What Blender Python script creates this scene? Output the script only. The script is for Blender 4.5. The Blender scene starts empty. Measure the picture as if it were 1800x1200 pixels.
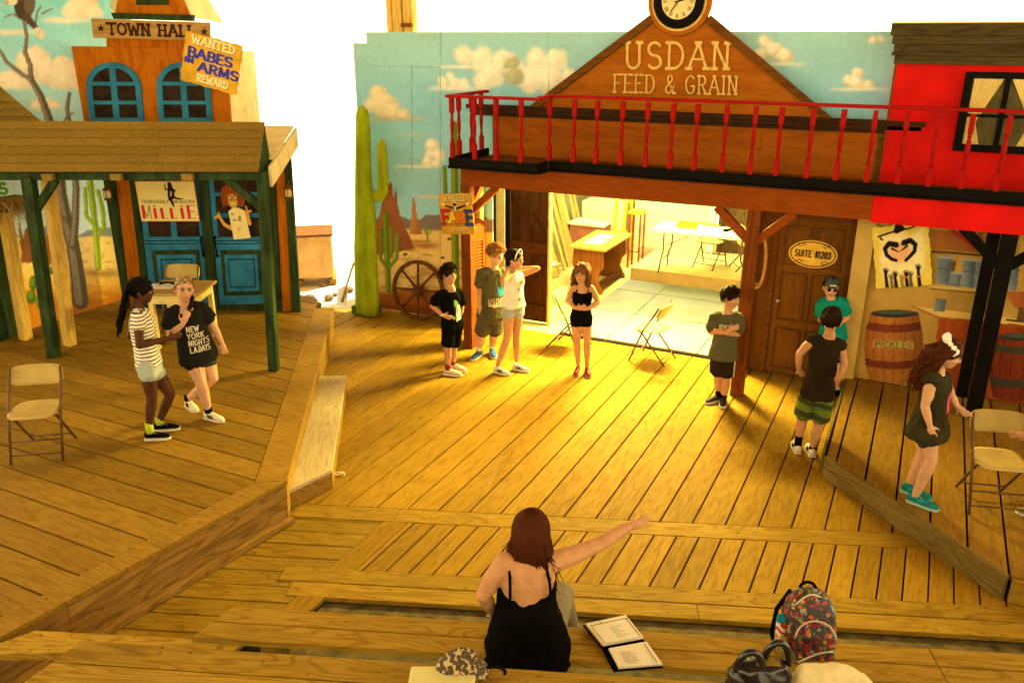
import bpy, bmesh, math, random
import numpy as np
from mathutils import Vector, Matrix, noise as mnoise
from mathutils.bvhtree import BVHTree
random.seed(7)
sc = bpy.context.scene
COL = sc.collection
R = math.radians
# ------------------------------------------------------------------ camera
# origin = stage floor below the camera, X along the store front, Y into the set
F = 1470.0; PIT = math.atan(540 / F); CH = 4.0; AZ = R(26.2)
_f = np.array([-math.sin(AZ), math.cos(AZ), 0]); RT = np.array([math.cos(AZ), math.sin(AZ), 0]); _u = np.array([0, 0, 1.0])
FW = _f * math.cos(PIT) - _u * math.sin(PIT); UPV = _f * math.sin(PIT) + _u * math.cos(PIT)
CC = np.array([0, 0, CH])
cam = bpy.data.objects.new('camera', bpy.data.cameras.new('camera')); COL.objects.link(cam)
cam.data.sensor_width = 36; cam.data.lens = 36 * F / 1800; cam.data.clip_end = 2000; cam.data.clip_start = .05
cam.matrix_world = Matrix(((RT[0], UPV[0], -FW[0], 0), (RT[1], UPV[1], -FW[1], 0), (RT[2], UPV[2], -FW[2], CH), (0, 0, 0, 1)))
sc.camera = cam
# ------------------------------------------------------------------ sky, sun, exposure
SUN_EL, SUN_AZ = R(58), R(20)          # azimuth measured from +Y towards +X: the sun stands behind the set
world = bpy.data.worlds.new('World'); sc.world = world; world.use_nodes = True
wn = world.node_tree.nodes; wl = world.node_tree.links; wn.clear()
sky = wn.new('ShaderNodeTexSky'); sky.sky_type = 'NISHITA'; sky.sun_disc = False
sky.sun_elevation = SUN_EL; sky.sun_rotation = SUN_AZ; sky.dust_density = 6; sky.air_density = 1; sky.ozone_density = 0
hz = wn.new('ShaderNodeMix'); hz.data_type = 'RGBA'; hz.inputs[0].default_value = .88; hz.inputs[7].default_value = (11.0, 8.9, 4.6, 1)
bg = wn.new('ShaderNodeBackground'); bg.inputs[1].default_value = .12; wo = wn.new('ShaderNodeOutputWorld')
wl.new(sky.outputs[0], hz.inputs[6]); wl.new(hz.outputs[2], bg.inputs[0]); wl.new(bg.outputs[0], wo.inputs[0])
sun = bpy.data.objects.new('sun', bpy.data.lights.new('sun', 'SUN')); COL.objects.link(sun)
sun.data.energy = 4.5; sun.data.angle = R(.5); sun.data.color = (1, .93, .78)
SUNV = Vector((math.sin(SUN_AZ) * math.cos(SUN_EL), math.cos(SUN_AZ) * math.cos(SUN_EL), math.sin(SUN_EL)))
sun.rotation_euler = SUNV.to_track_quat('Z', 'Y').to_euler(); sun.location = SUNV * 40
vs = sc.view_settings; sc.display_settings.display_device = 'sRGB'
vs.view_transform = 'Standard'; vs.look = 'None'; vs.exposure = 1.92; vs.gamma = 1; vs.use_curve_mapping = False
sc.render.engine = 'CYCLES'; sc.cycles.use_denoising = True
sc.cycles.max_bounces = 8; sc.cycles.diffuse_bounces = 4; sc.cycles.sample_clamp_indirect = 6
# ------------------------------------------------------------------ measuring helpers (surveyed from the photograph onto real planes)
def ray(x, y): return (x - 900) * RT + (600 - y) * UPV + F * FW
def G(x, y, z=0.0):
    d = ray(x, y); return CC + d * ((z - CH) / d[2])
def onY(x, y, Y):
    d = ray(x, y); return CC + d * (Y / d[1])
def onX(x, y, X):
    d = ray(x, y); return CC + d * (X / d[0])
def onP(x, y, p0, n):
    d = ray(x, y); return CC + d * (np.dot(p0 - CC, n) / np.dot(d, n))
def projpix(P):
    d = np.asarray(P) - CC; c = d @ FW
    return 900 + F * (d @ RT) / c, 600 - F * (d @ UPV) / c
V3 = lambda *a: np.array(a, float)
def unit(v):
    v = np.asarray(v, float); return v / (np.linalg.norm(v) + 1e-12)
# ------------------------------------------------------------------ object helpers
def tag(o, label=None, cat=None, group=None, kind=None):
    if label: o['label'] = label
    if cat: o['category'] = cat
    if group: o['group'] = group
    if kind: o['kind'] = kind
    return o
def empty(name, loc=(0, 0, 0), rz=0, label=None, cat=None, group=None):
    o = bpy.data.objects.new(name, None); COL.objects.link(o); o.location = loc; o.rotation_euler = (0, 0, rz)
    o.empty_display_size = .1
    return tag(o, label, cat, group)
def link(name, me, mats, parent=None, smooth=False):
    o = bpy.data.objects.new(name, me); COL.objects.link(o)
    for m in (mats if isinstance(mats, (list, tuple)) else [mats]):
        if m is not None and not me.materials.get(m.name): me.materials.append(m)
    if smooth: me.polygons.foreach_set('use_smooth', [True] * len(me.polygons))
    if parent is not None:
        o.parent = parent; o.matrix_parent_inverse = Matrix.Identity(4)
        # parts are modelled in world coordinates unless the parent is at the origin
        if parent.get('_w'): o.matrix_parent_inverse = parent.matrix_basis.inverted()
    return o
def wempty(name, loc, label=None, cat=None, group=None):
    """empty at a thing's base whose parts are modelled in world coordinates"""
    o = empty(name, tuple(float(v) for v in loc), 0, label, cat, group); o['_w'] = 1
    o.matrix_basis = Matrix.Translation(Vector([float(v) for v in loc]))
    return o
def copy_tree(o, parent=None):
    c = o.copy(); COL.objects.link(c); c.parent = parent
    for ch in list(o.children): copy_tree(ch, c)
    return c
class MB:
    """collects vertices and faces of one mesh"""
    def __init__(s): s.v = []; s.f = []; s.m = []
    def add(s, vs, fs, mi=0):
        b = len(s.v); s.v += [tuple(float(c) for c in p) for p in vs]; s.f += [tuple(b + i for i in f) for f in fs]; s.m += [mi] * len(fs); return s
    def box(s, c, size, ax=None, mi=0):
        c = np.asarray(c, float); x, y, z = ax if ax is not None else (V3(1, 0, 0), V3(0, 1, 0), V3(0, 0, 1))
        h = np.asarray(size, float) / 2; vs = []
        for k in (-1, 1):
            for (i, j) in ((-1, -1), (1, -1), (1, 1), (-1, 1)): vs.append(c + x * i * h[0] + y * j * h[1] + z * k * h[2])
        return s.add(vs, [(3, 2, 1, 0), (4, 5, 6, 7), (0, 1, 5, 4), (1, 2, 6, 5), (2, 3, 7, 6), (3, 0, 4, 7)], mi)
    def box2(s, a, b, mi=0):
        a = np.asarray(a, float); b = np.asarray(b, float); return s.box((a + b) / 2, np.abs(b - a), mi=mi)
    def bar(s, a, b, w, t, side=None, mi=0):
        a = np.asarray(a, float); b = np.asarray(b, float); d = unit(b - a)
        sd = np.asarray(side, float) if side is not None else (V3(0, 0, 1) if abs(d[2]) < .9 else V3(1, 0, 0))
        x = unit(np.cross(d, sd)); y = np.cross(x, d) * -1; y = unit(np.cross(d, x))
        return s.box((a + b) / 2, (np.linalg.norm(b - a), w, t), (d, x, y), mi)
    def prism(s, pts, off, mi=0):
        """closed polygon (3-D points) extruded by vector off"""
        n = len(pts); off = np.asarray(off, float); P = [np.asarray(p, float) for p in pts]
        nn = np.zeros(3)
        for i in range(n): nn += np.cross(P[i], P[(i + 1) % n])
        vs = P + [p + off for p in P]
        if np.dot(nn, off) > 0: fs = [tuple(range(n))[::-1], tuple(range(n, 2 * n))] + [(i, (i + 1) % n, n + (i + 1) % n, n + i) for i in range(n)]
        else: fs = [tuple(range(n)), tuple(range(n, 2 * n))[::-1]] + [((i + 1) % n, i, n + i, n + (i + 1) % n) for i in range(n)]
        return s.add(vs, fs, mi)
    def loft(s, rings, mi=0, cap=True):
        n = len(rings[0]); vs = [p for r in rings for p in r]; fs = []
        for k in range(len(rings) - 1):
            for i in range(n): fs.append((k * n + i, k * n + (i + 1) % n, (k + 1) * n + (i + 1) % n, (k + 1) * n + i))
        if cap: fs += [tuple(range(n))[::-1], tuple(range((len(rings) - 1) * n, len(rings) * n))]
        return s.add(vs, fs, mi)
    def tube(s, pts, r, n=8, mi=0):
        P = [np.asarray(p, float) for p in pts]; rr = r if isinstance(r, (list, tuple)) else [r] * len(P)
        rings = []; up = None
        for i, p in enumerate(P):
            d = unit(P[min(i + 1, len(P) - 1)] - P[max(i - 1, 0)])
            if up is None: up = V3(0, 0, 1) if abs(d[2]) < .9 else V3(1, 0, 0)
            x = unit(np.cross(d, up)); y = np.cross(x, d); up = y
            y = np.cross(d, x)
            rings.append([p + rr[i] * (x * math.cos(2 * math.pi * k / n) + y * math.sin(2 * math.pi * k / n)) for k in range(n)])
        return s.loft(rings, mi)
    def capsule(s, pts, r, n=10, mi=0):
        P = [np.asarray(p, float) for p in pts]; rr = list(r) if isinstance(r, (list, tuple)) else [r] * len(P)
        d0 = unit(P[0] - P[1]); d1 = unit(P[-1] - P[-2])
        a = [(P[0] + d0 * rr[0] * math.sin(t), rr[0] * math.cos(t)) for t in (1.45, 1.05, .55)]
        b = [(P[-1] + d1 * rr[-1] * math.sin(t), rr[-1] * math.cos(t)) for t in (.55, 1.05, 1.45)]
        L = a + list(zip(P, rr)) + b
        return s.tube([q[0] for q in L], [q[1] for q in L], n, mi)
    def ell(s, c, rad, ax=None, nu=14, nv=10, mi=0):
        x, y, z = ax if ax is not None else (V3(1, 0, 0), V3(0, 1, 0), V3(0, 0, 1)); c = np.asarray(c, float); rings = []
        for k in range(nv + 1):
            t = math.pi * min(max(k / nv, .02), .98); 
            rings.append([c + x * rad[0] * math.sin(t) * math.cos(2 * math.pi * i / nu) + y * rad[1] * math.sin(t) * math.sin(2 * math.pi * i / nu) - z * rad[2] * math.cos(t) for i in range(nu)])
        return s.loft(rings, mi)
    def lathe(s, prof, base, axis=(0, 0, 1), n=14, mi=0):
        z = unit(axis); x = unit(np.cross(z, V3(0, 1, .3))); y = np.cross(z, x); base = np.asarray(base, float)
        return s.loft([[base + z * h + r * (x * math.cos(2 * math.pi * k / n) + y * math.sin(2 * math.pi * k / n)) for k in range(n)] for r, h in prof], mi)
    def mesh(s, name):
        me = bpy.data.meshes.new(name); me.from_pydata(s.v, [], s.f); me.polygons.foreach_set('material_index', s.m); me.update(); return me
    def build(s, name, mats, parent=None, smooth=False, bevel=0):
        o = link(name, s.mesh(name), mats, parent, smooth)
        if bevel:
            b = o.modifiers.new('bevel', 'BEVEL'); b.width = bevel; b.segments = 2; b.limit_method = 'ANGLE'; b.angle_limit = .6
        return o
def part(name, mat, parent, *boxes, bevel=0):
    m = MB()
    for a, b in boxes: m.box2(a, b)
    return m.build(name, mat, parent, bevel=bevel)
# ------------------------------------------------------------------ materials
MATS = {}
def newmat(name):
    m = bpy.data.materials.new(name); m.use_nodes = True; n = m.node_tree.nodes; b = n['Principled BSDF']; MATS[name] = m
    return m, n, m.node_tree.links, b
def N(n, t, **k):
    x = n.new(t)
    for a, v in k.items(): setattr(x, a, v)
    return x
def mixrgb(n, l, fac, a, b, mode='MIX'):
    x = n.new('ShaderNodeMix'); x.data_type = 'RGBA'; x.blend_type = mode
    for i, v in ((0, fac), (6, a), (7, b)):
        if hasattr(v, 'links') or hasattr(v, 'is_linked'): l.new(v, x.inputs[i])
        else: x.inputs[i].default_value = v if i == 0 else (tuple(v) + (1,) if len(v) == 3 else v)
    return x.outputs[2]
def ramp(n, l, src, stops):
    x = n.new('ShaderNodeValToRGB'); e = x.color_ramp.elements
    while len(e) < len(stops): e.new(.5)
    for i, (p, c) in enumerate(stops):
        e[i].position = p; e[i].color = (c, c, c, 1) if not isinstance(c, (tuple, list)) else tuple(c) + (1,)
    l.new(src, x.inputs[0]); return x.outputs[0]
def plain(name, c, rough=.65, var=.12, scale=6, bump=0.0, metal=0, spec=.05, stretch=(1, 1, 1), dirt=0.0):
    """paint, cloth, metal: a colour with uneven patches, worn roughness and optional fine relief"""
    m, n, l, b = newmat(name)
    tc = N(n, 'ShaderNodeTexCoord'); mp = N(n, 'ShaderNodeMapping'); mp.inputs[3].default_value = stretch; l.new(tc.outputs['Object'], mp.inputs[0])
    nz = N(n, 'ShaderNodeTexNoise'); nz.inputs['Scale'].default_value = scale; nz.inputs['Detail'].default_value = 5; l.new(mp.outputs[0], nz.inputs[0])
    oi = N(n, 'ShaderNodeObjectInfo')
    c = tuple(c)
    lo = tuple(max(0, v * (1 - var * 1.6)) for v in c); hi = tuple(min(1, v * (1 + var * 1.3)) for v in c)
    col = ramp(n, l, nz.outputs['Fac'], [(.25, lo), (.5, c), (.75, hi)])
    if dirt:
        n2 = N(n, 'ShaderNodeTexNoise'); n2.inputs['Scale'].default_value = scale * 4; n2.inputs['Detail'].default_value = 6; l.new(mp.outputs[0], n2.inputs[0])
        col = mixrgb(n, l, ramp(n, l, n2.outputs['Fac'], [(.58, 0.0), (.72, dirt)]), col, tuple(v * .25 for v in c))
    l.new(col, b.inputs['Base Color'])
    rr = ramp(n, l, nz.outputs['Fac'], [(.3, max(0, rough - .1)), (.7, min(1, rough + .1))]); l.new(rr, b.inputs['Roughness'])
    b.inputs['Metallic'].default_value = metal; b.inputs['Specular IOR Level'].default_value = spec
    if bump:
        n3 = N(n, 'ShaderNodeTexNoise'); n3.inputs['Scale'].default_value = 90; n3.inputs['Detail'].default_value = 3; l.new(tc.outputs['Object'], n3.inputs[0])
        bp = N(n, 'ShaderNodeBump'); bp.inputs['Strength'].default_value = bump; bp.inputs['Distance'].default_value = .01; l.new(n3.outputs['Fac'], bp.inputs['Height']); l.new(bp.outputs[0], b.inputs['Normal'])
    return m
def wood(name, c1, c2, d=(1, 0, 0), rough=.6, tone=.35, grain=1.0, freq=34, dirt=.5, spec=.03, perp=5.0):
    """board wood: cathedral grain along direction d, tone different on every board, scuffs and dark spots"""
    m, n, l, b = newmat(name); d = unit(d)
    tc = N(n, 'ShaderNodeTexCoord'); oi = N(n, 'ShaderNodeObjectInfo')
    dt = N(n, 'ShaderNodeVectorMath', operation='DOT_PRODUCT'); l.new(tc.outputs['Object'], dt.inputs[0]); dt.inputs[1].default_value = d
    sc1 = N(n, 'ShaderNodeVectorMath', operation='SCALE'); sc1.inputs['Scale'].default_value = perp; l.new(tc.outputs['Object'], sc1.inputs[0])
    dv = N(n, 'ShaderNodeVectorMath', operation='SCALE'); dv.inputs[0].default_value = tuple(d * (.55 - perp)); l.new(dt.outputs['Value'], dv.inputs['Scale'])
    ad = N(n, 'ShaderNodeVectorMath', operation='ADD'); l.new(sc1.outputs[0], ad.inputs[0]); l.new(dv.outputs[0], ad.inputs[1])
    rs = N(n, 'ShaderNodeMath', operation='MULTIPLY'); rs.inputs[1].default_value = 61.7; l.new(oi.outputs['Random'], rs.inputs[0])
    ad2 = N(n, 'ShaderNodeVectorMath', operation='ADD'); l.new(ad.outputs[0], ad2.inputs[0]); l.new(rs.outputs[0], ad2.inputs[1])
    nz = N(n, 'ShaderNodeTexNoise'); nz.inputs['Scale'].default_value = 1; nz.inputs['Detail'].default_value = 2.5; nz.inputs['Distortion'].default_value = .4; l.new(ad2.outputs[0], nz.inputs[0])
    mu = N(n, 'ShaderNodeMath', operation='MULTIPLY'); mu.inputs[1].default_value = freq * 2; l.new(nz.outputs['Fac'], mu.inputs[0])
    sn = N(n, 'ShaderNodeMath', operation='SINE'); l.new(mu.outputs[0], sn.inputs[0])
    g = ramp(n, l, sn.outputs[0], [(0.0, 0.0), (.55, .25 * grain), (1.0, grain)])
    col = mixrgb(n, l, g, c1, c2)
    # fibre
    nf = N(n, 'ShaderNodeTexNoise'); nf.inputs['Scale'].default_value = 9; nf.inputs['Detail'].default_value = 6; l.new(ad2.outputs[0], nf.inputs[0])
    col = mixrgb(n, l, ramp(n, l, nf.outputs['Fac'], [(.3, .45), (.55, 0.0)]), col, tuple(v * .55 for v in c2))
    # large worn patches
    nw = N(n, 'ShaderNodeTexNoise'); nw.inputs['Scale'].default_value = .9; nw.inputs['Detail'].default_value = 6; nw.inputs['Roughness'].default_value = .65; l.new(tc.outputs['Object'], nw.inputs[0])
    col = mixrgb(n, l, ramp(n, l, nw.outputs['Fac'], [(.4, .38 * dirt), (.62, 0.0)]), col, tuple(v * .4 for v in c1))
    ns = N(n, 'ShaderNodeTexNoise'); ns.inputs['Scale'].default_value = 21; ns.inputs['Detail'].default_value = 3; l.new(tc.outputs['Object'], ns.inputs[0])
    col = mixrgb(n, l, ramp(n, l, ns.outputs['Fac'], [(.66, 0.0), (.74, .75 * dirt)]), col, tuple(v * .3 for v in c2))
    hs = N(n, 'ShaderNodeHueSaturation'); l.new(col, hs.inputs['Color'])
    mr = N(n, 'ShaderNodeMapRange'); l.new(oi.outputs['Random'], mr.inputs[0]); mr.inputs[3].default_value = 1 - tone; mr.inputs[4].default_value = 1 + tone * .7; l.new(mr.outputs[0], hs.inputs['Value'])
    l.new(hs.outputs[0], b.inputs['Base Color'])
    l.new(ramp(n, l, nf.outputs['Fac'], [(.3, min(1, rough + .15)), (.7, rough)]), b.inputs['Roughness']); b.inputs['Specular IOR Level'].default_value = spec
    bp = N(n, 'ShaderNodeBump'); bp.inputs['Strength'].default_value = .35; bp.inputs['Distance'].default_value = .004; l.new(nf.outputs['Fac'], bp.inputs['Height']); l.new(bp.outputs[0], b.inputs['Normal'])
    return m
def painted(name='paint_on_board', rough=.75):
    """scenic paint: the colours stored on the board's own points, with brushy unevenness"""
    m, n, l, b = newmat(name)
    at = N(n, 'ShaderNodeAttribute'); at.attribute_name = 'paint'
    tc = N(n, 'ShaderNodeTexCoord'); nz = N(n, 'ShaderNodeTexNoise'); nz.inputs['Scale'].default_value = 14; nz.inputs['Detail'].default_value = 6; l.new(tc.outputs['Object'], nz.inputs[0])
    col = mixrgb(n, l, 1.0, at.outputs['Color'], ramp(n, l, nz.outputs['Fac'], [(.3, .94), (.7, 1.05)]), 'MULTIPLY')
    l.new(col, b.inputs['Base Color']); b.inputs['Roughness'].default_value = rough; b.inputs['Specular IOR Level'].default_value = .03
    return m
# ------------------------------------------------------------------ lettering (stroke alphabet) and scenic painting
def arc(cx, cy, rx, ry, a0, a1, n=9): return [(cx + rx * math.cos(R(a0 + (a1 - a0) * i / n)), cy + ry * math.sin(R(a0 + (a1 - a0) * i / n))) for i in range(n + 1)]
GL = {
 'A': (.72, [[(0, 0), (.36, 1)], [(.36, 1), (.72, 0)], [(.13, .36), (.59, .36)]]),
 'B': (.6, [[(.08, 0), (.08, 1)], [(.08, 1)] + arc(.32, .76, .24, .24, 90, -90) + [(.08, .52)], [(.08, .52)] + arc(.34, .26, .26, .26, 90, -90) + [(.08, 0)]]),
 'C': (.64, [arc(.36, .5, .34, .5, 45, 315, 14)]),
 'D': (.66, [[(.08, 0), (.08, 1)], [(.08, 1)] + arc(.28, .5, .36, .5, 90, -90, 12) + [(.08, 0)]]),
 'E': (.56, [[(.08, 0), (.08, 1)], [(.08, 1), (.54, 1)], [(.08, .52), (.44, .52)], [(.08, 0), (.54, 0)]]),
 'F': (.54, [[(.08, 0), (.08, 1)], [(.08, 1), (.54, 1)], [(.08, .52), (.42, .52)]]),
 'G': (.68, [arc(.36, .5, .34, .5, 45, 325, 14) + [(.66, .42), (.42, .42)]]),
 'H': (.66, [[(.08, 0), (.08, 1)], [(.58, 0), (.58, 1)], [(.08, .5), (.58, .5)]]),
 'I': (.2, [[(.1, 0), (.1, 1)]]),
 'K': (.62, [[(.08, 0), (.08, 1)], [(.6, 1), (.08, .42)], [(.24, .6), (.62, 0)]]),
 'L': (.52, [[(.08, 0), (.08, 1)], [(.08, 0), (.52, 0)]]),
 'M': (.8, [[(.06, 0), (.1, 1)], [(.1, 1), (.4, .1)], [(.4, .1), (.7, 1)], [(.7, 1), (.74, 0)]]),
 'N': (.68, [[(.08, 0), (.08, 1)], [(.08, 1), (.6, 0)], [(.6, 0), (.6, 1)]]),
 'O': (.7, [arc(.35, .5, .33, .5, 0, 360, 18)]),
 'P': (.58, [[(.08, 0), (.08, 1)], [(.08, 1)] + arc(.3, .74, .26, .26, 90, -90) + [(.08, .48)]]),
 'R': (.62, [[(.08, 0), (.08, 1)], [(.08, 1)] + arc(.3, .75, .25, .25, 90, -90) + [(.08, .5)], [(.3, .5), (.6, 0)]]),
 'S': (.58, [arc(.3, .75, .25, .25, 30, 270, 10) + arc(.3, .25, .26, .25, 90, -150, 10)[1:]]),
 'T': (.62, [[(.31, 0), (.31, 1)], [(0, 1), (.62, 1)]]),
 'U': (.66, [[(.08, 1), (.08, .3)] + arc(.33, .28, .25, .28, 180, 360, 10) + [(.58, 1)]]),
 'W': (.9, [[(0, 1), (.22, 0)], [(.22, 0), (.45, .8)], [(.45, .8), (.68, 0)], [(.68, 0), (.9, 1)]]),
 'Y': (.64, [[(0, 1), (.32, .48)], [(.64, 1), (.32, .48)], [(.32, .48), (.32, 0)]]),
 'V': (.66, [[(0, 1), (.33, 0)], [(.33, 0), (.66, 1)]]),
 '1': (.3, [[(.02, .8), (.16, 1), (.16, 0)]]),
 '2': (.52, [arc(.26, .74, .24, .26, 160, -30, 8) + [(.02, 0), (.52, 0)]]),
 '0': (.54, [arc(.27, .5, .24, .5, 0, 360, 14)]),
 '3': (.52, [arc(.24, .75, .22, .25, 150, -80, 8) + arc(.24, .26, .25, .26, 80, -150, 8)]),
 '#': (.5, [[(.15, 0), (.2, 1)], [(.35, 0), (.4, 1)], [(.02, .33), (.5, .33)], [(.02, .66), (.5, .66)]]),
 '&': (.72, [[(.7, 0), (.22, .68)] + arc(.36, .8, .16, .2, 200, -20, 8) + [(.14, .36)] + arc(.28, .22, .22, .22, 140, 330, 8) + [(.68, .44)]]),
 '.': (.16, [[(.06, .02), (.1, .02)]]), ' ': (.34, []), 'X': (.6, [[(0, 0), (.6, 1)], [(0, 1), (.6, 0)]]),
}
def text_strokes(s, gap=.17):
    """polylines of a line of capitals of height 1, and its width"""
    x = 0; out = []
    for c in s:
        w, st = GL[c]
        for p in st: out.append([(x + a, b) for a, b in p])
        x += w + gap
    return out, x - gap
def text_fit(s, gap=.17, serif=0.0):
    """strokes scaled to the unit box 0..1 x 0..1, with slab serif bars if asked"""
    st, w = text_strokes(s, gap); add = []
    if serif:
        for p in st:
            for q in (p[0], p[-1]):
                if q[1] < .02 or q[1] > .98: add.append([(q[0] - serif, q[1]), (q[0] + serif, q[1])])
    return [[(a / w, b) for a, b in p] for p in st + add]
def letter_mesh(mb, s, at, th, depth, nrm, gap=.17, serif=.1, serif_th=1.5):
    """raised letters: at(u,v) gives the 3-D point of the unit text box, th is stroke width in metres"""
    st, w = text_strokes(s, gap); nrm = unit(nrm)
    def seg(a, b, t, dz=0):
        A = np.asarray(at(a[0] / w, a[1])); B = np.asarray(at(b[0] / w, b[1])); d = B - A; L = np.linalg.norm(d)
        if L < 1e-5: return
        d /= L; x = np.cross(nrm, d); e = d * t * .32
        mb.prism([A - e - x * t / 2, B + e - x * t / 2, B + e + x * t / 2, A - e + x * t / 2], nrm * (depth + dz))
    k = 0
    for p in st:
        for a, b in zip(p, p[1:]): seg(a, b, th * (1 if abs(a[1] - b[1]) > .3 or len(p) > 2 else .8), k * .0002); k += 1
        for q in (p[0], p[-1]):
            if serif and (q[1] < .02 or q[1] > .98): seg((q[0] - serif, q[1]), (q[0] + serif, q[1]), th * serif_th, .003 + k * .0002)
    return mb
def _hash(ix, iy, s): 
    h = np.sin(ix * 127.1 + iy * 311.7 + s * 74.7) * 43758.5453; return h - np.floor(h)
def vnoise(x, y, s=0):
    ix = np.floor(x); iy = np.floor(y); fx = x - ix; fy = y - iy; fx = fx * fx * (3 - 2 * fx); fy = fy * fy * (3 - 2 * fy)
    return (_hash(ix, iy, s) * (1 - fx) + _hash(ix + 1, iy, s) * fx) * (1 - fy) + (_hash(ix, iy + 1, s) * (1 - fx) + _hash(ix + 1, iy + 1, s) * fx) * fy
def fbm(x, y, s=0, o=4):
    r = 0; a = .5; 
    for k in range(o): r = r + a * vnoise(x * 2 ** k, y * 2 ** k, s + k * 3); a *= .5
    return r / (1 - .5 ** o)
class Paint:
    """paints a flat board; X, Y are survey coordinates of the board's points, rgb its paint"""
    def __init__(s, X, Y, base): s.X = X; s.Y = Y; s.c = np.ones(X.shape + (3,)) * np.array(base, float); s.a = np.ones(X.shape)
    def put(s, mask, col):
        m = np.clip(mask, 0, 1)[..., None]; s.c = s.c * (1 - m) + np.asarray(col, float) * m; return s
    def d_line(s, pts, r0, r1=None):
        r1 = r0 if r1 is None else r1; best = np.full(s.X.shape, 1e9); n = len(pts) - 1; tot = max(n, 1)
        for i, (a, b) in enumerate(zip(pts, pts[1:])):
            dx, dy = b[0] - a[0], b[1] - a[1]; L = dx * dx + dy * dy + 1e-9
            t = np.clip(((s.X - a[0]) * dx + (s.Y - a[1]) * dy) / L, 0, 1); rr = r0 + (r1 - r0) * (i + t) / tot
            best = np.minimum(best, np.hypot(s.X - a[0] - t * dx, s.Y - a[1] - t * dy) - rr)
        return best
    def line(s, pts, r, col, r1=None, w=1.2): return s.put(.5 - s.d_line(pts, r, r1) / w, col)
    def poly_mask(s, pts):
        m = np.zeros(s.X.shape, bool); n = len(pts)
        for i in range(n):
            (x0, y0), (x1, y1) = pts[i], pts[(i + 1) % n]
            if y0 == y1: continue
            c = ((y0 > s.Y) != (y1 > s.Y)) & (s.X < (x1 - x0) * (s.Y - y0) / (y1 - y0) + x0); m ^= c
        return m
    def poly(s, pts, col): return s.put(s.poly_mask(pts).astype(float), col)
    def polyshade(s, pts, c1, c2, ang=0, seed=1, k=14):
        """polygon with brushed painted modelling from c1 to c2 across its width"""
        m = s.poly_mask(pts); xs = [p[0] for p in pts]; t = np.clip((s.X - min(xs)) / (max(xs) - min(xs) + 1e-6), 0, 1)
        t = np.clip(t + (fbm(s.X / k, s.Y / (k * 2.5), seed) - .5) * .9, 0, 1)[..., None]
        col = np.array(c1) * (1 - t) + np.array(c2) * t; mm = m[..., None]; s.c = np.where(mm, col, s.c); return s
    def ell(s, cx, cy, rx, ry, col, w=.12): return s.put((1 - np.hypot((s.X - cx) / rx, (s.Y - cy) / ry)) / w + .5, col)
    def text(s, t, at, th, col, gap=.17, serif=0.0, w=1.0):
        for p in text_fit(t, gap, serif): s.line([at(a, b) for a, b in p], th, col, w=w)
        return s
    def cloud(s, blobs, base_y, light, dark, seed=0, soft=7, kk=16):
        d = np.full(s.X.shape, 1e9); hi = np.zeros(s.X.shape)
        nx = (fbm(s.X / kk, s.Y / kk, seed) - .5) * 16
        for cx, cy, r in blobs:
            q = np.hypot(s.X - cx, (s.Y - cy) * 1.05) - r * 1.18 + nx; d = np.minimum(d, q)
            hi = np.maximum(hi, np.clip(1 - np.hypot(s.X - cx + r * .35, s.Y - cy + r * .45) / (r * 1.25), 0, 1))
        m = np.clip(.5 - d / soft, 0, 1) * np.clip((base_y - s.Y + nx * .4) / 6 + .5, 0, 1)
        t = np.clip(hi * 1.1 + .28 + (fbm(s.X / 9, s.Y / 9, seed + 5) - .5) * .7, 0, 1)[..., None]
        s.c = s.c * (1 - m[..., None]) + (np.array(dark) * (1 - t) + np.array(light) * t) * m[..., None]; return s
    def streak(s, x0, x1, y, h, col, a=.7, seed=3):
        t = np.clip((s.X - x0) / (x1 - x0), 0, 1); env = np.sin(np.pi * t) ** .6 * ((s.X > x0) & (s.X < x1))
        return s.put(a * env * np.exp(-((s.Y - y + (fbm(s.X / 30, s.Y / 30, seed) - .5) * h) / h) ** 2), col)
PMAT = None
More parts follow.
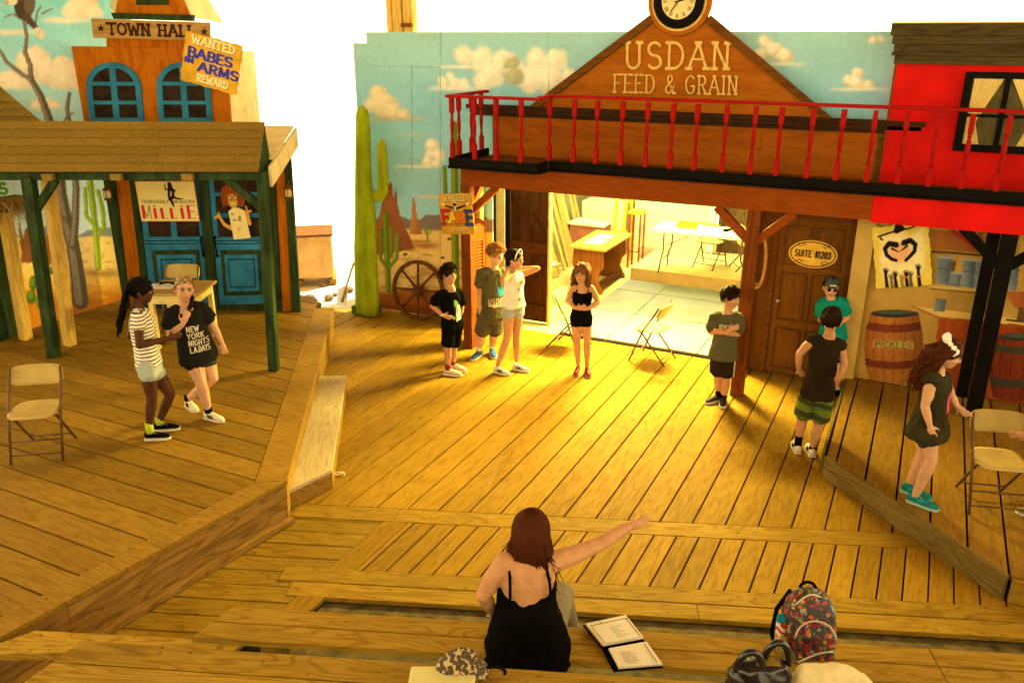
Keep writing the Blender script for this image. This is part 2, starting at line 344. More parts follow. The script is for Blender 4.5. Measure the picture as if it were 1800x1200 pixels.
def board(name, o, ux, uy, W, H, res, fn, base, parent=None, mat=None, thick=.012, mode='pix', label=None):
    """flat painted board: corner o, unit axes ux (right) and uy (up), size in metres; fn(Paint) paints it"""
    ux = unit(ux); uy = unit(uy); o = np.asarray(o, float); nu = max(2, int(W / res)); nv = max(2, int(H / res))
    uu, vv = np.meshgrid(np.linspace(0, W, nu + 1), np.linspace(0, H, nv + 1)); P = o + uu[..., None] * ux + vv[..., None] * uy
    if mode == 'pix': X, Y = projpix(P)
    else: X, Y = uu, vv                      # metres on the board, origin lower left
    pt = Paint(X, Y, base); fn(pt)
    idx = np.arange((nu + 1) * (nv + 1)).reshape(nv + 1, nu + 1)
    q = np.stack([idx[:-1, :-1], idx[:-1, 1:], idx[1:, 1:], idx[1:, :-1]], -1).reshape(-1, 4)
    am = (pt.a[:-1, :-1] + pt.a[:-1, 1:] + pt.a[1:, 1:] + pt.a[1:, :-1]).reshape(-1) / 4 > .5
    q = q[am]; used = np.unique(q); remap = np.zeros(idx.size, int); remap[used] = np.arange(len(used)); q = remap[q]
    n = np.cross(ux, uy); verts = P.reshape(-1, 3)[used]; colr = np.clip(pt.c.reshape(-1, 3)[used], 0, 1)
    # back sheet and rim
    k = len(verts); e = {}
    for a, b in np.concatenate([q[:, [0, 1]], q[:, [1, 2]], q[:, [2, 3]], q[:, [3, 0]]]): e[(a, b)] = 1
    rim = [(b, a, a + k, b + k) for (a, b) in e if (b, a) not in e]
    full = am.all()
    if full:
        back = [(k + int(remap[idx[0, 0]]), k + int(remap[idx[-1, 0]]), k + int(remap[idx[-1, -1]]), k + int(remap[idx[0, -1]]))]
    else: back = [tuple(int(v) + k for v in f[::-1]) for f in q]
    allv = np.concatenate([verts, verts - n * thick]); faces = [tuple(int(v) for v in f) for f in q] + [tuple(int(v) for v in f) for f in rim] + back
    me = bpy.data.meshes.new(name); me.from_pydata(allv.tolist(), [], faces)
    at = me.color_attributes.new('paint', 'FLOAT_COLOR', 'POINT'); cc = np.ones((len(allv), 4), np.float32); cc[:k, :3] = colr; cc[k:, :3] = colr * .6
    at.data.foreach_set('color', cc.ravel()); me.update()
    return link(name, me, mat or PMAT, parent)
# ------------------------------------------------------------------ palette
PMAT = painted()
dY = (0, 1, 0); dX = (1, 0, 0); BA = R(21.0); BU = V3(math.cos(BA), math.sin(BA), 0); BN = V3(-math.sin(BA), math.cos(BA), 0)
m_stage = wood('stage_board_wood', (0.3307, 0.1885, 0.0158), (0.2480, 0.1323, 0.0085), dY, tone=.17, dirt=.55, grain=.65, freq=46)
m_left = wood('platform_board_wood', (0.2718, 0.1547, 0.0196), (0.1994, 0.1061, 0.0107), dX, tone=.2, dirt=.6, grain=.75, freq=46)
m_front = wood('front_board_wood', (0.3387, 0.2075, 0.0229), (0.2371, 0.1312, 0.0114), tuple(BU), tone=.16, dirt=.9, grain=.95, freq=50)
m_bench = wood('bench_board_wood', (0.4350, 0.2712, 0.0336), (0.3002, 0.1656, 0.0151), tuple(BU), tone=.12, dirt=.9, freq=52, grain=.95)
m_right = wood('right_platform_wood', (0.2746, 0.1508, 0.0187), (0.2019, 0.1043, 0.0102), dY, tone=.14, dirt=.8, grain=.5)
m_riser2 = wood('low_riser_wood', (0.3105, 0.1747, 0.0414), (0.1955, 0.1014, 0.0202), (-.13, -1, 0), tone=.15, dirt=.8)
m_riser = wood('riser_board_wood', (0.3240, 0.1881, 0.0307), (0.1920, 0.0969, 0.0134), (.8, -.6, 0), tone=.2, dirt=.9, grain=.7)
m_greyboard = wood('weathered_grey_board', (0.1995, 0.1397, 0.0367), (0.1418, 0.0948, 0.0206), (.72, -.69, 0), tone=.1, dirt=1)
m_dirt = plain('packed_dirt', (.10, .075, .026), .95, .5, 9, bump=.9, spec=.1, dirt=.8)
m_sand = plain('sandy_ground', (.62, .5, .33), .95, .25, 1.2, bump=.5, spec=.1, dirt=.4)
m_whitetop = wood('worn_white_board', (.52, .42, .25), (.42, .32, .16), (.54, -.84, 0), tone=.12, dirt=.5, grain=.4)
m_black = plain('black_paint', (.006, .005, .004), .5, .3, 6, spec=.03)
m_dark = plain('under_board_shade', (.02, .013, .006), .9, .2, 6)  # near-black colour standing in for the shade under the boards
m_green = plain('weathered_green_paint', (.026, .046, .015), .7, .45, 5, dirt=.6, stretch=(3, 3, .6))
m_yellowpost = wood('yellow_painted_timber', (.62, .41, .10), (.5, .29, .05), (0, 0, 1), tone=.1, dirt=.4)
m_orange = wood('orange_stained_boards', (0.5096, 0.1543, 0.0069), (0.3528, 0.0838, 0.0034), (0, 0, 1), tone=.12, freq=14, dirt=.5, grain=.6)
m_brownpost = wood('red_brown_timber', (.19, .052, .009), (.13, .034, .006), (0, 0, 1), tone=.1, dirt=.5)
m_header = wood('red_brown_beam', (0.2565, 0.0564, 0.0060), (0.1995, 0.0410, 0.0040), dX, tone=.06, dirt=.4, grain=.5)
m_store = wood('streaked_store_board', (0.3420, 0.0968, 0.0070), (0.2520, 0.0620, 0.0043), dX, tone=.08, freq=9, dirt=.5, perp=3, grain=.7)
m_gable = wood('gable_board', (0.4140, 0.1291, 0.0097), (0.3330, 0.0922, 0.0059), dX, tone=.05, freq=9, dirt=.35, perp=3, grain=.6)
m_trim = wood('dark_brown_trim', (.17, .066, .012), (.115, .043, .008), dX, tone=.1, dirt=.5)
m_cornice = wood('black_brown_cornice', (.055, .026, .010), (.035, .017, .008), dX, tone=.1, dirt=.5)
m_red = plain('bright_red_paint', (.55, .007, .005), .6, .17, 3, dirt=.2)
m_rail = plain('rail_red_paint', (.29, .006, .005), .5, .2, 6, dirt=.35)
m_letter = plain('cream_letter_paint', (.66, .46, .13), .6, .18, 14)
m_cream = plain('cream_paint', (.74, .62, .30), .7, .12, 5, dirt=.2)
m_shingle = wood('tan_roof_board', (0.2576, 0.1644, 0.0295), (0.2108, 0.1300, 0.0205), dX, tone=.1, dirt=.5, perp=8, grain=.6)
m_blue = plain('blue_door_paint', (.030, .19, .36), .6, .25, 5, dirt=.3)
m_pane = plain('dark_painted_pane', (.03, .017, .010), .5, .5, 8)
m_barn = wood('barn_door_wood', (.085, .030, .010), (.05, .017, .006), (0, 0, 1), tone=.2, dirt=.6)
m_suite = wood('suite_wall_brown', (0.1870, 0.0791, 0.0122), (0.1403, 0.0549, 0.0082), (0, 0, 1), tone=.06, dirt=.4, grain=.6)
m_cactus = plain('cactus_paint', (.30, .385, .010), .7, .24, 5, dirt=.5, stretch=(2, 2, .5))
m_wheel = wood('wheel_wood', (.15, .062, .018), (.10, .04, .012), (0, 0, 1), tone=.1, dirt=.6)
m_yelwall = plain('pale_room_wall', (.80, .78, .48), .8, .06, 2)
m_roomfloor = plain('room_floor', (.66, .55, .26), .6, .15, 2, dirt=.3)
m_white = plain('white_plastic', (.82, .80, .74), .4, .05, 4)
m_lumber = wood('lumber', (.62, .46, .14), (.5, .34, .09), (0, 0, 1), tone=.3, dirt=.2)
m_mat = plain('grey_mat_vinyl', (.21, .22, .24), .55, .12, 3, dirt=.15)
m_matedge = plain('mat_edge', (.06, .075, .08), .6, .2, 5)
m_desk = wood('desk_red_wood', (.26, .085, .02), (.18, .05, .012), (0, 0, 1), tone=.1, dirt=.2)
m_chair = plain('beige_chair_enamel', (.46, .34, .11), .45, .14, 5, dirt=.3)
m_chairleg = plain('brown_chair_frame', (.13, .07, .035), .4, .15, 8, metal=.4)
m_metal = plain('steel', (.35, .33, .28), .35, .2, 6, metal=.8)
m_rope = plain('hemp_rope', (.45, .24, .06), .9, .2, 20, bump=.5)
m_rock = plain('rubble', (.16, .11, .05), .9, .3, 8, bump=.5)
def clip_half(poly, p, n):
    """keep the side of the polygon where (q-p).n >= 0"""
    out = []
    for i in range(len(poly)):
        a, b = poly[i], poly[(i + 1) % len(poly)]; da = (a[0] - p[0]) * n[0] + (a[1] - p[1]) * n[1]; db = (b[0] - p[0]) * n[0] + (b[1] - p[1]) * n[1]
        if da >= 0: out.append(a)
        if (da >= 0) != (db >= 0):
            t = da / (da - db); out.append((a[0] + (b[0] - a[0]) * t, a[1] + (b[1] - a[1]) * t))
    return out
def area2(p): return sum(p[i][0] * p[(i + 1) % len(p)][1] - p[(i + 1) % len(p)][0] * p[i][1] for i in range(len(p))) / 2
def plank_mesh(poly, z, t=.038, ch=.004):
    """one board: polygon outline with eased top edges"""
    if area2(poly) < 0: poly = poly[::-1]
    q = [poly[0]]
    for p in poly[1:]:
        if math.hypot(p[0] - q[-1][0], p[1] - q[-1][1]) > .004: q.append(p)
    if math.hypot(q[0][0] - q[-1][0], q[0][1] - q[-1][1]) < .004: q.pop()
    n = len(q); ins = []
    if n < 3: return None
    for i in range(n):
        a, b, c = V3(*q[i - 1]), V3(*q[i]), V3(*q[(i + 1) % n]); d1 = unit(b - a); d2 = unit(c - b)
        n1 = V3(-d1[1], d1[0]); n2 = V3(-d2[1], d2[0]); k = 1 + np.dot(n1, n2); m_ = (n1 + n2) / max(k, .35); ins.append(b + m_ * ch)
    m = MB(); m.loft([[(p[0], p[1], z - t) for p in q], [(p[0], p[1], z - ch) for p in q], [(p[0], p[1], z) for p in ins]])
    return m
def lay_boards(parent, poly, d, width, z, mat, gap=.008, phase=0.0, t=.038, name='plank', split=None, jit=.0025):
    d = V3(*d[:2]); nn = V3(-d[1], d[0]); k = [p[0] * nn[0] + p[1] * nn[1] for p in poly]; s = math.floor((min(k) - phase) / width) * width + phase
    while s < max(k):
        w = clip_half(poly, nn * (s + gap / 2), nn); w = clip_half(w, nn * (s + width - gap / 2), -nn) if w else w; s += width
        if len(w) < 3 or abs(area2(w)) < .004: continue
        pieces = [w]
        if split:
            al = [p[0] * d[0] + p[1] * d[1] for p in w]
            if max(al) - min(al) > split * 1.3:
                c = min(al) + (max(al) - min(al)) * random.uniform(.3, .7)
                pieces = [clip_half(w, d * (c - .002), -d), clip_half(w, d * (c + .002), d)]
        for p in pieces:
            if len(p) < 3 or abs(area2(p)) < .003: continue
            m = plank_mesh(p, z + random.uniform(-jit, jit * .4), t)
            if m: m.build(name, mat, parent)
def structure(name, loc=(0, 0, 0)): return tag(empty(name, loc), kind='structure')
xy = lambda p: (float(p[0]), float(p[1]))
# ================================================================== THE SETTING
def t2(t, s): return BN[:2] * t + BU[:2] * s          # t = distance across the seating rows, s = along them
# ---- ground: one sheet, packed sand outside
gm = MB(); gs = []
gx = [-400, -120, -60, -30, -20, -14, -9, -4, 1, 6, 12, 20, 40, 120, 400]; gy = [-400, -120, -40, -15, -6, 0, 4, 8, 12, 16, 22, 30, 45, 90, 200, 400]
def gz(x, y):
    t = x * BN[0] + y * BN[1]
    if t < 5.1 and abs(x) < 60: return -.32 + .0
    return -.32
gm.v = [(x, y, gz(x, y)) for y in gy for x in gx]; w_ = len(gx)
gm.f = [(j * w_ + i, j * w_ + i + 1, (j + 1) * w_ + i + 1, (j + 1) * w_ + i) for j in range(len(gy) - 1) for i in range(len(gx) - 1)]; gm.m = [0] * len(gm.f)
tag(gm.build('ground', m_sand), kind='structure')
# ---- terraced earth under the seating rows
te = MB(); prof = [(5.16, -.3), (5.14, -.05), (4.35, .12), (3.85, .42), (3.55, .50), (3.0, .62), (2.75, .9), (2.35, 1.0), (1.2, 1.35), (-1, 2.2), (-3, 2.3), (-3, -.3)]
low = [(5.16, -.3), (5.14, -.16), (4.35, -.15), (3.85, -.14), (3.55, -.13), (3.0, -.12), (2.75, .25), (2.35, .9), (1.2, 1.3), (-1, 2.2), (-3, 2.3), (-3, -.3)]
te.loft([[tuple(t2(t, s)) + (z,) for t, z in (low if s < -2.2 else prof)] for s in (-9, -5, -3, -2.25, -1.9, -1, 1, 3, 5, 9)][::-1])
tag(te.build('seating_earth_bank', m_dirt), kind='structure')
# ---- main stage
st = structure('main_stage_floor')
tb0, tb1, tc0, tc1 = 5.12, 5.48, 6.20, 6.42; XD = -3.80
def cut(poly, *halves):
    for p, n in halves:
        poly = clip_half(poly, p, n)
        if len(poly) < 3: return []
    return poly
big = [(-9, 2), (3, 2), (3, 10.32), (-7.35, 10.32), (-8.1, 9.62), (-9, 8.6)]
PL_edge = [(-7.04, 8.72), (-4.53, 4.83)]
main = cut(big, (t2(tc1, 0), BN[:2]), ((-8.0, 8.9), (.99, .2)), ((1.55, 8), (-1, 0)))
lay_boards(st, main, (0, 1), .262, 0, m_stage, gap=.013, phase=.06)
# the cross board that closes their ends
for a, b in ((-7.0, -1.6), (-1.597, 3.0)):
    m = plank_mesh([xy(t2(tc0 + .004, a)), xy(t2(tc0 + .004, b)), xy(t2(tc1 - .006, b)), xy(t2(tc1 - .006, a))], .001)
    m.build('cross_board', m_front, st)
front = cut(big, (t2(tc0, 0), -BN[:2]), (t2(tb1, 0), BN[:2]), ((XD + .2, 5), (1, 0)), ((2.2, 5), (-1, 0)))
lay_boards(st, front, (0, 1), .176, 0, m_stage, gap=.013, phase=.03)
lay_boards(st, cut(big, (t2(tc0, 0), -BN[:2]), (t2(tb1 - .6, 0), BN[:2]), ((XD, 5), (1, 0)), ((XD + .196, 5), (-1, 0))), (0, 1), .197, .002, m_stage, gap=0, phase=XD * -1 + .001 - .197 * 30, name='trim_board')
leftfront = cut(big, (t2(tc0, 0), -BN[:2]), (t2(2.85, 0), BN[:2]), ((XD - .004 + .9, 5), (-1, 0)), ((-5.6, 5), (1, 0)))
leftfront = clip_half(leftfront, (XD - .004, 5), (-1, 0)) if False else leftfront
lay_boards(st, cut(leftfront, ((XD - .004, 5), (-1, 0))), tuple(BU[:2]), .19, -.004, m_front, gap=.008, phase=.1)
for k in range(2):
    for a, b in ((-2.32 if k else -2.2, .9 + k * .7), (.903 + k * .7, 4.4)):
        plank_mesh([xy(t2(tb0 + .18 * k + .004, a)), xy(t2(tb0 + .18 * k + .004, b)), xy(t2(tb0 + .18 * (k + 1) - .004, b)), xy(t2(tb0 + .18 * (k + 1) - .004, a))], .003 + .002 * k).build('border_board', m_front, st)
m = MB(); m.prism([(-8.0, 9.6, -.05), tuple(t2(3.3, -4.8)) + (-.05,), tuple(t2(5.15, -2.2)) + (-.05,), tuple(t2(5.15, 4)) + (-.05,), (3, 10.2, -.05), (-7.4, 10.28, -.05)], (0, 0, -.04)); m.build('shade_sheet', m_dark, st)  # added dark sheet, its colour gives the shade seen through the board gaps
# ---- left platform
lp = structure('left_platform'); ZL = .40
E0, E1, E2 = V3(-7.04, 8.72), V3(-4.53, 4.83), V3(-4.95, 1.6)
n01 = unit(V3(-(E1 - E0)[1], (E1 - E0)[0])) * -1; n12 = unit(V3(-(E2 - E1)[1], (E2 - E1)[0])) * -1
BW = .27
inner = cut([(-10.4, 1.6), (-3.5, 1.6), (-3.5, 9.2), (-10.4, 9.2)], (E0 + n01 * BW, n01), (E1 + n12 * .2, n12), ((-7.3, 9.02), (-.36, -.93)))
lay_boards(lp, inner, (1, 0), .265, ZL, m_left, gap=.015, phase=.215 - .265)
def isect(p, d, q, e):
    A = np.array([[d[0], -e[0]], [d[1], -e[1]]]); t = np.linalg.solve(A, np.asarray(q) - np.asarray(p)); return np.asarray(p) + np.asarray(d) * t[0]
I1 = isect(E0 + n01 * BW, E1 - E0, E1 + n12 * .2, E2 - E1)
mid = E0 + (E1 - E0) * .42; mi_ = isect(E0 + n01 * BW, E1 - E0, mid, n01)
ext = E0 + (E0 - E1) * .05
for q, mt in (([xy(ext), xy(mid), xy(mi_), xy(ext + n01 * BW)], m_riser), ([xy(mid), xy(E1), xy(I1), xy(mi_)], m_riser), ([xy(E1), xy(E2), xy(E2 + n12 * .2), xy(I1)], m_front)):
    c = np.mean(q, 0); q = [tuple(c + (V3(*p) - c) * .9985) for p in q]; plank_mesh(q, ZL + .004).build('edge_board', MATS['platform_board_wood'], lp)
for (a, b, nrm) in ((ext, E1, n01), (E1, E2, n12)):
    for k, (z0, z1) in enumerate(((.355, .215), (.211, .035))):
        for (s0, s1) in (((0, .88), (.8805, 1)) if nrm is n01 else ((0, .065 if k else .6), (.0655 if k else .6005, 1))):
            mrs = m_riser if nrm is n01 else m_riser2
            p = a + (b - a) * s0 + nrm * (.012 + .01 * k); q = a + (b - a) * s1 + nrm * (.012 + .01 * k)
            m = MB(); m.prism([tuple(p) + (z0,), tuple(q) + (z0,), tuple(q) + (z1,), tuple(p) + (z1,)], tuple(nrm * .03) + (0,)); m.build('riser_board', mrs, lp, bevel=.004)
    p = a + nrm * -.03; q = b + nrm * -.03
m = MB(); p, q = E1 - n12 * .05, E2 - n12 * .05; m.prism([tuple(p) + (.002,), tuple(q) + (.002,), tuple(q + n12 * .07) + (.002,), tuple(p + n12 * .07) + (.002,)], (0, 0, .045)); m.build('base_rail', m_riser2, lp)
m = MB(); m.prism([tuple(p) + (.33,) for p in ((-10.3, 1.7), xy(E2 + n12 * .06), xy(E1 + (n12 + n01) * .05), xy(E0 + n01 * .05), (-7.4, 8.9), (-10.3, 8.9))], (0, 0, -.02)); m.build('shade_sheet', m_dark, lp)  # dark sheet added below the boards so their gaps look shaded
# ---- loose step box with worn white top
A, B, C_, D = [G(*p, .2) for p in ((561, 662), (608, 661), (583, 824), (510, 859))]
sb = wempty('step_box', V3(-5.1, 6.1, 0), 'low wooden step box with worn white top against the left platform', 'step')
m = MB(); P4 = [A, B, C_, D]; m.prism([V3(p[0], p[1], .17) for p in P4], (0, 0, -.168)); m.build('box', m_riser, sb, bevel=.004)
cut_ = .34
a2_, b2_ = A + (D - A) * cut_, B + (C_ - B) * cut_
for q, z in (([A, B, b2_, a2_], .2), ([a2_ + (D - A) * .004, b2_ + (C_ - B) * .004, C_, D], .206)):
    plank_mesh([xy(p + (p - np.mean(P4, 0)) * .02) for p in q], z, .034).build('top_board', m_whitetop, sb)
# ---- right platform
rp = structure('right_platform'); ZR = .22
RPp = [(-.47, 9.89), (-.44, 7.73), (1.01, 6.35), (2.6, 6.3), (2.6, 9.89)]
lay_boards(rp, RPp, (0, 1), .272, ZR, m_right, gap=.018, phase=.08, split=2.6)
def rboard(a, b, z0, z1, th, mat, name):
    a = V3(*a); b = V3(*b); d = unit(b - a); n = V3(d[1], -d[0]); m = MB()
    m.prism([tuple(a) + (z0,), tuple(b) + (z0,), tuple(b) + (z1,), tuple(a) + (z1,)], tuple(n * th) + (0,)); m.build(name, mat, rp, bevel=.004)
rboard((-.44, 7.73), (1.01, 6.35), .004, ZR + .003, .038, m_greyboard, 'riser_board')
rboard((1.03, 6.35), (2.6, 6.30), .004, ZR - .02, .03, m_front, 'riser_board')
m = MB(); m.box2((-.50, 7.8, .0), (-.474, 9.9, ZR - .01)); m.build('riser_board', m_greyboard, rp)
m = MB(); m.prism([(-.44, 9.9, .15), (-.41, 7.8, .15), (1.0, 6.42, .15), (2.6, 6.36, .15), (2.6, 9.9, .15)], (0, 0, -.02)); m.build('shade_sheet', m_dark, rp)  # dark sheet added to hide sunlit ground, painted shade below the gaps
# ---- seating rows: each a bench of two boards on trestles
for i, (t0, t1, z, sL, lab) in enumerate(((3.57, 3.845, .90, None, 'front wooden bench row where the woman in the black top sits'), (2.06, 2.36, 1.35, None, 'nearest wooden bench row at the bottom edge of the picture'))):
    s_l = (float(np.dot(G(410, 1063, .9)[:2], BU[:2])), float(np.dot(G(337, 1118, .9)[:2], BU[:2]))) if i == 0 else (float(np.dot(G(140, 1130, 1.35)[:2], BU[:2])), float(np.dot(G(37, 1200, 1.35)[:2], BU[:2])))
    if i == 1: e = G(700, 1161, 1.35); t1 = float(np.dot(e[:2], BN[:2])); t0 = t1 - .29
    be = wempty('bench', tuple(t2(t0, 0)) + (z - .45,), lab, 'bench', 'seating rows')
    tm = (t0 + t1) / 2; sm = (s_l[0] + s_l[1]) / 2
    for (ta, tb, sa, sb_) in ((t0, tm - .004, s_l[1], sm), (tm + .004, t1, sm, s_l[0])):
        for (x0, x1) in (((sa, sb_), (1.9 + i * .3, 1.9 + i * .3)), ((1.904 + i * .3,) * 2, (4.4, 4.4))):
            plank_mesh([xy(t2(ta, x0[0])), xy(t2(ta, x1[0])), xy(t2(tb, x1[1])), xy(t2(tb, x0[1]))], z + random.uniform(0, .004)).build('seat_board', m_bench, be)
    for s_ in (s_l[0] + .3, -.4, 1.4, 3.2):
        m = MB(); 
        for tt in (t0 + .05, t1 - .05): m.box(tuple(t2(tt, s_)) + (z - .29,), (.09, .06, .5), (BU, BN, V3(0, 0, 1)))
        m.build('support', m_riser, be)
lo = wempty('foot_board', tuple(t2(3.6, -4)) + (.4,), 'narrow foot board left of the front bench beside the platform', 'board')
a, b, c, d = G(0, 1130, .45), G(62, 1107, .45), G(393, 1124, .45), G(377, 1141, .45)
plank_mesh([xy(G(-60, 1150, .45)), xy(b), xy(c), xy(d)], .45, .05).build('plank', m_bench, lo)
m = MB(); m.box(tuple((b + d) / 2 - V3(0, 0, .2))[:2] + (.2,), (.9, .06, .4), (BU, BN, V3(0, 0, 1))); m.build('support', m_riser, lo)
# ---- roof over stage and audience, on tall posts outside the picture: it shades the place
rf = wempty('pavilion_roof', (0, 5, 0), 'broad timber pavilion roof overhead covering stage and seats', 'roof')
m = MB(); m.box2((-13, -7, 8.0), (9, 14.5, 8.25)); m.build('roof_deck', m_riser, rf)
for i, (x, y) in enumerate(((-12.6, -6.5), (8.6, -6.5), (8.6, 4), (8.6, 14))): part('post', m_yellowpost, rf, ((x - .15, y - .15, -.3), (x + .15, y + .15, 8)))
# ================================================================== LEFT: TOWN HALL, PORCH, DESERT MURAL
TA = R(21.5); TP0 = V3(-7.55, 8.56, .4); TU = V3(math.cos(TA), math.sin(TA), 0); TN = V3(math.sin(TA), -math.cos(TA), 0); ZU = V3(0, 0, 1)
def T(x, y, off=0.0): return onP(x, y, TP0 + TN * off, TN)
def tu(u, z, off=0.0): return TP0 * V3(1, 1, 0) + TU * u + TN * off + ZU * z
def tpoly(mb, pts, off=0.0, th=.02): return mb.prism([T(x, y, off) for x, y in pts], TN * th)
def quadmap(bl, br, tr, tl):
    bl, br, tr, tl = [V3(*p) for p in (bl, br, tr, tl)]
    return lambda a, b: tuple(bl * (1 - a) * (1 - b) + br * a * (1 - b) + tr * a * b + tl * (1 - a) * b)
# ---- desert mural wall
XM = -10.15
def desert(p):
    X, Y = p.X, p.Y; g = np.clip(Y / 400, 0, 1)[..., None]
    p.c = np.array((.24, .72, .88)) * (1 - g) + np.array((.64, .86, .97)) * g
    p.c *= (1 + (fbm(X / 40, Y / 25, 3) - .5)[..., None] * .12)
    L, D_ = (.92, .88, .74), (.72, .68, .54)
    p.cloud([(30, 155, 22), (60, 112, 26), (85, 128, 20), (108, 115, 16), (20, 145, 20), (115, 140, 26)], 158, L, D_, 4)
    p.cloud([(148, 10, 22), (130, 22, 18), (165, 22, 12)], 32, L, D_, 9); p.streak(70, 165, 36, 5, L, .9); p.streak(-20, 70, 57, 5, L, .8)
    p.cloud([(82, 185, 11), (65, 188, 9), (97, 188, 8)], 193, L, D_, 6)
    # far range, sand, red earth
    hy = 404 + 8 * np.sin(X / 17.) + (fbm(X / 14, X * 0, 8) - .5) * 14
    p.put((Y - hy) / 3, (.25, .32, .33)); sy = 418 + (fbm(X / 30, X * 0, 2) - .5) * 8 - X * .02
    p.put((Y - sy) / 3, (.90, .70, .26)); p.put((Y - 470 + (fbm(X / 20, Y / 9, 5) - .5) * 30) / 30, (.80, .48, .08)); p.put((Y - 500 + (fbm(X / 22, Y / 9, 15) - .5) * 26) / 24, (.55, .20, .02))
    p.put((fbm(X / 9, Y / 4, 21) - .62) * 4 * (Y > 425), (.45, .24, .04))
    p.polyshade([(36, 462), (40, 430), (44, 400), (54, 400), (58, 432), (64, 462)], (.42, .17, .06), (.22, .07, .03)); p.polyshade([(32, 392), (36, 392), (43, 440), (37, 440)], (.45, .2, .08), (.25, .1, .04))
    p.polyshade([(72, 465), (78, 415), (90, 410), (95, 465)], (.5, .22, .08), (.26, .09, .03))
    # dead tree with an eagle
    gr, gl = (.12, .10, .075), (.30, .27, .21)
    for pts, a, b in (([(142, 530), (136, 480), (128, 430), (117, 390), (108, 340), (104, 300), (90, 220), (72, 170), (55, 140)], 14, 5), ([(128, 430), (132, 390), (134, 330), (131, 300), (126, 240), (118, 190), (122, 165)], 8, 3), ([(55, 140), (53, 115), (44, 92), (47, 65), (42, 38)], 5, 2.5), ([(55, 140), (40, 132), (12, 110), (0, 90)], 4, 3), ([(42, 45), (50, 40), (62, 42), (66, 20), (72, 12)], 2.2, 1.3), ([(74, 25), (84, 19), (92, 16)], 1.6, 1), ([(35, 32), (22, 25), (8, 31)], 2, 1), ([(117, 390), (100, 375), (70, 352), (55, 345)], 4, 2), ([(113, 212), (120, 203), (131, 198)], 2, 1)):
        p.line(pts, a, gr, b); p.line([(x - a * .25, y) for x, y in pts], a * .45, gl, b * .35, w=3)
    p.ell(42, 12, 17, 24, (.07, .055, .04)); p.ell(52, 8, 10, 18, (.15, .12, .09)); p.line([(46, 30), (62, 48)], 7, (.09, .07, .05), 5); p.line([(66, 54), (72, 62)], 6, (.75, .7, .6), 7); p.ell(22, 3, 9, 7, (.75, .72, .62)); p.line([(14, 4), (8, 6)], 2.4, (.6, .4, .05))
    # painted cacti
    for pts, r in (([(173, 470), (168, 400), (158, 315), (156, 300)], 5.5), ([(165, 395), (152, 380), (150, 332)], 3.6), ([(172, 412), (183, 400), (181, 370), (173, 336)], 3.6)):
        p.line(pts, r, (.20, .34, .02)); p.line([(x - r * .4, y) for x, y in pts], r * .3, (.42, .55, .05))
    p.streak(140, 215, 480, 7, (.28, .13, .02), .8)
    for cx, cy, rx, ry in ((58, 498, 7, 14), (55, 522, 9, 12), (70, 530, 7, 13), (90, 475, 8, 7)): p.ell(cx, cy, rx, ry, (.08, .16, .02)); p.ell(cx - 2, cy - 3, rx * .5, ry * .6, (.16, .26, .03), .5)
    p.line([(126, 418), (139, 545)], .5, (.2, .08, .02))
y0, y1 = 5.2, 8.75
dm = wempty('desert_mural', (XM, 7, .4), 'painted desert mural wall with bare tree and eagle left of the town hall', 'backdrop')
board('mural_panel', (XM, y0, .405), (0, 1, 0), ZU, y1 - y0, 4.7, .017, desert, (.3, .5, .5), dm, thick=.02)
m = MB()
for y in (5.3, 6.4, 7.5, 8.6): m.box2((XM - .12, y - .04, .41), (XM - .025, y + .04, 5.0))
m.build('brace', m_yellowpost, dm)
# ---- town hall
th = wempty('town_hall', TP0, 'orange and blue town hall facade with arched windows and double blue doors', 'building')
b_ = MB(); tpoly(b_, [(178, 255), (500, 250), (530, 547), (232, 546)], -.06, .055); b_.build('wall', m_green, th)
for pts, mt, nm in (([(203, 300), (226, 300), (256, 545), (230, 545)], m_orange, 'panel'), ([(483, 262), (499, 262), (513, 546), (497, 546)], m_orange, 'panel')):
    tpoly(MB(), pts, 0, .012).build(nm, mt, th)
for pts in ([(182, 300), (203, 300), (231, 546), (222, 546)], [(228, 300), (241, 300), (266, 545), (257, 545)], [(350, 300), (366, 300), (386, 546), (369, 546)], [(466, 285), (482, 270), (497, 546), (472, 546)], [(500, 262), (512, 262), (530, 547), (514, 547)]):
    tpoly(MB(), pts, 0, .05).build('post', m_green, th, bevel=.006)
tpoly(MB(), [(266, 535), (470, 534), (471, 546), (267, 546)], 0, .03).build('sill', m_green, th)
def door(qm):
    d = tpoly(MB(), [qm(0, 0), qm(1, 0), qm(1, 1), qm(0, 1)], .0, .018).build('door', m_blue, th)
    for a0, a1 in ((.09, .46), (.56, .93)):
        for b0, b1 in ((.51, .655), (.69, .82), (.85, .98)):
            tpoly(MB(), [qm(a0, b0), qm(a1, b0), qm(a1, b1), qm(a0, b1)], .0185, .004).build('pane', m_pane, d)
    for (s, mt, o) in ((.10, m_green, .0185), (.17, m_blue, .0235), (.235, m_black, .0285), (.25, m_blue, .0300)):
        tpoly(MB(), [qm(s, s * .45 + .02), qm(1 - s, s * .45 + .02), qm(1 - s, .46 - s * .5), qm(s, .46 - s * .5)], o, .0045).build('raised_panel', mt, d)
    for bb in (.455, .478): tpoly(MB(), [qm(.0, bb), qm(1, bb), qm(1, bb + .006), qm(0, bb + .006)], .0185, .003).build('groove', m_black, d)
    return d
d1 = door(quadmap((267, 535), (369, 533), (349, 303), (240, 303))); d2 = door(quadmap((387, 535), (472, 533), (458, 303), (366, 303)))
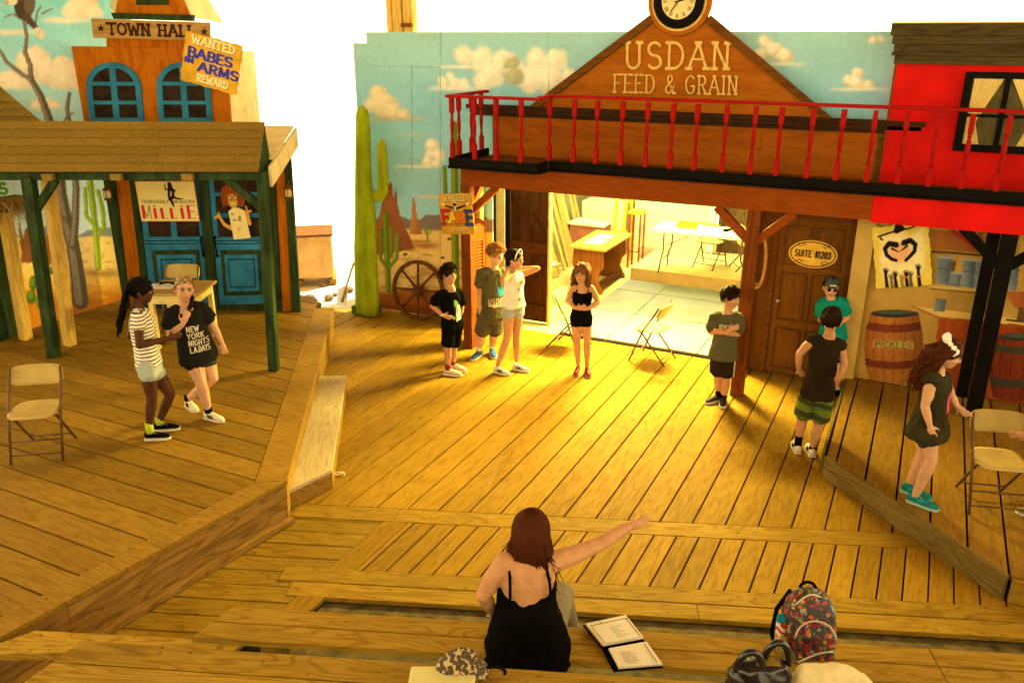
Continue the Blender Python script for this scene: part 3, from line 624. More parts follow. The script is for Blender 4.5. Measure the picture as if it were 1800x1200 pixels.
for d, x0 in ((d1, 355), (d2, 379)):
    m = MB(); m.tube([T(x0 - 1, 417, .055), T(x0 - 2, 420, .09), T(x0 + 2, 447, .09), T(x0 + 3, 450, .055)], .014, 8); m.tube([T(x0 - 1, 417, .03), T(x0 - 1, 417, .06)], .02, 8); m.tube([T(x0 + 3, 450, .03), T(x0 + 3, 450, .06)], .02, 8); m.build('handle', m_black, d, True)
# tower
ZT = -.25
def tow(pts, off, th_, name, mt, par=th, bev=.004): return tpoly(MB(), pts, ZT + off, th_).build(name, mt, par, bevel=bev)
tow([(113, 81), (400, 86), (409, 232), (137, 232)], 0, .05, 'tower_wall', m_orange)
tow([(190, 62), (350, 68), (352, 88), (191, 84)], -.02, .05, 'tower_step', m_orange)
sp = tow([(205, 26), (338, 30), (262, -150), (248, -150)], -.04, .06, 'spire', m_orange)
tow([(241, -14), (296, -14), (297, 9), (240, 9)], .022, .02, 'spire_window', m_green, sp)
tow([(201, 23), (343, 27), (343, 38), (206, 34)], .02, .09, 'spire_moulding', m_green, sp)
# receding right side of the tower, pale and lit from behind, with its window
def back(pxy, dep, off=ZT + .02): return T(*pxy, off) - TN * dep
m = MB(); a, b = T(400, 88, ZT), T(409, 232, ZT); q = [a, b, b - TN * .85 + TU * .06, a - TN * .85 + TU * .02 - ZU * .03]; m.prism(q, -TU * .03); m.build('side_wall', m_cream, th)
for k in range(2):
    for j in range(3):
        s0, s1, z0, z1 = .14 + k * .42, .14 + k * .42 + .32, 3.02 + j * .24, 3.22 + j * .24
        pt = lambda s, z: tu(float(np.dot(b - TP0, TU)) + .06 * s + .004, z, ZT - .85 * s)
        MB().prism([pt(s0, z0), pt(s1, z0), pt(s1, z1), pt(s0, z1)], TU * .006).build('side_pane', m_white, th)
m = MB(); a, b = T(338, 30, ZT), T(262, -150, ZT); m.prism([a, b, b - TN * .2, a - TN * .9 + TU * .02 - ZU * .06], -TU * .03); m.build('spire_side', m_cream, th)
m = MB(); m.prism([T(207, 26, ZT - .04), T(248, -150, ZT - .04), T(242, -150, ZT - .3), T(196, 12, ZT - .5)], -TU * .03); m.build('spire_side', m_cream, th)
def archwin(bl, br, tr, tl):
    q = quadmap(*[tuple(v / 2.8125 for v in p) for p in (bl, br, tr, tl)])
    def outline(s):           # s = inset
        pts = [(s, s * .8), (1 - s, s * .8), (1 - s, .58)]; pts += [(.5 + (.5 - s) * math.cos(t), .58 + (.42 - s * .9) * math.sin(t)) for t in np.linspace(.15, math.pi - .15, 14)]; pts += [(s, .58)]
        return [q(*p) for p in pts]
    w = tpoly(MB(), outline(.0), ZT + .0505, .006).build('window', m_pane, th)
    m = MB(); o, i = outline(0), outline(.10); n = len(o)
    for k in range(n): m.prism([T(*o[k], ZT + .056), T(*o[(k + 1) % n], ZT + .056), T(*i[(k + 1) % n], ZT + .056), T(*i[k], ZT + .056)], TN * .03)
    m.build('frame', m_blue, w)
    for (a0, b0, a1, b1, o_) in ((.445, .02, .555, .97, .0), (.05, .30, .95, .36, .003), (.05, .61, .95, .675, .003)):
        m = MB(); tpoly(m, [q(a0, b0), q(a1, b0), q(a1, b1), q(a0, b1)], ZT + .056, .022 + o_); m.build('glazing_bar', m_blue, w)
archwin((448, 606), (716, 606), (690, 308), (420, 308)); archwin((790, 606), (1056, 606), (1030, 308), (770, 308))
# ---- signs on the tower
def starpts(c, r): return [(c[0] + (r if k % 2 == 0 else r * .42) * math.sin(math.pi * k / 5), c[1] - (r if k % 2 == 0 else r * .42) * math.cos(math.pi * k / 5)) for k in range(10)]
m_signwood = wood('pale_sign_wood', (.50, .30, .10), (.40, .22, .06), TU, tone=.05, dirt=.4, freq=20); m_burn = plain('burnt_brown_paint', (.045, .014, .006), .6)
sg = wempty('town_hall_sign', T(265, 55, ZT + .2), 'pale plank sign reading TOWN HALL between two stars above the arched windows', 'sign')
so = ZT + .16; sq = quadmap((166, 67), (371.5, 73), (370, 40), (162, 33))
tpoly(MB(), [sq(0, 0), sq(1, 0), sq(1, 1), sq(0, 1)], so, .03).build('plank', m_signwood, sg, bevel=.004)
m = MB(); letter_mesh(m, 'TOWN HALL', lambda u, v: T(*sq(.125 + u * .735, .22 + v * .56), so + .03), .024, .006, TN, .2, .1, 1.2); tag(m.build('lettering', m_burn, sg), kind='stuff')
for cx in (.065, .945): tpoly(MB(), starpts(sq(cx, .5), 7), so + .03, .006).build('star', m_burn, sg)
def wavy(p, q_, amp=.012, seed=1):
    """cuts a wavy paper outline inside the board"""
    return p
def poster_local(name, corners_px, off, fn, base, res, label, cat='poster', frame=None, wave=.012, seed=0, W=None, H=None, th_=.015):
    """painted board whose own axes follow the photo corners (bl, br, tl) on a plane; fn paints in unit coordinates"""
    bl, br, tl = [frame(*c, off) for c in corners_px]; ux = br - bl; uy = tl - bl; W_, H_ = np.linalg.norm(ux), np.linalg.norm(uy); ux /= W_; uy = uy - ux * np.dot(ux, uy); uy /= np.linalg.norm(uy)
    def go(p):
        p.X = p.X / W_; p.Y = p.Y / H_; X, Y = p.X, p.Y
        wv = lambda t, s: wave * (np.sin(t * 17 + s + seed) + np.sin(t * 41 + s * 2)) * .5
        p.a = ((X > wave * 1.2 + wv(Y, 1)) & (X < 1 - wave * 1.2 + wv(Y, 2)) & (Y > wave * 1.2 + wv(X, 3)) & (Y < 1 - wave * 1.2 + wv(X, 5))).astype(float)
        fn(p)
    o = board(name, bl, ux, uy, W_, H_, res, go, base, None, mode='m', thick=th_)
    return tag(o, label, cat)
uat = lambda x0, y0, x1, y1, sh=0.0: (lambda a, b: (x0 + (x1 - x0) * a + sh * b, y0 + (y1 - y0) * b))
def wanted_babes(p):
    X, Y = p.X, p.Y; p.c *= (1 + (fbm(X * 7, Y * 7, 3) - .5)[..., None] * .5); e = np.minimum(np.minimum(X, 1 - X), np.minimum(Y, 1 - Y)); p.put((.05 - e) / .06, (.45, .20, .02)); p.put((fbm(X * 4, Y * 4, 9) - .55) * 3, (.72, .42, .02))
    for dx, col in ((.012, (.25, .12, .02)), (0, (.86, .78, .42))):
        p.text('WANTED', uat(.14 + dx, .79 - dx, .86 + dx, .93 - dx), .014, col, serif=.09, w=.01); p.text('REWARD', uat(.30 + dx, .09 - dx, .82 + dx, .22 - dx), .013, col, serif=.09, w=.01)
    blue = (.05, .05, .36)
    for k in (-.012, 0, .012): p.text('BABES', uat(.1 + k, .52, .84 + k, .70), .016, blue, w=.01); p.text('ARMS', uat(.3 + k, .29, .97 + k, .46), .016, blue, w=.01); p.text('IN', uat(.06 + k, .40, .2 + k, .49), .012, blue, w=.01)
poster_local('wanted_poster', [(885 / 2.8125, 398 / 2.8125), (1172 / 2.8125, 478 / 2.8125), (935 / 2.8125, 152 / 2.8125)], ZT + .33, wanted_babes, (.62, .36, .03), .0052, 'tilted yellow poster reading WANTED BABES IN ARMS REWARD on the tower', frame=T)
def millie(p):
    X, Y = p.X, p.Y; e = np.minimum(np.minimum(X * 1.4, (1 - X) * 1.4), np.minimum(Y, 1 - Y)); p.put((.022 - e) / .006, (.55, .06, .04))
    k = (.015, .012, .01)
    p.text('THOROUGHLY', uat(.06, .455, .52, .53), .005, k, w=.006); p.text('MODERN', uat(.60, .455, .95, .53), .005, k, w=.006)
    for t, x0, x1, y1 in (('M', .05, .2, .40), ('I', .245, .285, .33), ('L', .36, .47, .33), ('L', .52, .63, .33), ('I', .70, .74, .33), ('E', .81, .95, .40)):
        p.text(t, uat(x0, .09, x1, y1), .007, (.10, .03, .02), w=.006); p.line([(x0 + .02, .10), (x0 + .02, y1 - .01)], .026, (.55, .03, .06), w=.008)
    for x0, yy in ((.265, .385), (.72, .385)): p.ell(x0, yy, .02, .022, (.5, .03, .06), .3)
    # leaping dancer silhouette
    for pts, r, r1 in (([(.58, .93), (.585, .80)], .035, .04), ([(.585, .8), (.58, .62)], .05, .06), ([(.58, .62), (.55, .54)], .06, .03), ([(.60, .60), (.70, .56), (.76, .57)], .028, .012), ([(.56, .56), (.585, .42), (.60, .37)], .026, .012), ([(.57, .82), (.50, .78), (.50, .9)], .014, .01), ([(.61, .82), (.66, .76), (.62, .70)], .014, .012)): p.line(pts, r, k, r1, w=.008)
    p.line([(.585, .73), (.575, .63)], .012, (.6, .52, .25), w=.008); p.line([(.51, .99), (.5, .9)], .003, k, w=.004)
poster_local('show_poster', [(248, 390), (352, 390), (241, 318)], .12, millie, (.80, .66, .26), .005, 'cream poster with red border and dancer reading THOROUGHLY MODERN MILLIE on the left blue door', frame=T, wave=.0, th_=.012)
# ---- flat cut-out figure in the right door: generic smiling painted figure
def cutout(p):
    X, Y = p.X, p.Y; p.a[:] = 0; sk = (.62, .33, .06)
    def part_(m, c): p.put(m, c); p.a = np.maximum(p.a, (m > .5))
    W_ = .02
    L = lambda pts, r, r1=None: .5 - p.d_line(pts, r, r1) / .008
    part_(L([(.33, .72), (.36, .86), (.5, .93), (.64, .86), (.68, .70)], .10, .10), (.26, .055, .012)); 
    for a in (.28, .34, .66, .72): part_(L([(a, .72), (a - .03 if a < .5 else a + .03, .60)], .04, .01), (.24, .05, .012))
    part_(L([(.42, .30), (.40, .20), (.22, .28), (.12, .44)], .045, .03), sk); part_(L([(.12, .44), (.02, .40)], .03, .02), sk); part_(L([(.12, .44), (.13, .5)], .025, .015), sk)
    part_(L([(.72, .48), (.82, .30), (.80, .48)], .05, .035), sk); part_(L([(.80, .48), (.79, .60)], .03, .016), sk); part_(L([(.80, .50), (.90, .52)], .03, .016), sk)
    part_(p.poly_mask([(.36, .52), (.48, .58), (.62, .58), (.74, .53), (.80, .03), (.39, .0)]).astype(float), (.80, .68, .30))
    p.put((vnoise(X * 13, Y * 17, 3) - .78) * 8 * (p.poly_mask([(.38, .5), (.73, .5), (.78, .05), (.41, .03)])), (.30, .2, .07))
    part_(L([(.5, .68), (.5, .76)], .105, .12), sk); part_(L([(.38, .85), (.5, .88), (.63, .85)], .05, .05), (.28, .06, .012))
    for cx in (.44, .57):
        d = np.abs(np.hypot(X - cx, (Y - .755) * 1.25) - .05); p.put((.011 - d) / .006, (.02, .015, .01)); p.ell(cx, .755, .02, .014, (.8, .75, .6)); p.ell(cx, .755, .009, .009, (.02, .015, .01), .4)
    p.line([(.46, .665), (.5, .65), (.55, .665)], .008, (.75, .6, .4), w=.006); p.line([(.50, .71), (.515, .70)], .006, (.45, .2, .04), w=.006)
poster_local('cutout_figure', [(382, 422), (456, 421), (378, 325)], .10, cutout, (.6, .3, .05), .0048, 'painted cut-out of a smiling red-haired figure in glasses and spotted shirt', 'cut-out', frame=T, wave=0)
# ---- lanterns
def lantern(name, P, label):
    e = wempty(name, P, label, 'lantern', 'lanterns beside the town hall doors'); P = np.asarray(P)
    MB().lathe([(.05, 0), (.055, .02), (.03, .03)], P, n=10).build('base', m_trim, e, True); MB().lathe([(.038, .032), (.045, .07), (.036, .125)], P, n=10).build('glass', m_cream, e, True)
    MB().lathe([(.028, .128), (.062, .135), (.04, .165), (.015, .175), (.012, .2)], P, n=10).build('cap', m_trim, e, True)
    m = MB()
    for a in range(4): m.tube([P + V3(.05 * math.cos(a * 1.57 + .5), .05 * math.sin(a * 1.57 + .5), .02), P + V3(.056 * math.cos(a * 1.57 + .5), .056 * math.sin(a * 1.57 + .5), .07), P + V3(.05 * math.cos(a * 1.57 + .5), .05 * math.sin(a * 1.57 + .5), .135)], .004, 5)
    m.tube([P + V3(0, 0, .2), P + V3(0, .03, .23), P + V3(-.03, .1, .22)], .006, 6); tag(m.build('cage', m_trim, e, True), kind='stuff')
lantern('wall_lantern', T(191, 352, .17), 'small brown lantern at the left edge of the town hall'); lantern('wall_lantern', T(508, 350, .17), 'small brown lantern at the right edge of the town hall')
# ---- porch
po = wempty('porch', tu(-1, .4, 1.8), 'tan boarded porch roof on weathered green posts before the town hall', 'porch')
PA, PB = [(-60, 215), (466, 217)], [(-70, 304), (456, 303)]
def slope(a, b):      # a along 0..1, b down 0..1 on the roof slope
    top = T(-60, 215, 1.42) * (1 - a) + T(466, 217, 1.42) * a; bot = T(-60, 304, 1.9) * (1 - a) + T(455, 304, 1.9) * a; return top * (1 - b) + bot * b
nrm = unit(np.cross(slope(1, 0) - slope(0, 0), slope(0, 1) - slope(0, 0))) * -1
if nrm @ TN < 0: nrm = -nrm
for k in range(6):
    for a0, a1 in ((0, .66), (.661, 1)):
        m = MB(); b0, b1 = k / 6 - .012, (k + 1) / 6; P = [slope(a0, b0), slope(a1, b0), slope(a1, b1) + nrm * .018, slope(a0, b1) + nrm * .018]; m.prism(P, nrm * .014); m.build('roof_board', m_shingle, po)
m = MB(); m.prism([slope(1, 0) - TU * .03, slope(1, 1) - TU * .03, slope(1, 1) - TN * .42 - TU * .03], TU * .02); m.build('gable_end', m_green, po)
# flat roof behind the slope and its side board
m = MB(); fr = slope(1, .15) ; m.prism([tu(.45, 2.68, 1.5), tu(.19, 2.87, -.02), tu(-3.4, 2.87, -.02), tu(-3.4, 2.68, 1.5)], (0, 0, .025)); m.build('roof_deck', m_cream, po)
m = MB(); m.prism([tu(.475, 2.42, 1.75), tu(.475, 2.64, 1.75), tu(.205, 2.87, -.02), tu(.205, 2.64, -.02)], TU * .03); m.build('side_fascia', m_cream, po)
m = MB(); a, b = T(-60, 309, 1.78), T(456, 309, 1.78); m.bar(a, b, .09, .085, ZU); m.build('beam', m_green, po, bevel=.005)
for x in (85, 205, 330): m = MB(); c = T(x, 311, 1.88); m.box(c, (.12, .07, .07), (TU, TN, ZU)); m.build('bracket', m_shingle, po)
pb = G(482, 651, .4); pt_ = T(461, 305, 1.8); m = MB(); m.bar(pb, pt_ + V3(0, 0, .02), .105, .105, TN); m.build('post', m_green, po, bevel=.006)
pb2 = G(95, 627, .4); pt2 = T(50, 312, 1.8); m = MB(); m.bar(pb2, pt2, .12, .12, TN); m.build('post', m_green, po, bevel=.006)
for a, b in (((98, 316), (64, 368)), ((398, 314), (462, 366))): m = MB(); m.bar(T(*a, 1.75), T(*b, 1.79), .085, .07, TN); m.build('brace', m_green, po, bevel=.005)
# ---- straw hut at the far left, only its edge in view
hu = wempty('straw_hut', G(30, 600, .4), 'straw-eaved hut front with yellow posts and dark green door at the left edge', 'hut')
for (bx, by, bz), (tx, ty) in (((123, 606, .4), (84, 310)), ((46, 596, .4), (8, 372))):
    a = G(bx, by, bz); b = onX(tx, ty, a[0]) if False else a + V3(0, 0, 0); 
    d = ray(tx, ty); tt = np.dot(a[:2] - CC[:2], _f[:2]) / np.dot(d[:2], _f[:2]); b = CC + d * tt; m = MB(); m.bar(a, b, .12, .12, (0, 1, 0)); m.build('post', m_yellowpost, hu, bevel=.008)
    if tx == 8: hp = b
m = MB(); m.prism([onX(x, y, XM + .05) for x, y in ((-90, 420), (-2, 395), (40, 588), (-60, 625))], (.04, 0, 0)); m.build('door', m_green, hu)
m = MB(); rnd = random.Random(3)
for k in range(260):
    c = hp + V3(rnd.uniform(-.15, .12), rnd.uniform(-.9, .28), rnd.uniform(.02, .14)); d = V3(rnd.uniform(-.1, .1), rnd.uniform(-.12, .12), -rnd.uniform(.1, .22)); s = V3(0, .008, 0)
    m.prism([c - s, c + s, c + d], (.006, 0, 0))
tag(m.build('straw_fringe', wood('straw', (.42, .27, .09), (.26, .15, .05), (0, 0, 1)), hu), kind='stuff')
m = MB(); m.box(hp + V3(-.05, -.35, .09), (.16, 1.2, .13)); m.build('eave', m_shingle, hu)
cl = [('O', plain('chili_red', (.5, .03, .02), .35, .3, 40)), ('U', MATS['chili_red']), ('S', plain('chili_green', (.12, .3, .02), .4, .3, 40))]
for i, (c, mt) in enumerate(cl):
    o_ = hp + V3(.06, -.29 + i * .12, .22)
    m = MB(); letter_mesh(m, c, lambda u, v: o_ + V3(0, u * .085, v * .12), .028, .02, (1, 0, 0), serif=0); m.build('letter', mt, hu)
m = MB(); P = [T(x, y, 1.0) for x, y in ((-80, 75), (0, 152), (78, 218), (-80, 222))]; 
for k in range(5):
    y0_, y1_ = 152 + k * 13, 165 + k * 13; xr = lambda y: (y - 152) * 1.18
    m = MB(); m.prism([T(-90, y0_, 1.0), T(max(xr(y0_), -60), y0_, 1.0), T(xr(y1_), y1_, 1.0 + .05), T(-90, y1_, 1.05)], TN * .015); m.build('roof_board', m_shingle, hu)
# ================================================================== CENTRE BACKDROP, CACTUS, WAGON WHEEL, YARD BEHIND
YB = 10.2
def skymural(p):
    X, Y = p.X, p.Y; g = np.clip((Y - 60) / 330, 0, 1)[..., None]
    p.c = np.array((.34, .66, .72)) * (1 - g) + np.array((.30, .64, .86)) * g; mid = np.exp(-((Y - 190) / 70) ** 2)[..., None]
    p.c = p.c * (1 - .5 * mid) + np.array((.20, .56, .84)) * .5 * mid; p.c *= 1 + (fbm(X / 45, Y / 30, 3) - .5)[..., None] * .12
    L, D_ = (.92, .92, .80), (.64, .70, .60)
    p.cloud([(815, 98, 15), (848, 105, 18), (862, 130, 20), (885, 112, 20), (905, 125, 16), (945, 105, 16), (975, 108, 18), (935, 140, 22), (965, 140, 24), (1000, 135, 15), (850, 145, 14)], 170, L, D_, 4, soft=9)
    p.cloud([(898, 112, 12), (902, 135, 14)], 160, (.50, .52, .34), (.36, .42, .28), 14, soft=8)
    p.cloud([(793, 135, 8), (780, 145, 8), (800, 146, 10), (815, 150, 9)], 156, L, D_, 6); p.streak(750, 850, 156, 4, L, .8); p.streak(765, 850, 118, 3, L, .8)
    p.cloud([(666, 165, 13), (655, 185, 14), (672, 185, 20), (690, 198, 14), (710, 205, 10)], 207, (.80, .74, .55), (.58, .58, .44), 7, soft=9); p.streak(640, 750, 208, 4, (.6, .5, .3), .8); p.streak(690, 760, 238, 2, (.6, .55, .35), .6)
    p.cloud([(760, 256, 9), (757, 272, 8), (770, 274, 8), (752, 285, 9), (768, 287, 8)], 294, L, D_, 8); p.streak(690, 775, 293, 3, L, .7); p.streak(730, 790, 346, 3, (.7, .62, .4), .8)
    for bl, by in (([(1345, 75, 10), (1360, 90, 14), (1380, 100, 12), (1340, 98, 12)], 112), ([(1508, 130, 9), (1490, 142, 9), (1505, 146, 13), (1525, 150, 9)], 156), ([(1550, 70, 7), (1535, 73, 7)], 77)): p.cloud(bl, by, L, (.5, .52, .32), by)
    p.streak(1325, 1420, 113, 3, L, .8); p.streak(1455, 1565, 157, 3, L, .8)
    # far mesas, sand
    hy = 383 + (fbm(X / 12, X * 0, 5) - .5) * 16 - 4 * (np.abs(X - 765) < 20); p.put((Y - hy) / 2, (.22, .17, .16)); sy = 400 + (X - 700) * .04; p.put((Y - sy) / 4, (.78, .55, .18))
    p.put((fbm(X / 30, Y / 8, 11) - .55) * 5 * (Y > 405), (.50, .27, .06)); p.put((Y - 500 + (fbm(X / 20, Y / 7, 31) - .5) * 24) / 14, (.34, .10, .012)); p.put((Y - 530) / 12, (.22, .055, .008))
    rk1, rk2 = (.42, .15, .05), (.22, .065, .025)
    p.polyshade([(660, 450), (662, 400), (672, 355), (678, 330), (688, 318), (692, 350), (696, 328), (699, 360), (705, 385), (722, 420), (728, 437)], rk1, rk2, seed=4); p.polyshade([(719, 412), (723, 385), (725, 348), (729, 348), (733, 380), (742, 412)], (.5, .24, .08), (.3, .12, .05), seed=6)
    p.streak(720, 775, 431, 6, (.34, .10, .03), .9); p.streak(740, 800, 405, 2, (.4, .25, .08), .5)
    for x, y in ((712, 447), (778, 453), (790, 420)): p.ell(x, y, 4, 2.5, (.12, .08, .03))
    for pts, r in (([(683, 510), (680, 440), (677, 375)], 5), ([(680, 470), (669, 455), (670, 405)], 3), ([(683, 470), (697, 455), (699, 412)], 3.5), ([(688, 450), (688, 400)], 3), ([(752, 424), (751, 396)], 1.4), ([(752, 412), (747, 410), (747, 402)], 1), ([(752, 412), (757, 410), (757, 400)], 1), ([(802, 560), (800, 420), (800, 330), (798, 220)], 6.5), ([(800, 400), (785, 395), (781, 295)], 4), ([(801, 390), (812, 380), (812, 300)], 4)):
        p.line(pts, r, (.11, .19, .012)); p.line([(x - r * .4, y) for x, y in pts], r * .35, (.26, .34, .03), w=2)
    for pts in ([(774, 58), (774, 560)], [(964, 58), (964, 190)], [(634, 115), (774, 118)], [(724, 115), (724, 300)]): p.line(pts, .35, (.09, .14, .12), w=1.4)
    p.put(.35 * (np.abs(X - 755) < 18) * (Y < 74), (.34, .58, .46))
bd = wempty('sky_backdrop', (-4, YB, 0), 'tall painted sky and desert backdrop behind the feed store', 'backdrop')
xl, xr = float(onY(634, 300, YB)[0]), float(onY(1600, 100, YB)[0]); zt2 = float(onY(633, 75, YB)[2]); zt = float(onY(700, 57, YB)[2]); xl2 = float(onY(642, 57, YB)[0])
board('backdrop_panel', (xl, YB, .012), (1, 0, 0), ZU, -5.32 - xl, zt2 - .02, .015, skymural, (.3, .5, .5), bd, thick=.02)
board('backdrop_panel', (-5.317, YB, 2.3), (1, 0, 0), ZU, xr + 5.3, zt2 - 2.308, .016, skymural, (.3, .5, .5), bd, thick=.02)
board('backdrop_top_panel', (xl2, YB + .012, zt2 - .01), (1, 0, 0), ZU, xr - xl2 + .05, zt - zt2 + .012, .02, skymural, (.3, .5, .5), bd, thick=.02)
for x in np.arange(xl + .3, xr, 1.3): part('brace', m_yellowpost, bd, ((x - .04, YB + .045, .0 if x < -5.4 else 2.4), (x + .04, YB + .13, zt - .1)))
# ---- big cactus prop standing against the backdrop
ca = wempty('cactus_prop', G(645, 553), 'tall rounded green cactus prop with one raised arm', 'cactus')
YC = float(G(645, 553)[1]) - .02
cp = lambda x, y: onY(x, y, YC)
m = MB()
def flatcap(pts, rr, dep=.55, n=16):
    P = [cp(*p) for p in pts]; rings = []
    L = [(P[0], rr[0])] + list(zip(P[1:], rr[1:]))
    for i, (p, r) in enumerate(L):
        d = unit(P[min(i + 1, len(P) - 1)] - P[max(i - 1, 0)]); x = unit(np.cross(d, V3(0, 1, 0))); rings.append([p + r * (x * math.cos(2 * math.pi * k / n) + V3(0, 1, 0) * math.sin(2 * math.pi * k / n) * dep) for k in range(n)])
    m.loft(rings)
px2m = .0084
flatcap([(646, 551), (645, 520), (642, 440), (642, 375), (639, 330), (638, 283), (638, 233), (637, 203), (637, 192), (637, 186)], [v * px2m for v in (25, 24.5, 22.5, 20.5, 17, 15, 14, 13, 9, 2)])
trunk = m.build('trunk', m_cactus, ca, True); m = MB()
flatcap([(650, 337), (660, 346), (668, 345), (673, 335), (673, 305), (672, 275), (671, 257), (671, 249), (671, 245)], [v * px2m for v in (8, 9.5, 10, 10, 10.2, 9.5, 8.2, 6, 1.5)]); m.build('arm', m_cactus, ca, True)
m = MB(); c = G(645, 551); m.box(c + V3(0, .0, .075), (.36, .3, .14)); m.build('base', plain('cactus_base_green', (.07, .13, .012), .7), ca, bevel=.02)
# ---- wagon wheel leaning on the backdrop
wh = wempty('wagon_wheel', G(735, 562), 'brown spoked wagon wheel leaning against the desert backdrop', 'wheel')
wc = (onY(735, 510, YB - .12)); rw = .445
ax = unit(V3(0, -1, .16)); wx = V3(1, 0, 0); wy = unit(np.cross(ax, wx)) * 1.0
if wy[2] < 0: wy = -wy
circ = lambda r, a, dz=0: wc + r * (wx * math.cos(a) + wy * math.sin(a)) + ax * dz
m = MB(); n = 40; rings = []
for k in range(n): a = 2 * math.pi * k / n; rings.append([circ(rw, a, -.02), circ(rw, a, .03), circ(rw - .05, a, .03), circ(rw - .05, a, -.02)])
rings.append(rings[0]); m.loft(rings, cap=False); m.build('rim', m_wheel, wh, bevel=.004)
for k in range(8): a = 2 * math.pi * k / 8 + .05; m = MB(); m.tube([circ(.05, a, .005), circ(.2, a, .006), circ(rw - .045, a, .005)], [.024, .019, .016], 8); m.build('spoke', m_wheel, wh, True)
m = MB(); m.lathe([(.03, -.03), (.075, -.02), (.075, .05), (.05, .06), (.05, .09), (.02, .092)], wc, ax, 14); m.build('hub', m_wheel, wh)
# ---- FAME wanted board hung on the post corner
def fame(p):
    X, Y = p.X, p.Y; p.c *= 1 + (fbm(X * 8, Y * 8, 5) - .5)[..., None] * .5; e = np.minimum(np.minimum(X, 1 - X), np.minimum(Y, 1 - Y)); p.put((.045 - e) / .05, (.30, .15, .015))
    for dx, c in ((.014, (.05, .03, .01)), (0, (.55, .40, .12))): p.text('WANTED', uat(.16 + dx, .81 - dx, .84 + dx, .95 - dx), .015, c, serif=.1, w=.01); p.text('REWARD', uat(.32 + dx, .08 - dx, .74 + dx, .15 - dx), .009, c, w=.01)
    p.text('THE MUSICAL', uat(.22, .215, .80, .275), .009, (.20, .09, .02), w=.01)
    k = (.02, .018, .016)
    for a, b in (((.5, .62), (.2, .70)), ((.5, .62), (.80, .70))): p.line([a, b], .035, k, .018, w=.01)
    p.line([(.48, .76), (.48, .58)], .045, (.5, .45, .35), .03, w=.01); p.ell(.48, .72, .05, .04, k); p.line([(.17, .72), (.12, .75)], .02, (.7, .62, .4), w=.01); p.line([(.83, .72), (.88, .75)], .02, (.7, .62, .4), w=.01)
    for ch, x0, x1, y0, y1, c in (('F', .07, .27, .26, .58, (.40, .02, .02)), ('A', .27, .47, .31, .52, (.68, .42, .02)), ('M', .48, .74, .31, .52, (.55, .14, .01)), ('E', .78, .97, .25, .56, (.03, .05, .16))):
        p.text(ch, uat(x0, y0, x1, y1), .046, (.03, .02, .015), serif=.12, w=.01); p.text(ch, uat(x0, y0, x1, y1), .034, c, serif=.12, w=.01)
fY = lambda x, y, off: onY(x, y, 9.18 - off)
poster_local('wanted_poster', [(777, 413), (836, 413), (777, 340)], .02, fame, (.50, .27, .03), .0052, 'brown wanted board with coloured FAME lettering on the balcony post', frame=fY, wave=.012, seed=4)
# ---- yard behind the gap: wrapped crate, rubble, shovel, white shed wall, tall post
cr = wempty('wrapped_crate', G(555, 500, -.3), 'tan tarpaulin-wrapped crate on a pallet in the yard behind', 'crate')
cb = G(527, 503, -.3); cx_ = unit(V3(*(G(580, 500, -.3) - cb)[:2], 0)); cy_ = V3(-cx_[1], cx_[0], 0)
m_tarp = plain('tan_tarp', (.55, .34, .13), .75, .15, 5, bump=.3)
m = MB(); m.box(cb + cx_ * .0 + cy_ * .4 + V3(0, 0, .52), (1.25, .8, .78), (cx_, cy_, ZU)); m.build('bundle', m_tarp, cr, bevel=.03)
for k in (-.55, 0, .6): m = MB(); m.box(cb + cx_ * k + cy_ * .4 + V3(0, 0, .05), (.12, .8, .09), (cx_, cy_, ZU)); m.build('runner', m_riser, cr)
for k in (-.05,): m = MB(); m.box(cb + cx_ * k - cy_ * .01 + V3(0, 0, .52), (.02, .02, .78), (cx_, cy_, ZU)); m.build('strap', m_trim, cr)
m = MB(); m.box(cb + cy_ * .4 + V3(0, 0, .92), (1.3, .84, .03), (cx_, cy_, ZU)); m.build('lid', m_trim, cr)
sh = wempty('shovel', G(604, 530, -.25), 'long-handled shovel leaning behind the big cactus', 'shovel')
a = G(600, 531, -.2); b = onY(622, 462, a[1] + .15); m = MB(); m.tube([a, b], .017, 8); m.build('handle', m_riser, sh, True)
m = MB(); q = a; m.prism([q + V3(-.1, 0, -.06), q + V3(.09, 0, -.06), q + V3(.1, .06, .2), q + V3(.02, .07, .26), q + V3(-.1, .06, .2)], (0, .012, 0)); m.build('blade', m_metal, sh)
rnd = random.Random(5)
for k in range(7):
    c = G(545 + k * 11, rnd.uniform(500, 540), -.3); m = MB(); s = rnd.uniform(.03, .10); m.ell(c + V3(0, 0, s * .3), (s * rnd.uniform(.8, 1.5), s, s * .7), nu=7, nv=5)
    o = m.build('rock', m_rock); tag(o, 'rough brown stone on the sandy yard, number %s counted from the crate' % ('one two three four five six seven'.split()[k]), 'stone', 'stones in the yard')
for px, w, lab in ((687, .10, 'thin yellow timber post standing behind the backdrop top'), (712, .34, 'broad yellow timber post standing behind the backdrop top')):
    p0 = onY(px, 40, 12.2); e = wempty('timber_post', (p0[0], 12.2, -.3), lab, 'post', 'timber posts behind the backdrop')
    if w < .2: MB().box((p0[0], 12.2, 3.6), (w, w, 7.8)).build('shaft', m_yellowpost, e, bevel=.01)
    else:
        for dx in (-.1, .1): MB().box((p0[0] + dx, 12.2, 3.6), (.17, .16, 7.8)).build('shaft', m_yellowpost, e, bevel=.01)
        MB().box((p0[0] + .1, 12.09, 4.13), (.2, .05, .06)).build('clamp', m_trim, e)
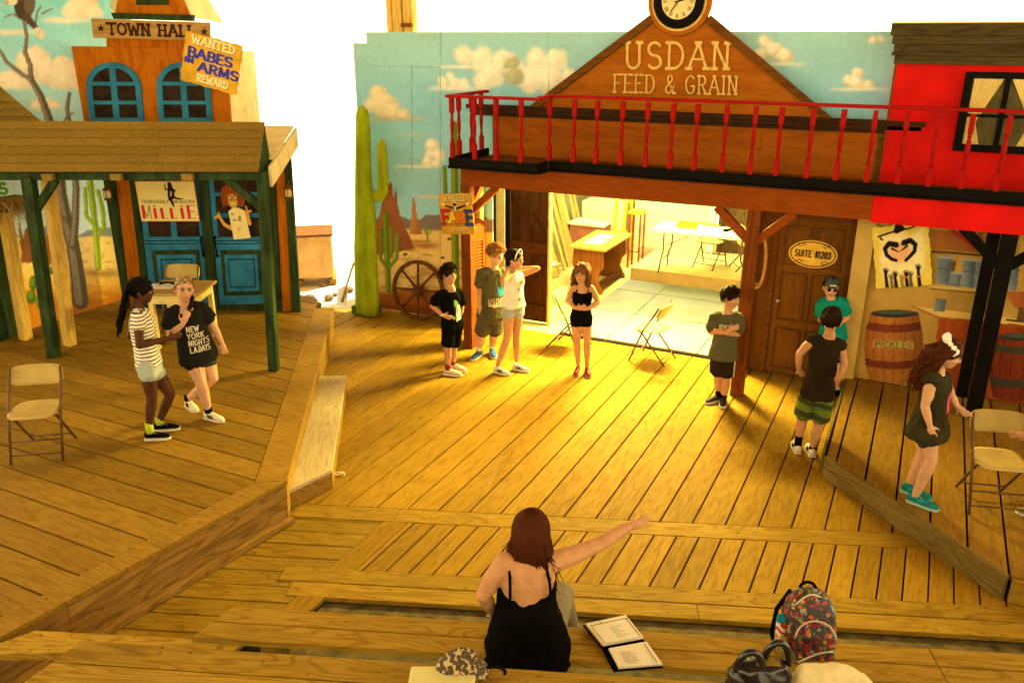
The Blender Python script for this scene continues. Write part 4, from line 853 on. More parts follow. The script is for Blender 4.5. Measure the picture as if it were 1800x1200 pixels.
# ================================================================== FEED STORE WITH BALCONY
fs = wempty('feed_store', (-2.7, 10, 0), 'brown feed and grain store front with clock gable and red balcony', 'building')
YF = 10.02
W = lambda x, y, off=0.0: onY(x, y, YF - off)
NY = V3(0, -1, 0)
def fpoly(pts, off, th_, name, mt, par=fs, bev=.004): 
    m = MB(); m.prism([W(x, y, off) for x, y in pts], NY * th_); return m.build(name, mt, par, bevel=bev)
wl_, wr_ = float(W(868, 230)[0]), float(W(1562, 240)[0])
zc = float(W(900, 205)[2]) ; zcr = float(W(1500, 232)[2])
# upper wall boards, gable
for i, (a, b) in enumerate(((wl_, -3.45), (-3.448, -1.75), (-1.748, wr_))):
    m = MB(); m.box2((a, YF - .0, 2.5), (b, YF + .03, zc)); m.build('wall_board', m_store, fs)
    m = MB(); m.box2((a, YF - .004, 2.5), (b, YF - .0, zc)) if False else None
part('corner_board', m_trim, fs, ((wl_ - .005, YF - .02, 2.5), (wl_ + .06, YF - .001, zc))); part('corner_board', m_trim, fs, ((wr_ - .10, YF - .02, 2.5), (wr_ + .01, YF - .001, zc)))
fpoly([(932, 190), (1144, 30), (1250, 30), (1470, 216)], -.02, .03, 'gable', m_gable)
for pts in ([(1144, 27), (1152, 38), (945, 192), (928, 190)], [(1250, 27), (1241, 40), (1452, 212), (1474, 216)]): fpoly(pts, .011, .045, 'rake_board', m_trim)
for (dz0, dz1, o0, ext_) in ((0, .05, .10, .36), (.052, .10, .06, .33), (.102, .14, .025, .30)):
    m = MB(); a, b = wl_ - ext_, wr_ + ext_ - .02; m.box2((a, YF - o0, zc + .14 - dz1), (b, YF + .0, zc + .14 - dz0)); m.build('cornice_moulding', m_cornice, fs, bevel=.004)
# lettering
gq1 = quadmap((1100, 120), (1281, 121), (1284, 76), (1100, 75)); gq2 = quadmap((1079, 162), (1296, 166), (1297, 135), (1080, 131))
for txt, q, th_, sf in (('USDAN', gq1, .029, .11), ('FEED & GRAIN', gq2, .016, .1)):
    st_, w_ = text_strokes(txt, .24); x = 0
    for c in txt:
        gw = GL[c][0]
        if c != ' ':
            m = MB(); letter_mesh(m, c, lambda u, v, x=x, gw=gw: W(*q((x + u * gw) / w_, v), .0115), th_, .022, NY, 0, sf, 1.25); m.build('letter', m_letter, fs)
        x += gw + .24
# clock
ck = wempty('wall_clock', W(1196, 4, .1), 'round clock with cream dial and roman numerals on the gable peak', 'clock'); cc_ = W(1196, 3, .012)
kk = float(np.linalg.norm(W(1252, 3) - W(1140, 3))) / 2
MB().lathe([(kk, 0), (kk, .03), (kk * .97, .045), (kk * .8, .045)], cc_, NY, 48).build('case', m_gable, ck)
MB().lathe([(kk * .86, .046), (kk * .86, .056), (kk * .7, .056)], cc_, NY, 48).build('cream_ring', m_letter, ck)
MB().lathe([(kk * .79, .057), (kk * .79, .075), (kk * .7, .085), (kk * .66, .07), (kk * .58, .075), (kk * .4, .07)], cc_, NY, 48).build('bezel', m_black, ck, True)
MB().lathe([(kk * .52, .0755), (kk * .52, .082), (.001, .083)], cc_, NY, 40).build('dial', m_cream, ck)
cx3, cz3 = V3(1, 0, 0), V3(0, 0, 1)
for h in range(12):
    a = math.pi / 2 - h * math.pi / 6; d = cx3 * math.cos(a) + cz3 * math.sin(a); s = cx3 * -math.sin(a) + cz3 * math.cos(a); m = MB()
    for j in range((3, 1, 2, 3, 3, 2, 2, 3, 4, 3, 2, 3)[h]):
        o = s * (j - 1) * .012; p = cc_ + NY * .084 + d * kk * .36 + o; q = cc_ + NY * .084 + d * kk * .48 + o * 1.2; m.bar(p, q, .005, .003, NY)
    tag(m.build('numeral', m_black, ck), kind='stuff')
for a, l_, w_ in ((math.radians(12), .26, .014), (math.radians(234), .38, .010)):
    d = cx3 * math.cos(a) + cz3 * math.sin(a); m = MB(); m.bar(cc_ + NY * .09 - d * kk * .12, cc_ + NY * .09 + d * kk * l_, w_, .004, NY); m.build('hand', m_black, ck)
# ---- balcony
YE, YE2 = 9.2, 8.9; XL, XS, XR = -5.23, -4.05, 2.6
part('balcony_deck', m_trim, fs, ((XL + .02, YE + .03, 2.47), (XR, YF - .002, 2.5))); part('balcony_deck', m_trim, fs, ((XL + .02, YE2 + .03, 2.47), (XS - .02, YE + .028, 2.5)))
def fascia(a, b, mt=m_black):
    a, b = V3(*a), V3(*b); d = unit(b - a); n = V3(d[1], -d[0], 0); m = MB(); L = [(0, 2.475), (0, 2.60), (.035, 2.60), (.035, 2.49)]
    m.bar(a + ZU * 2.545, b + ZU * 2.545, .03, .10, ZU); m.bar(a + n * .012 + ZU * 2.482, b + n * .012 + ZU * 2.482, .055, .022, ZU); tag(m.build('fascia', mt, fs, bevel=.003), kind=None)
fascia((XS + .016, YE, 0), (XR, YE, 0)); fascia((XL, YE2, 0), (XS, YE2, 0)); fascia((XS, YE2 + .016, 0), (XS, YE - .03, 0)); fascia((XL, YF - .1, 0), (XL, YE2 + .016, 0))
hz0, hz1 = 2.21, 2.468
part('header_beam', m_header, fs, ((-5.25, YE + .02, hz0), (-.45, YE + .10, hz1)))
part('header_beam', m_red, fs, ((-.447, YE + .018, hz0 - .02), (XR, YE + .10, hz1)))
part('side_beam', m_header, fs, ((-5.25, YE + .102, hz0), (-5.17, YF + .1, hz1)))
part('soffit', m_trim, fs, ((-5.16, YE + .105, 2.44), (XR, YF - .003, 2.462)))
# posts and knee braces
def post(x, y, w, mt, z0=0.0): return part('post', mt, fs, ((x - w / 2, y - w / 2, z0), (x + w / 2, y + w / 2, hz0 - .001)), bevel=.006)
post(-5.22, 9.32, .13, m_brownpost); post(-1.62, 9.32, .14, m_brownpost); post(.82, 9.32, .14, m_black, ZR + .003)
m = MB(); m.box2((.66, 9.82, ZR + .004), (.78, 9.86, 2.3)); m.build('post', m_black, fs)
for (x, s, mt) in ((-5.22, 1, m_header), (-1.62, 1, m_header), (-1.62, -1, m_header), (.82, -1, m_black), (.82, 1, m_black)):
    m = MB(); m.bar((x + s * .05, 9.32, 1.86), (x + s * .42, 9.32, 2.2), .09, .08, (0, 1, 0)); m.build('brace', mt, fs, bevel=.004)
m = MB(); m.bar((-5.22, 9.37, 1.86), (-5.22, 9.72, 2.2), .09, .08, (1, 0, 0)); m.build('brace', m_header, fs, bevel=.004)
# railing
def rail(a, b, z=3.33):
    a, b = V3(*a, z), V3(*b, z); d = unit(b - a); a = a - d * .0; m = MB(); m.bar(a, b, .075, .035, ZU); m.build('handrail', m_rail, fs, bevel=.008)
rail((XS - .04, YE), (XR, YE)); rail((XL - .02, YE2), (XS + .04, YE2), 3.31); rail((XS, YE2 + .04), (XS, YE + .02), 3.322); rail((XL, YE2 + .042), (XL, YF - .12), 3.31)
bm = MB(); z0, z1 = 2.596, 3.295; h = z1 - z0
bm.box((0, 0, z0 + .085), (.048, .048, .17)); bm.box((0, 0, z1 - .085), (.048, .048, .17))
bm.lathe([(.022, .17), (.026, .185), (.014, .20), (.022, .215), (.014, .23), (.020, .30), (.025, .38), (.021, .45), (.014, .475), (.022, .49), (.014, .505), (.025, .52), (.024, h - .168)], (0, 0, z0), n=10); bme = bm.mesh('baluster')
bme.materials.append(m_rail)
def baluster(x, y):
    o = bpy.data.objects.new('baluster', bme); COL.objects.link(o); o.parent = fs; o.matrix_parent_inverse = fs.matrix_basis.inverted(); o.location = (x + random.uniform(-.006, .006), y, 0); o.rotation_euler = (random.uniform(-.006, .006), random.uniform(-.006, .006), random.uniform(-.12, .12))
for i in range(23): baluster(-4.03 + .29 * i, YE)
for x in (-5.19, -4.88, -4.57, -4.27): baluster(x, YE2)
for y in (9.15, 9.45, 9.75): baluster(XL, y)
# ---- ground floor: jamb, open barn door, louvred shutters, suite wall
part('jamb_post', m_header, fs, ((-5.62, YF + .0, .01), (-5.50, YF + .1, 2.44)))
part('jamb_post', m_yellowpost, fs, ((-5.495, YF + .02, .01), (-5.43, YF + .12, 2.43)))
for k in range(9): part('siding_board', m_cream, fs, ((-5.428, YF + .5, .03 + k * .26), (-5.30, YF + .53, .285 + k * .26)))
bdr = wempty('barn_door', G(930, 565), 'dark brown plank barn door with diagonal brace standing open', 'door')
xa, xb, yd = -5.27, -4.66, 10.66
nb = 4
for k in range(nb): part('plank', m_barn, bdr, ((xa + (xb - xa) * k / nb + .003, yd, .02), (xa + (xb - xa) * (k + 1) / nb - .003, yd + .03, 2.44)))
for z in (.12, 1.05, 2.25): part('rail', m_barn, bdr, ((xa, yd - .028, z), (xb, yd - .001, z + .15)))
m = MB(); m.bar((xa + .04, yd - .016, 1.98), (xb - .04, yd - .016, 1.22), .11, .024, NY); m.build('diagonal', m_barn, bdr); m = MB(); m.bar((xa + .04, yd - .016, .32), (xb - .04, yd - .016, 1.02), .11, .024, NY); m.build('diagonal', m_barn, bdr)
part('edge_strip', m_yellowpost, fs, ((xb + .004, yd - .06, .01), (xb + .035, yd + .02, 2.44)))
part('edge_strip', m_black, fs, ((xa - .03, yd - .10, .01), (xa - .008, yd + .02, 2.44)))
# louvred saloon shutters
def shutter(name, c, ang, w, z0, z1, label):
    e = wempty(name, (c[0], c[1], z0), label, 'shutter', 'louvred shutters beside the balcony post'); d = V3(math.cos(ang), math.sin(ang), 0); n = V3(-d[1], d[0], 0); c = V3(*c, 0)
    for s in (-1, 1): m = MB(); m.box(c + d * s * (w / 2 - .025) + ZU * (z0 + z1) / 2, (.05, .035, z1 - z0), (d, n, ZU)); m.build('stile', m_header, e, bevel=.004)
    for z in (z0 + .05, z1 - .04): m = MB(); m.box(c + ZU * z, (w - .1, .03, .09), (d, n, ZU)); m.build('rail', m_header, e)
    m = MB(); m.prism([c - d * w / 2 + ZU * (z1 + .002), c + d * w / 2 + ZU * (z1 + .002), c + d * w / 2 + ZU * (z1 + .09), c + d * w * .2 + ZU * (z1 + .15), c - d * w / 2 + ZU * (z1 + .12)], n * .03); m.build('top_scroll', m_header, e, bevel=.004)
    k = z0 + .12; sl = MB(); sl.box((0, 0, 0), (w - .104, .036, .008), (d, unit(n * .8 + ZU * .6), unit(ZU * .8 - n * .6))); sm = sl.mesh('slat'); sm.materials.append(m_header)
    while k < z1 - .1:
        o = bpy.data.objects.new('slat', sm); COL.objects.link(o); o.parent = e; o.matrix_parent_inverse = e.matrix_basis.inverted(); o.location = tuple(c + ZU * k); k += .042
shutter('louvre_shutter', (-5.42, 9.82), R(35), .34, .1, 1.52, 'tall louvred brown shutter behind the curly-haired boy'); shutter('louvre_shutter', (-5.22, 9.56), R(80), .30, .05, 1.5, 'narrow louvred brown shutter beside the left balcony post')
# suite wall with panelled door
YS = 10.2; SW = lambda x, y, off=0.0: onY(x, y, YS - off)
part('suite_wall', m_suite, fs, ((-1.74, YS, .0), (-1.50, YS + .05, 2.44))); part('suite_wall', m_suite, fs, ((-1.499, YS, 2.0), (-.62, YS + .05, 2.44)))
part('wall_post', m_brownpost, fs, ((-1.80, YS - .12, .0), (-1.68, YS - .002, 2.44)), bevel=.005)
dr = wempty('suite_door', (-1.05, YS, 0), 'brown six-panel door at the suite entrance', 'door')
x0, x1 = -1.46, -.68
part('slab', m_suite, dr, ((x0, YS - .012, .02), (x1, YS + .03, 1.97)))
for a, b in ((.09, .46), (.54, .91)):
    for c, d in ((.04, .30), (.36, .66), (.71, .95)):
        xa_, xb_ = x0 + (x1 - x0) * a, x0 + (x1 - x0) * b; za, zb = .02 + 1.95 * c, .02 + 1.95 * d
        m = MB(); fr = [(xa_, za), (xb_, za), (xb_, zb), (xa_, zb)]; 
        for i in range(4):
            p, q = fr[i], fr[(i + 1) % 4]; m.bar((p[0], YS - .02, p[1]), (q[0], YS - .02, q[1]), .02, .016, NY)
        m.build('panel_moulding', m_trim, dr); part('panel', m_suite, dr, ((xa_ + .03, YS - .018, za + .03), (xb_ - .03, YS - .0125, zb - .03)), bevel=.004)
for xa_, xb_, za, zb in ((x0 - .075, x0 - .003, .0, 2.04), (x1 + .003, x1 + .11, .0, 2.04), (x0 - .002, x1 + .002, 1.975, 2.05)): part('architrave', m_trim, dr, ((xa_, YS - .035, za), (xb_, YS - .001, zb)), bevel=.004)
kn = SW(1368, 527, .03); MB().lathe([(.025, 0), (.012, .012), (.012, .03), (.028, .045), (.028, .06), (.012, .068)], (kn[0], YS - .012, kn[2]), NY, 12).build('knob', m_metal, dr, True)
sg2 = wempty('oval_sign', SW(1430, 445), 'yellow oval sign reading SUITE #1203 on the brown door', 'sign')
oc = V3(float(SW(1430, 445)[0]), YS - .045, float(SW(1430, 445)[2]))
def oval(r1, r2, off, th_, mt, nm): m = MB(); m.prism([oc + V3(r1 * math.cos(a), -off, r2 * math.sin(a)) for a in np.linspace(0, 2 * math.pi, 40, endpoint=False)], NY * th_); return m.build(nm, mt, sg2)
m_oval = plain('yellow_sign_paint', (.78, .50, .07), .5, .12, 8); oval(.275, .165, 0, .015, m_oval, 'plate')
m = MB(); m.tube([oc + V3(.25 * math.cos(a), -.016, .145 * math.sin(a)) for a in np.linspace(0, 2 * math.pi, 41)], .006, 6); m.build('border', m_burn, sg2, True)
m = MB(); letter_mesh(m, 'SUITE #1203', lambda u, v: oc + V3(-.2 + .4 * u, -.016, -.035 + .075 * v), .011, .004, NY, .18, 0); tag(m.build('lettering', m_burn, sg2), kind='stuff')
for sx in (-1, 1):
    for sz in (-1, 1): m = MB(); m.tube([oc + V3(sx * .14 + .05 * math.cos(t) * (1 - t / 9), -.016, sz * .10 + .028 * math.sin(t) * (1 - t / 9)) for t in np.linspace(0, 7, 18)], .004, 5); m.build('scroll', m_burn, sg2, True)
# rope coil on the post
rc = wempty('rope_coil', onY(1335, 500, 10.0), 'coiled tan rope hanging beside the brown post', 'rope')
m = MB(); pts = []; rc_c = onY(1335, 460, 10.0)
for k in range(200):
    t = k / 200; a = t * 2 * math.pi * 6; pts.append(rc_c + V3((.07 + .012 * math.sin(a * .37)) * math.cos(a), .02 * math.sin(a * .5) + .012 * math.sin(a * 2.2), (.30 + .03 * math.sin(a * .23)) * math.sin(a)))
m.tube(pts, .009, 6); m.build('coil', m_rope, rc, True); part('peg', m_trim, rc, ((rc_c[0] - .015, 9.96, rc_c[2] + .27), (rc_c[0] + .015, 10.1, rc_c[2] + .295)))
# ================================================================== RIGHT: RED BUILDING AND GENERAL STORE
YRD = 9.96; RW = lambda x, y, off=0.0: onY(x, y, YRD - off)
rb = wempty('red_building', (1, YRD, 0), 'bright red upper storey with dark cornice and curtained window', 'building')
xr0 = float(RW(1574, 130)[0]); zr1 = float(RW(1582, 112)[2])
part('wall', m_red, rb, ((xr0, YRD, 2.5), (XR, YRD + .04, zr1)))
part('corner_edge', m_trim, rb, ((xr0 - .02, YRD + .001, 2.5), (xr0 - .001, YRD + .05, zr1)))
m_corn2 = wood('olive_brown_cornice', (.085, .065, .025), (.055, .04, .016), dX, tone=.1, dirt=.7)
for i, (ya, yb, o0) in enumerate(((42, 62, .16), (62, 77, .12), (77, 92, .08), (92, 97, .10), (97, 112, .05))):
    za, zb = float(RW(1580, ya, 0)[2]), float(RW(1580, yb, 0)[2]); part('cornice_moulding', m_corn2, rb, ((xr0 - o0 * .6, YRD - o0, zb - .004), (XR, YRD + .03, za)), bevel=.006)
part('cornice_cap', m_letter, rb, ((xr0 - .11, YRD - .17, float(RW(1580, 42)[2]) + .001), (XR, YRD + .03, float(RW(1580, 42)[2]) + .012)))
wx0, wx1, wz0, wz1 = .20, 1.02, float(RW(1668, 264)[2]), float(RW(1700, 126)[2])
wd = part('window', plain('olive_glass_paint', (.10, .085, .03), .5, .3, 8), rb, ((wx0, YRD - .012, wz0), (wx1, YRD - .001, wz1)))
m_cur = plain('yellow_curtain', (.74, .58, .22), .8, .12, 6)
for a, b in (((wx0, wz0), (wx0 + .075, wz1)), ((wx1 - .075, wz0), (wx1, wz1))): part('frame', m_black, wd, ((a[0], YRD - .05, a[1]), (b[0], YRD - .0125, b[1])))
for a, b in ((wz0, wz0 + .07), (wz1 - .06, wz1)): part('frame', m_black, wd, ((wx0 + .076, YRD - .048, a), (wx1 - .076, YRD - .0125, b)))
wmx = .585; wmz = wz0 + (wz1 - wz0) * .46
part('glazing_bar', m_black, wd, ((wmx - .025, YRD - .04, wz0 + .071), (wmx + .025, YRD - .0125, wz1 - .061))); part('glazing_bar', m_black, wd, ((wx0 + .076, YRD - .035, wmz - .015), (wmx - .026, YRD - .0125, wmz + .015))); part('glazing_bar', m_black, wd, ((wmx + .026, YRD - .035, wmz - .015), (wx1 - .076, YRD - .0125, wmz + .015)))
def curtain(xa, xb, side):
    m = MB(); nu, nv = 40, 16; vs = []; z0, z1 = wz0 + .075, wz1 - .065
    for j in range(nv + 1):
        v = j / nv; z = z0 + (z1 - z0) * v; tie = .34; k = abs(v - tie) / (1 - tie) if v > tie else (tie - v) / tie * .35
        w = .30 + .68 * min(1, k)
        for i in range(nu + 1):
            u = i / nu * w; x = xa + (xb - xa) * u if side > 0 else xb - (xb - xa) * u
            vs.append((x, YRD - .022 + .007 * math.sin(i * 1.3 + j * .15), z))
    m.add(vs, [(j * (nu + 1) + i, j * (nu + 1) + i + 1, (j + 1) * (nu + 1) + i + 1, (j + 1) * (nu + 1) + i) for j in range(nv) for i in range(nu)]); m.build('curtain', m_cur, wd, True)
curtain(wx0 + .08, wmx - .03, 1); curtain(wmx + .03, wx1 - .08, -1)
# ---- general store mural
YG = 9.9
def store(p):
    X, Y = p.X, p.Y; p.c *= 1 + (fbm(X / 30, Y / 40, 2) - .5)[..., None] * .7
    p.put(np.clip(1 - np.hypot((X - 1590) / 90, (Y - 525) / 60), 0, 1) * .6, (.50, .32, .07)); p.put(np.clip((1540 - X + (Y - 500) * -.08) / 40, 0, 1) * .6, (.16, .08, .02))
    red = (.20, .035, .012)
    p.polyshade([(1637, 404), (1728, 410), (1724, 445), (1640, 438)], (.36, .13, .03), (.26, .09, .02)); p.poly([(1668, 404), (1680, 406), (1728, 435), (1724, 446)], (.36, .02, .012))
    p.line([(1638, 442), (1830, 456)], 2, (.06, .04, .02)); p.line([(1636, 503), (1730, 512)], 3, (.55, .38, .12)); p.line([(1636, 507), (1730, 516)], 1.2, (.10, .05, .01))
    p.polyshade([(1795, 400), (1830, 402), (1830, 455), (1792, 452)], (.55, .35, .08), (.4, .22, .05))
    for x0, x1, ya, yb in ((1645, 1674, 452, 501), (1667, 1692, 479, 504), (1689, 1716, 456, 507), (1712, 1740, 459, 509), (1766, 1792, 462, 512)):
        p.polyshade([(x0 + 4, ya), (x1, ya + 2), (x1 - 5, yb), (x0, yb - 3)], (.20, .26, .29), (.055, .07, .11), seed=int(x0)); p.line([(x0 + 5, ya), (x1 - 1, ya + 2)], 1.6, (.28, .33, .34)); p.line([(x0 + 3, ya + 20), (x1 - 3, ya + 22)], .8, (.06, .10, .13)); p.poly([(x1, ya + 4), (x1 + 8, ya + 8), (x1 + 1, yb - 2), (x1 - 4, yb)], (.14, .07, .015)) if x0 < 1660 else None
    # counter
    p.poly([(1604, 537), (1830, 566), (1830, 590), (1650, 556)], (.62, .42, .12)); p.polyshade([(1648, 556), (1830, 575), (1830, 735), (1630, 700)], (.34, .07, .015), (.2, .03, .008), seed=9, k=7); p.polyshade([(1605, 540), (1650, 556), (1636, 690), (1616, 640)], (.45, .27, .06), (.38, .22, .05)); p.line([(1604, 538), (1648, 557), (1830, 578)], 1.2, (.22, .08, .02))
    p.polyshade([(1645, 525), (1664, 527), (1661, 549), (1641, 547)], (.24, .27, .27), (.07, .09, .12)); p.line([(1646, 526), (1663, 527)], 1.5, (.12, .15, .16))
    p.polyshade([(1765, 511), (1830, 515), (1810, 540), (1783, 540)], (.36, .11, .03), (.18, .05, .015)); p.poly([(1790, 540), (1800, 541), (1802, 564), (1788, 562)], (.10, .06, .02)); p.line([(1770, 562), (1830, 568)], 2, (.06, .04, .02))
    def barrel(cx, cy, w, h, hoop, dark, lean=0.0, top=True):
        yy = np.clip((Y - (cy - h)) / (2 * h), 0, 1); hw = w * (.80 + .2 * np.sin(np.pi * yy)); u = (X - cx - lean * (Y - cy)) / hw; m = (np.abs(u) < 1) & (Y > cy - h) & (Y < cy + h + 4 - 6 * np.abs(u) * 0)
        yb_ = Y - u * u * -5
        m &= (Y + 8 * u * u) < cy + h + 4
        sh = np.clip(.55 + .45 * np.cos((u + .25) * 1.5), .2, 1) * (1 + (fbm(X / 4, Y / 40, 7) - .5) * .5); seam = np.abs(((np.arcsin(np.clip(u, -1, 1)) / .38) % 1) - .5) > .45
        col = np.array(dark)[None, None] * sh[..., None]; col = np.where(seam[..., None], col * .55, col); p.c = np.where(m[..., None], col, p.c)
        for f in (-.62, .42):
            hy = cy + f * h + 6 * (1 - u * u); hb = m & (np.abs(Y - hy) < 7); p.c = np.where(hb[..., None], np.array(hoop) * sh[..., None] * 1.1, p.c)
        if top: p.ell(cx + lean * -h, cy - h + 3, w * .80, 7, (.03, .03, .025)); p.ell(cx + lean * -h, cy - h + 1, w * .6, 3.6, (.06, .085, .07), .5)
    barrel(1571, 610, 52, 62, (.16, .035, .018), (.40, .145, .03), -.02); barrel(1800, 645, 62, 56, (.045, .04, .025), (.17, .03, .012), -.06)
    p.poly([(1535, 597), (1606, 600), (1605, 614), (1534, 610)], (.42, .30, .08)); p.text('PICKLES', uat(1538, 610, 1602, 602), 0, (0, 0, 0)) if False else None
    q = quadmap((1538, 609), (1602, 612.5), (1603, 602), (1539, 599)); p.text('PICKLES', lambda a, b: q(a, b), .8, (.07, .04, .015), w=1.2)
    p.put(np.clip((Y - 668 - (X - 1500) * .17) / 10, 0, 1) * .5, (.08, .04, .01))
gs_ = wempty('general_store_mural', (.8, YG, ZR), 'painted store interior wall with shelves, counter and pickle barrel', 'mural')
xg = float(onY(1505, 662, YG)[0])
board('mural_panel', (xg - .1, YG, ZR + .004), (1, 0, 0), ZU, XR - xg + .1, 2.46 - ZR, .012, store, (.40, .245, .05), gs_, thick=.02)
part('edge_board', plain('ochre_edge_paint', (.52, .35, .09), .7, .12, 5), gs_, ((-.60, YG - .045, .01), (-.41, YG - .002, 2.2)))
def hearts(p):
    X, Y = p.X, p.Y; p.c *= 1 + (fbm(X * 5, Y * 5, 3) - .5)[..., None] * .2; e = np.minimum(np.minimum(X, 1 - X), np.minimum(Y, 1 - Y)); p.put((.22 - e + (fbm(X * 6, Y * 6, 8) - .5) * .25) / .14, (.74, .58, .08)); k = (.014, .01, .008)
    p.put(np.clip(1 - np.hypot((X - .47) / .26, (Y - .56) / .2), 0, 1) * 2, (.80, .42, .22))
    L = lambda pts, r, r1=None: p.line(pts, r, k, r1, w=.012)
    L([(.12, .83), (.30, .87), (.48, .90), (.66, .91), (.82, .96)], .016, .014); L([(.16, .80), (.2, .77)], .02, .01); L([(.44, .90), (.54, .92)], .05, .04); L([(.46, .95), (.52, .99)], .05, .045)
    L([(.42, .68), (.30, .71), (.22, .64), (.24, .54), (.32, .47), (.40, .44)], .045, .025); L([(.55, .70), (.66, .73), (.74, .66), (.72, .56), (.64, .49), (.56, .43)], .045, .025)
    for a, b in (((.30, .71), (.40, .69)), ((.34, .63), (.45, .57)), ((.56, .70), (.5, .68)), ((.6, .65), (.49, .58))): L([a, b], .02, .008)
    for cx, y1, c in ((.2, .28, k), (.36, .22, k), (.29, .18, (.2, .15, .06)), (.55, .22, k), (.62, .20, (.12, .09, .05)), (.76, .30, k), (.47, .16, (.3, .22, .08))):
        p.line([(cx + .01, .0), (cx, y1 - .05)], .034, c, .026, w=.012)
        for t in (-.5, -.2, .1, .4, .75): p.line([(cx, y1 - .05), (cx + .085 * math.sin(t), y1 - .05 + .11 * math.cos(t))], .016, c, .006, w=.01)
    for cx in (.52, .755): p.line([(cx - .03, .16), (cx + .035, .17)], .012, (.7, .12, .02), w=.01)
gY = lambda x, y, off: onY(x, y, YG - off)
poster_local('silhouette_poster', [(1539, 510), (1641, 503), (1530, 398)], .05, hearts, (.84, .74, .36), .0052, 'yellow paper poster with black dancer and raised-hand silhouettes over the pickle barrel', frame=gY, wave=.014, seed=2)
# ================================================================== LIT BACK ROOM SEEN THROUGH THE OPENING
rmf = structure('back_room_floor')
m = MB(); m.box2((-6.6, 10.325, -.04), (-1.76, 13.34, -.006)); m.build('floor_sheet', m_roomfloor, rmf)
m = MB(); m.box2((-4.30, 13.36, .0), (-1.76, 17.6, .25)); m.build('stage_step', m_roomfloor, rmf); m = MB(); m.box2((-6.6, 13.342, -.04), (-4.302, 17.6, -.006)); m.build('floor_sheet', m_roomfloor, rmf)
for a, b in ((-4.30, -3.02), (-3.018, -1.76)): part('step_riser', plain('tan_riser_%d' % int(a), (.42, .24, .10), .7), rmf, ((a, 13.338, .0), (b, 13.358, .246)))
room = wempty('back_room', (-4, 13, 0), 'brightly lit pale yellow storage room behind the stage opening', 'room')
part('side_wall', m_yelwall, room, ((-6.65, 10.75, -.04), (-6.58, 17.6, 2.75))); part('side_wall', m_yelwall, room, ((-1.755, 10.26, -.04), (-1.70, 17.6, 2.75)))
part('rear_wall', m_white, room, ((-6.57, 17.5, -.04), (-4.70, 17.58, 2.75))); part('partition', m_yelwall, room, ((-4.66, 14.85, .251), (-3.37, 14.95, 2.74))); part('partition', m_yelwall, room, ((-4.76, 14.85, -.0), (-4.665, 17.49, 2.74)))
part('trim_board', m_white, room, ((-3.365, 14.82, .251), (-3.26, 14.96, 2.74))); part('dark_panel', plain('brown_tarp', (.11, .065, .025), .85, .4, 6, stretch=(6, 6, .7)), room, ((-3.255, 15.1, .251), (-2.55, 15.14, 2.74))); part('rear_wall', m_yelwall, room, ((-2.545, 15.1, .251), (-1.76, 15.18, 2.74)))
part('front_wall', m_suite, room, ((-6.57, 10.72, -.0), (-5.31, 10.76, 2.75))); part('ceiling', m_white, room, ((-6.65, 10.3, 2.76), (-1.70, 17.6, 2.82)))
# ceiling lamp of the room
lf = wempty('ceiling_lamp', (-4.1, 13.9, 2.6), 'long warm ceiling lamp inside the back room', 'lamp')
part('housing', m_white, lf, ((-4.9, 13.3, 2.70), (-3.3, 14.5, 2.758)))
la = bpy.data.objects.new('lamp_light', bpy.data.lights.new('lamp_light', 'AREA')); COL.objects.link(la); la.data.shape = 'RECTANGLE'; la.data.size = 1.6; la.data.size_y = 1.2; la.data.energy = 55; la.data.color = (1, .88, .38); la.location = (-4.1, 13.9, 2.69); la.parent = lf; la.matrix_parent_inverse = lf.matrix_basis.inverted(); la.rotation_euler = (0, 0, 0)
lb_ = wempty('work_light', (-3.3, 11.25, 2.7), 'bright work light under the back room ceiling facing the stage', 'lamp')
part('housing', m_white, lb_, ((-4.0, 11.2, 2.30), (-2.6, 11.3, 2.74))); l2 = bpy.data.objects.new('work_light_beam', bpy.data.lights.new('work_light_beam', 'AREA')); COL.objects.link(l2); l2.data.shape = 'RECTANGLE'; l2.data.size = 1.3; l2.data.size_y = .35; l2.data.energy = 540; l2.data.color = (1, .78, .20); l2.location = (-3.3, 11.18, 2.46); l2.rotation_euler = (R(-66), 0, 0); l2.parent = lb_; l2.matrix_parent_inverse = lb_.matrix_basis.inverted()
part('rear_wall', m_suite, room, ((-1.69, 10.62, -.3), (2.6, 10.66, 2.44)))  # added wall out of view, blocks sun behind the suite door and mural
# floor mats
i = 0
for (xa, xb) in ((-4.32, -3.62), (-3.615, -2.36), (-2.355, -1.80)):
    for k, (ya, yb) in enumerate(((10.30, 11.555), (11.56, 12.68), (12.685, 13.32))):
        lab = '%s grey gym mat in the %s row of the back room' % (('narrow left', 'wide middle', 'narrow right')[(-4.32, -3.615, -2.355).index(xa)], ('front', 'second', 'rear')[k]); e = wempty('gym_mat', ((xa + xb) / 2, ya, 0), lab, 'mat', 'mats on the back room floor')
        part('pad', m_mat, e, ((xa + .004, ya + .016, .03), (xb - .004, yb - .016, .052)), bevel=.006); part('edge', m_matedge, e, ((xa + .003, ya + .008, .0), (xb - .003, yb - .008, .0295)))
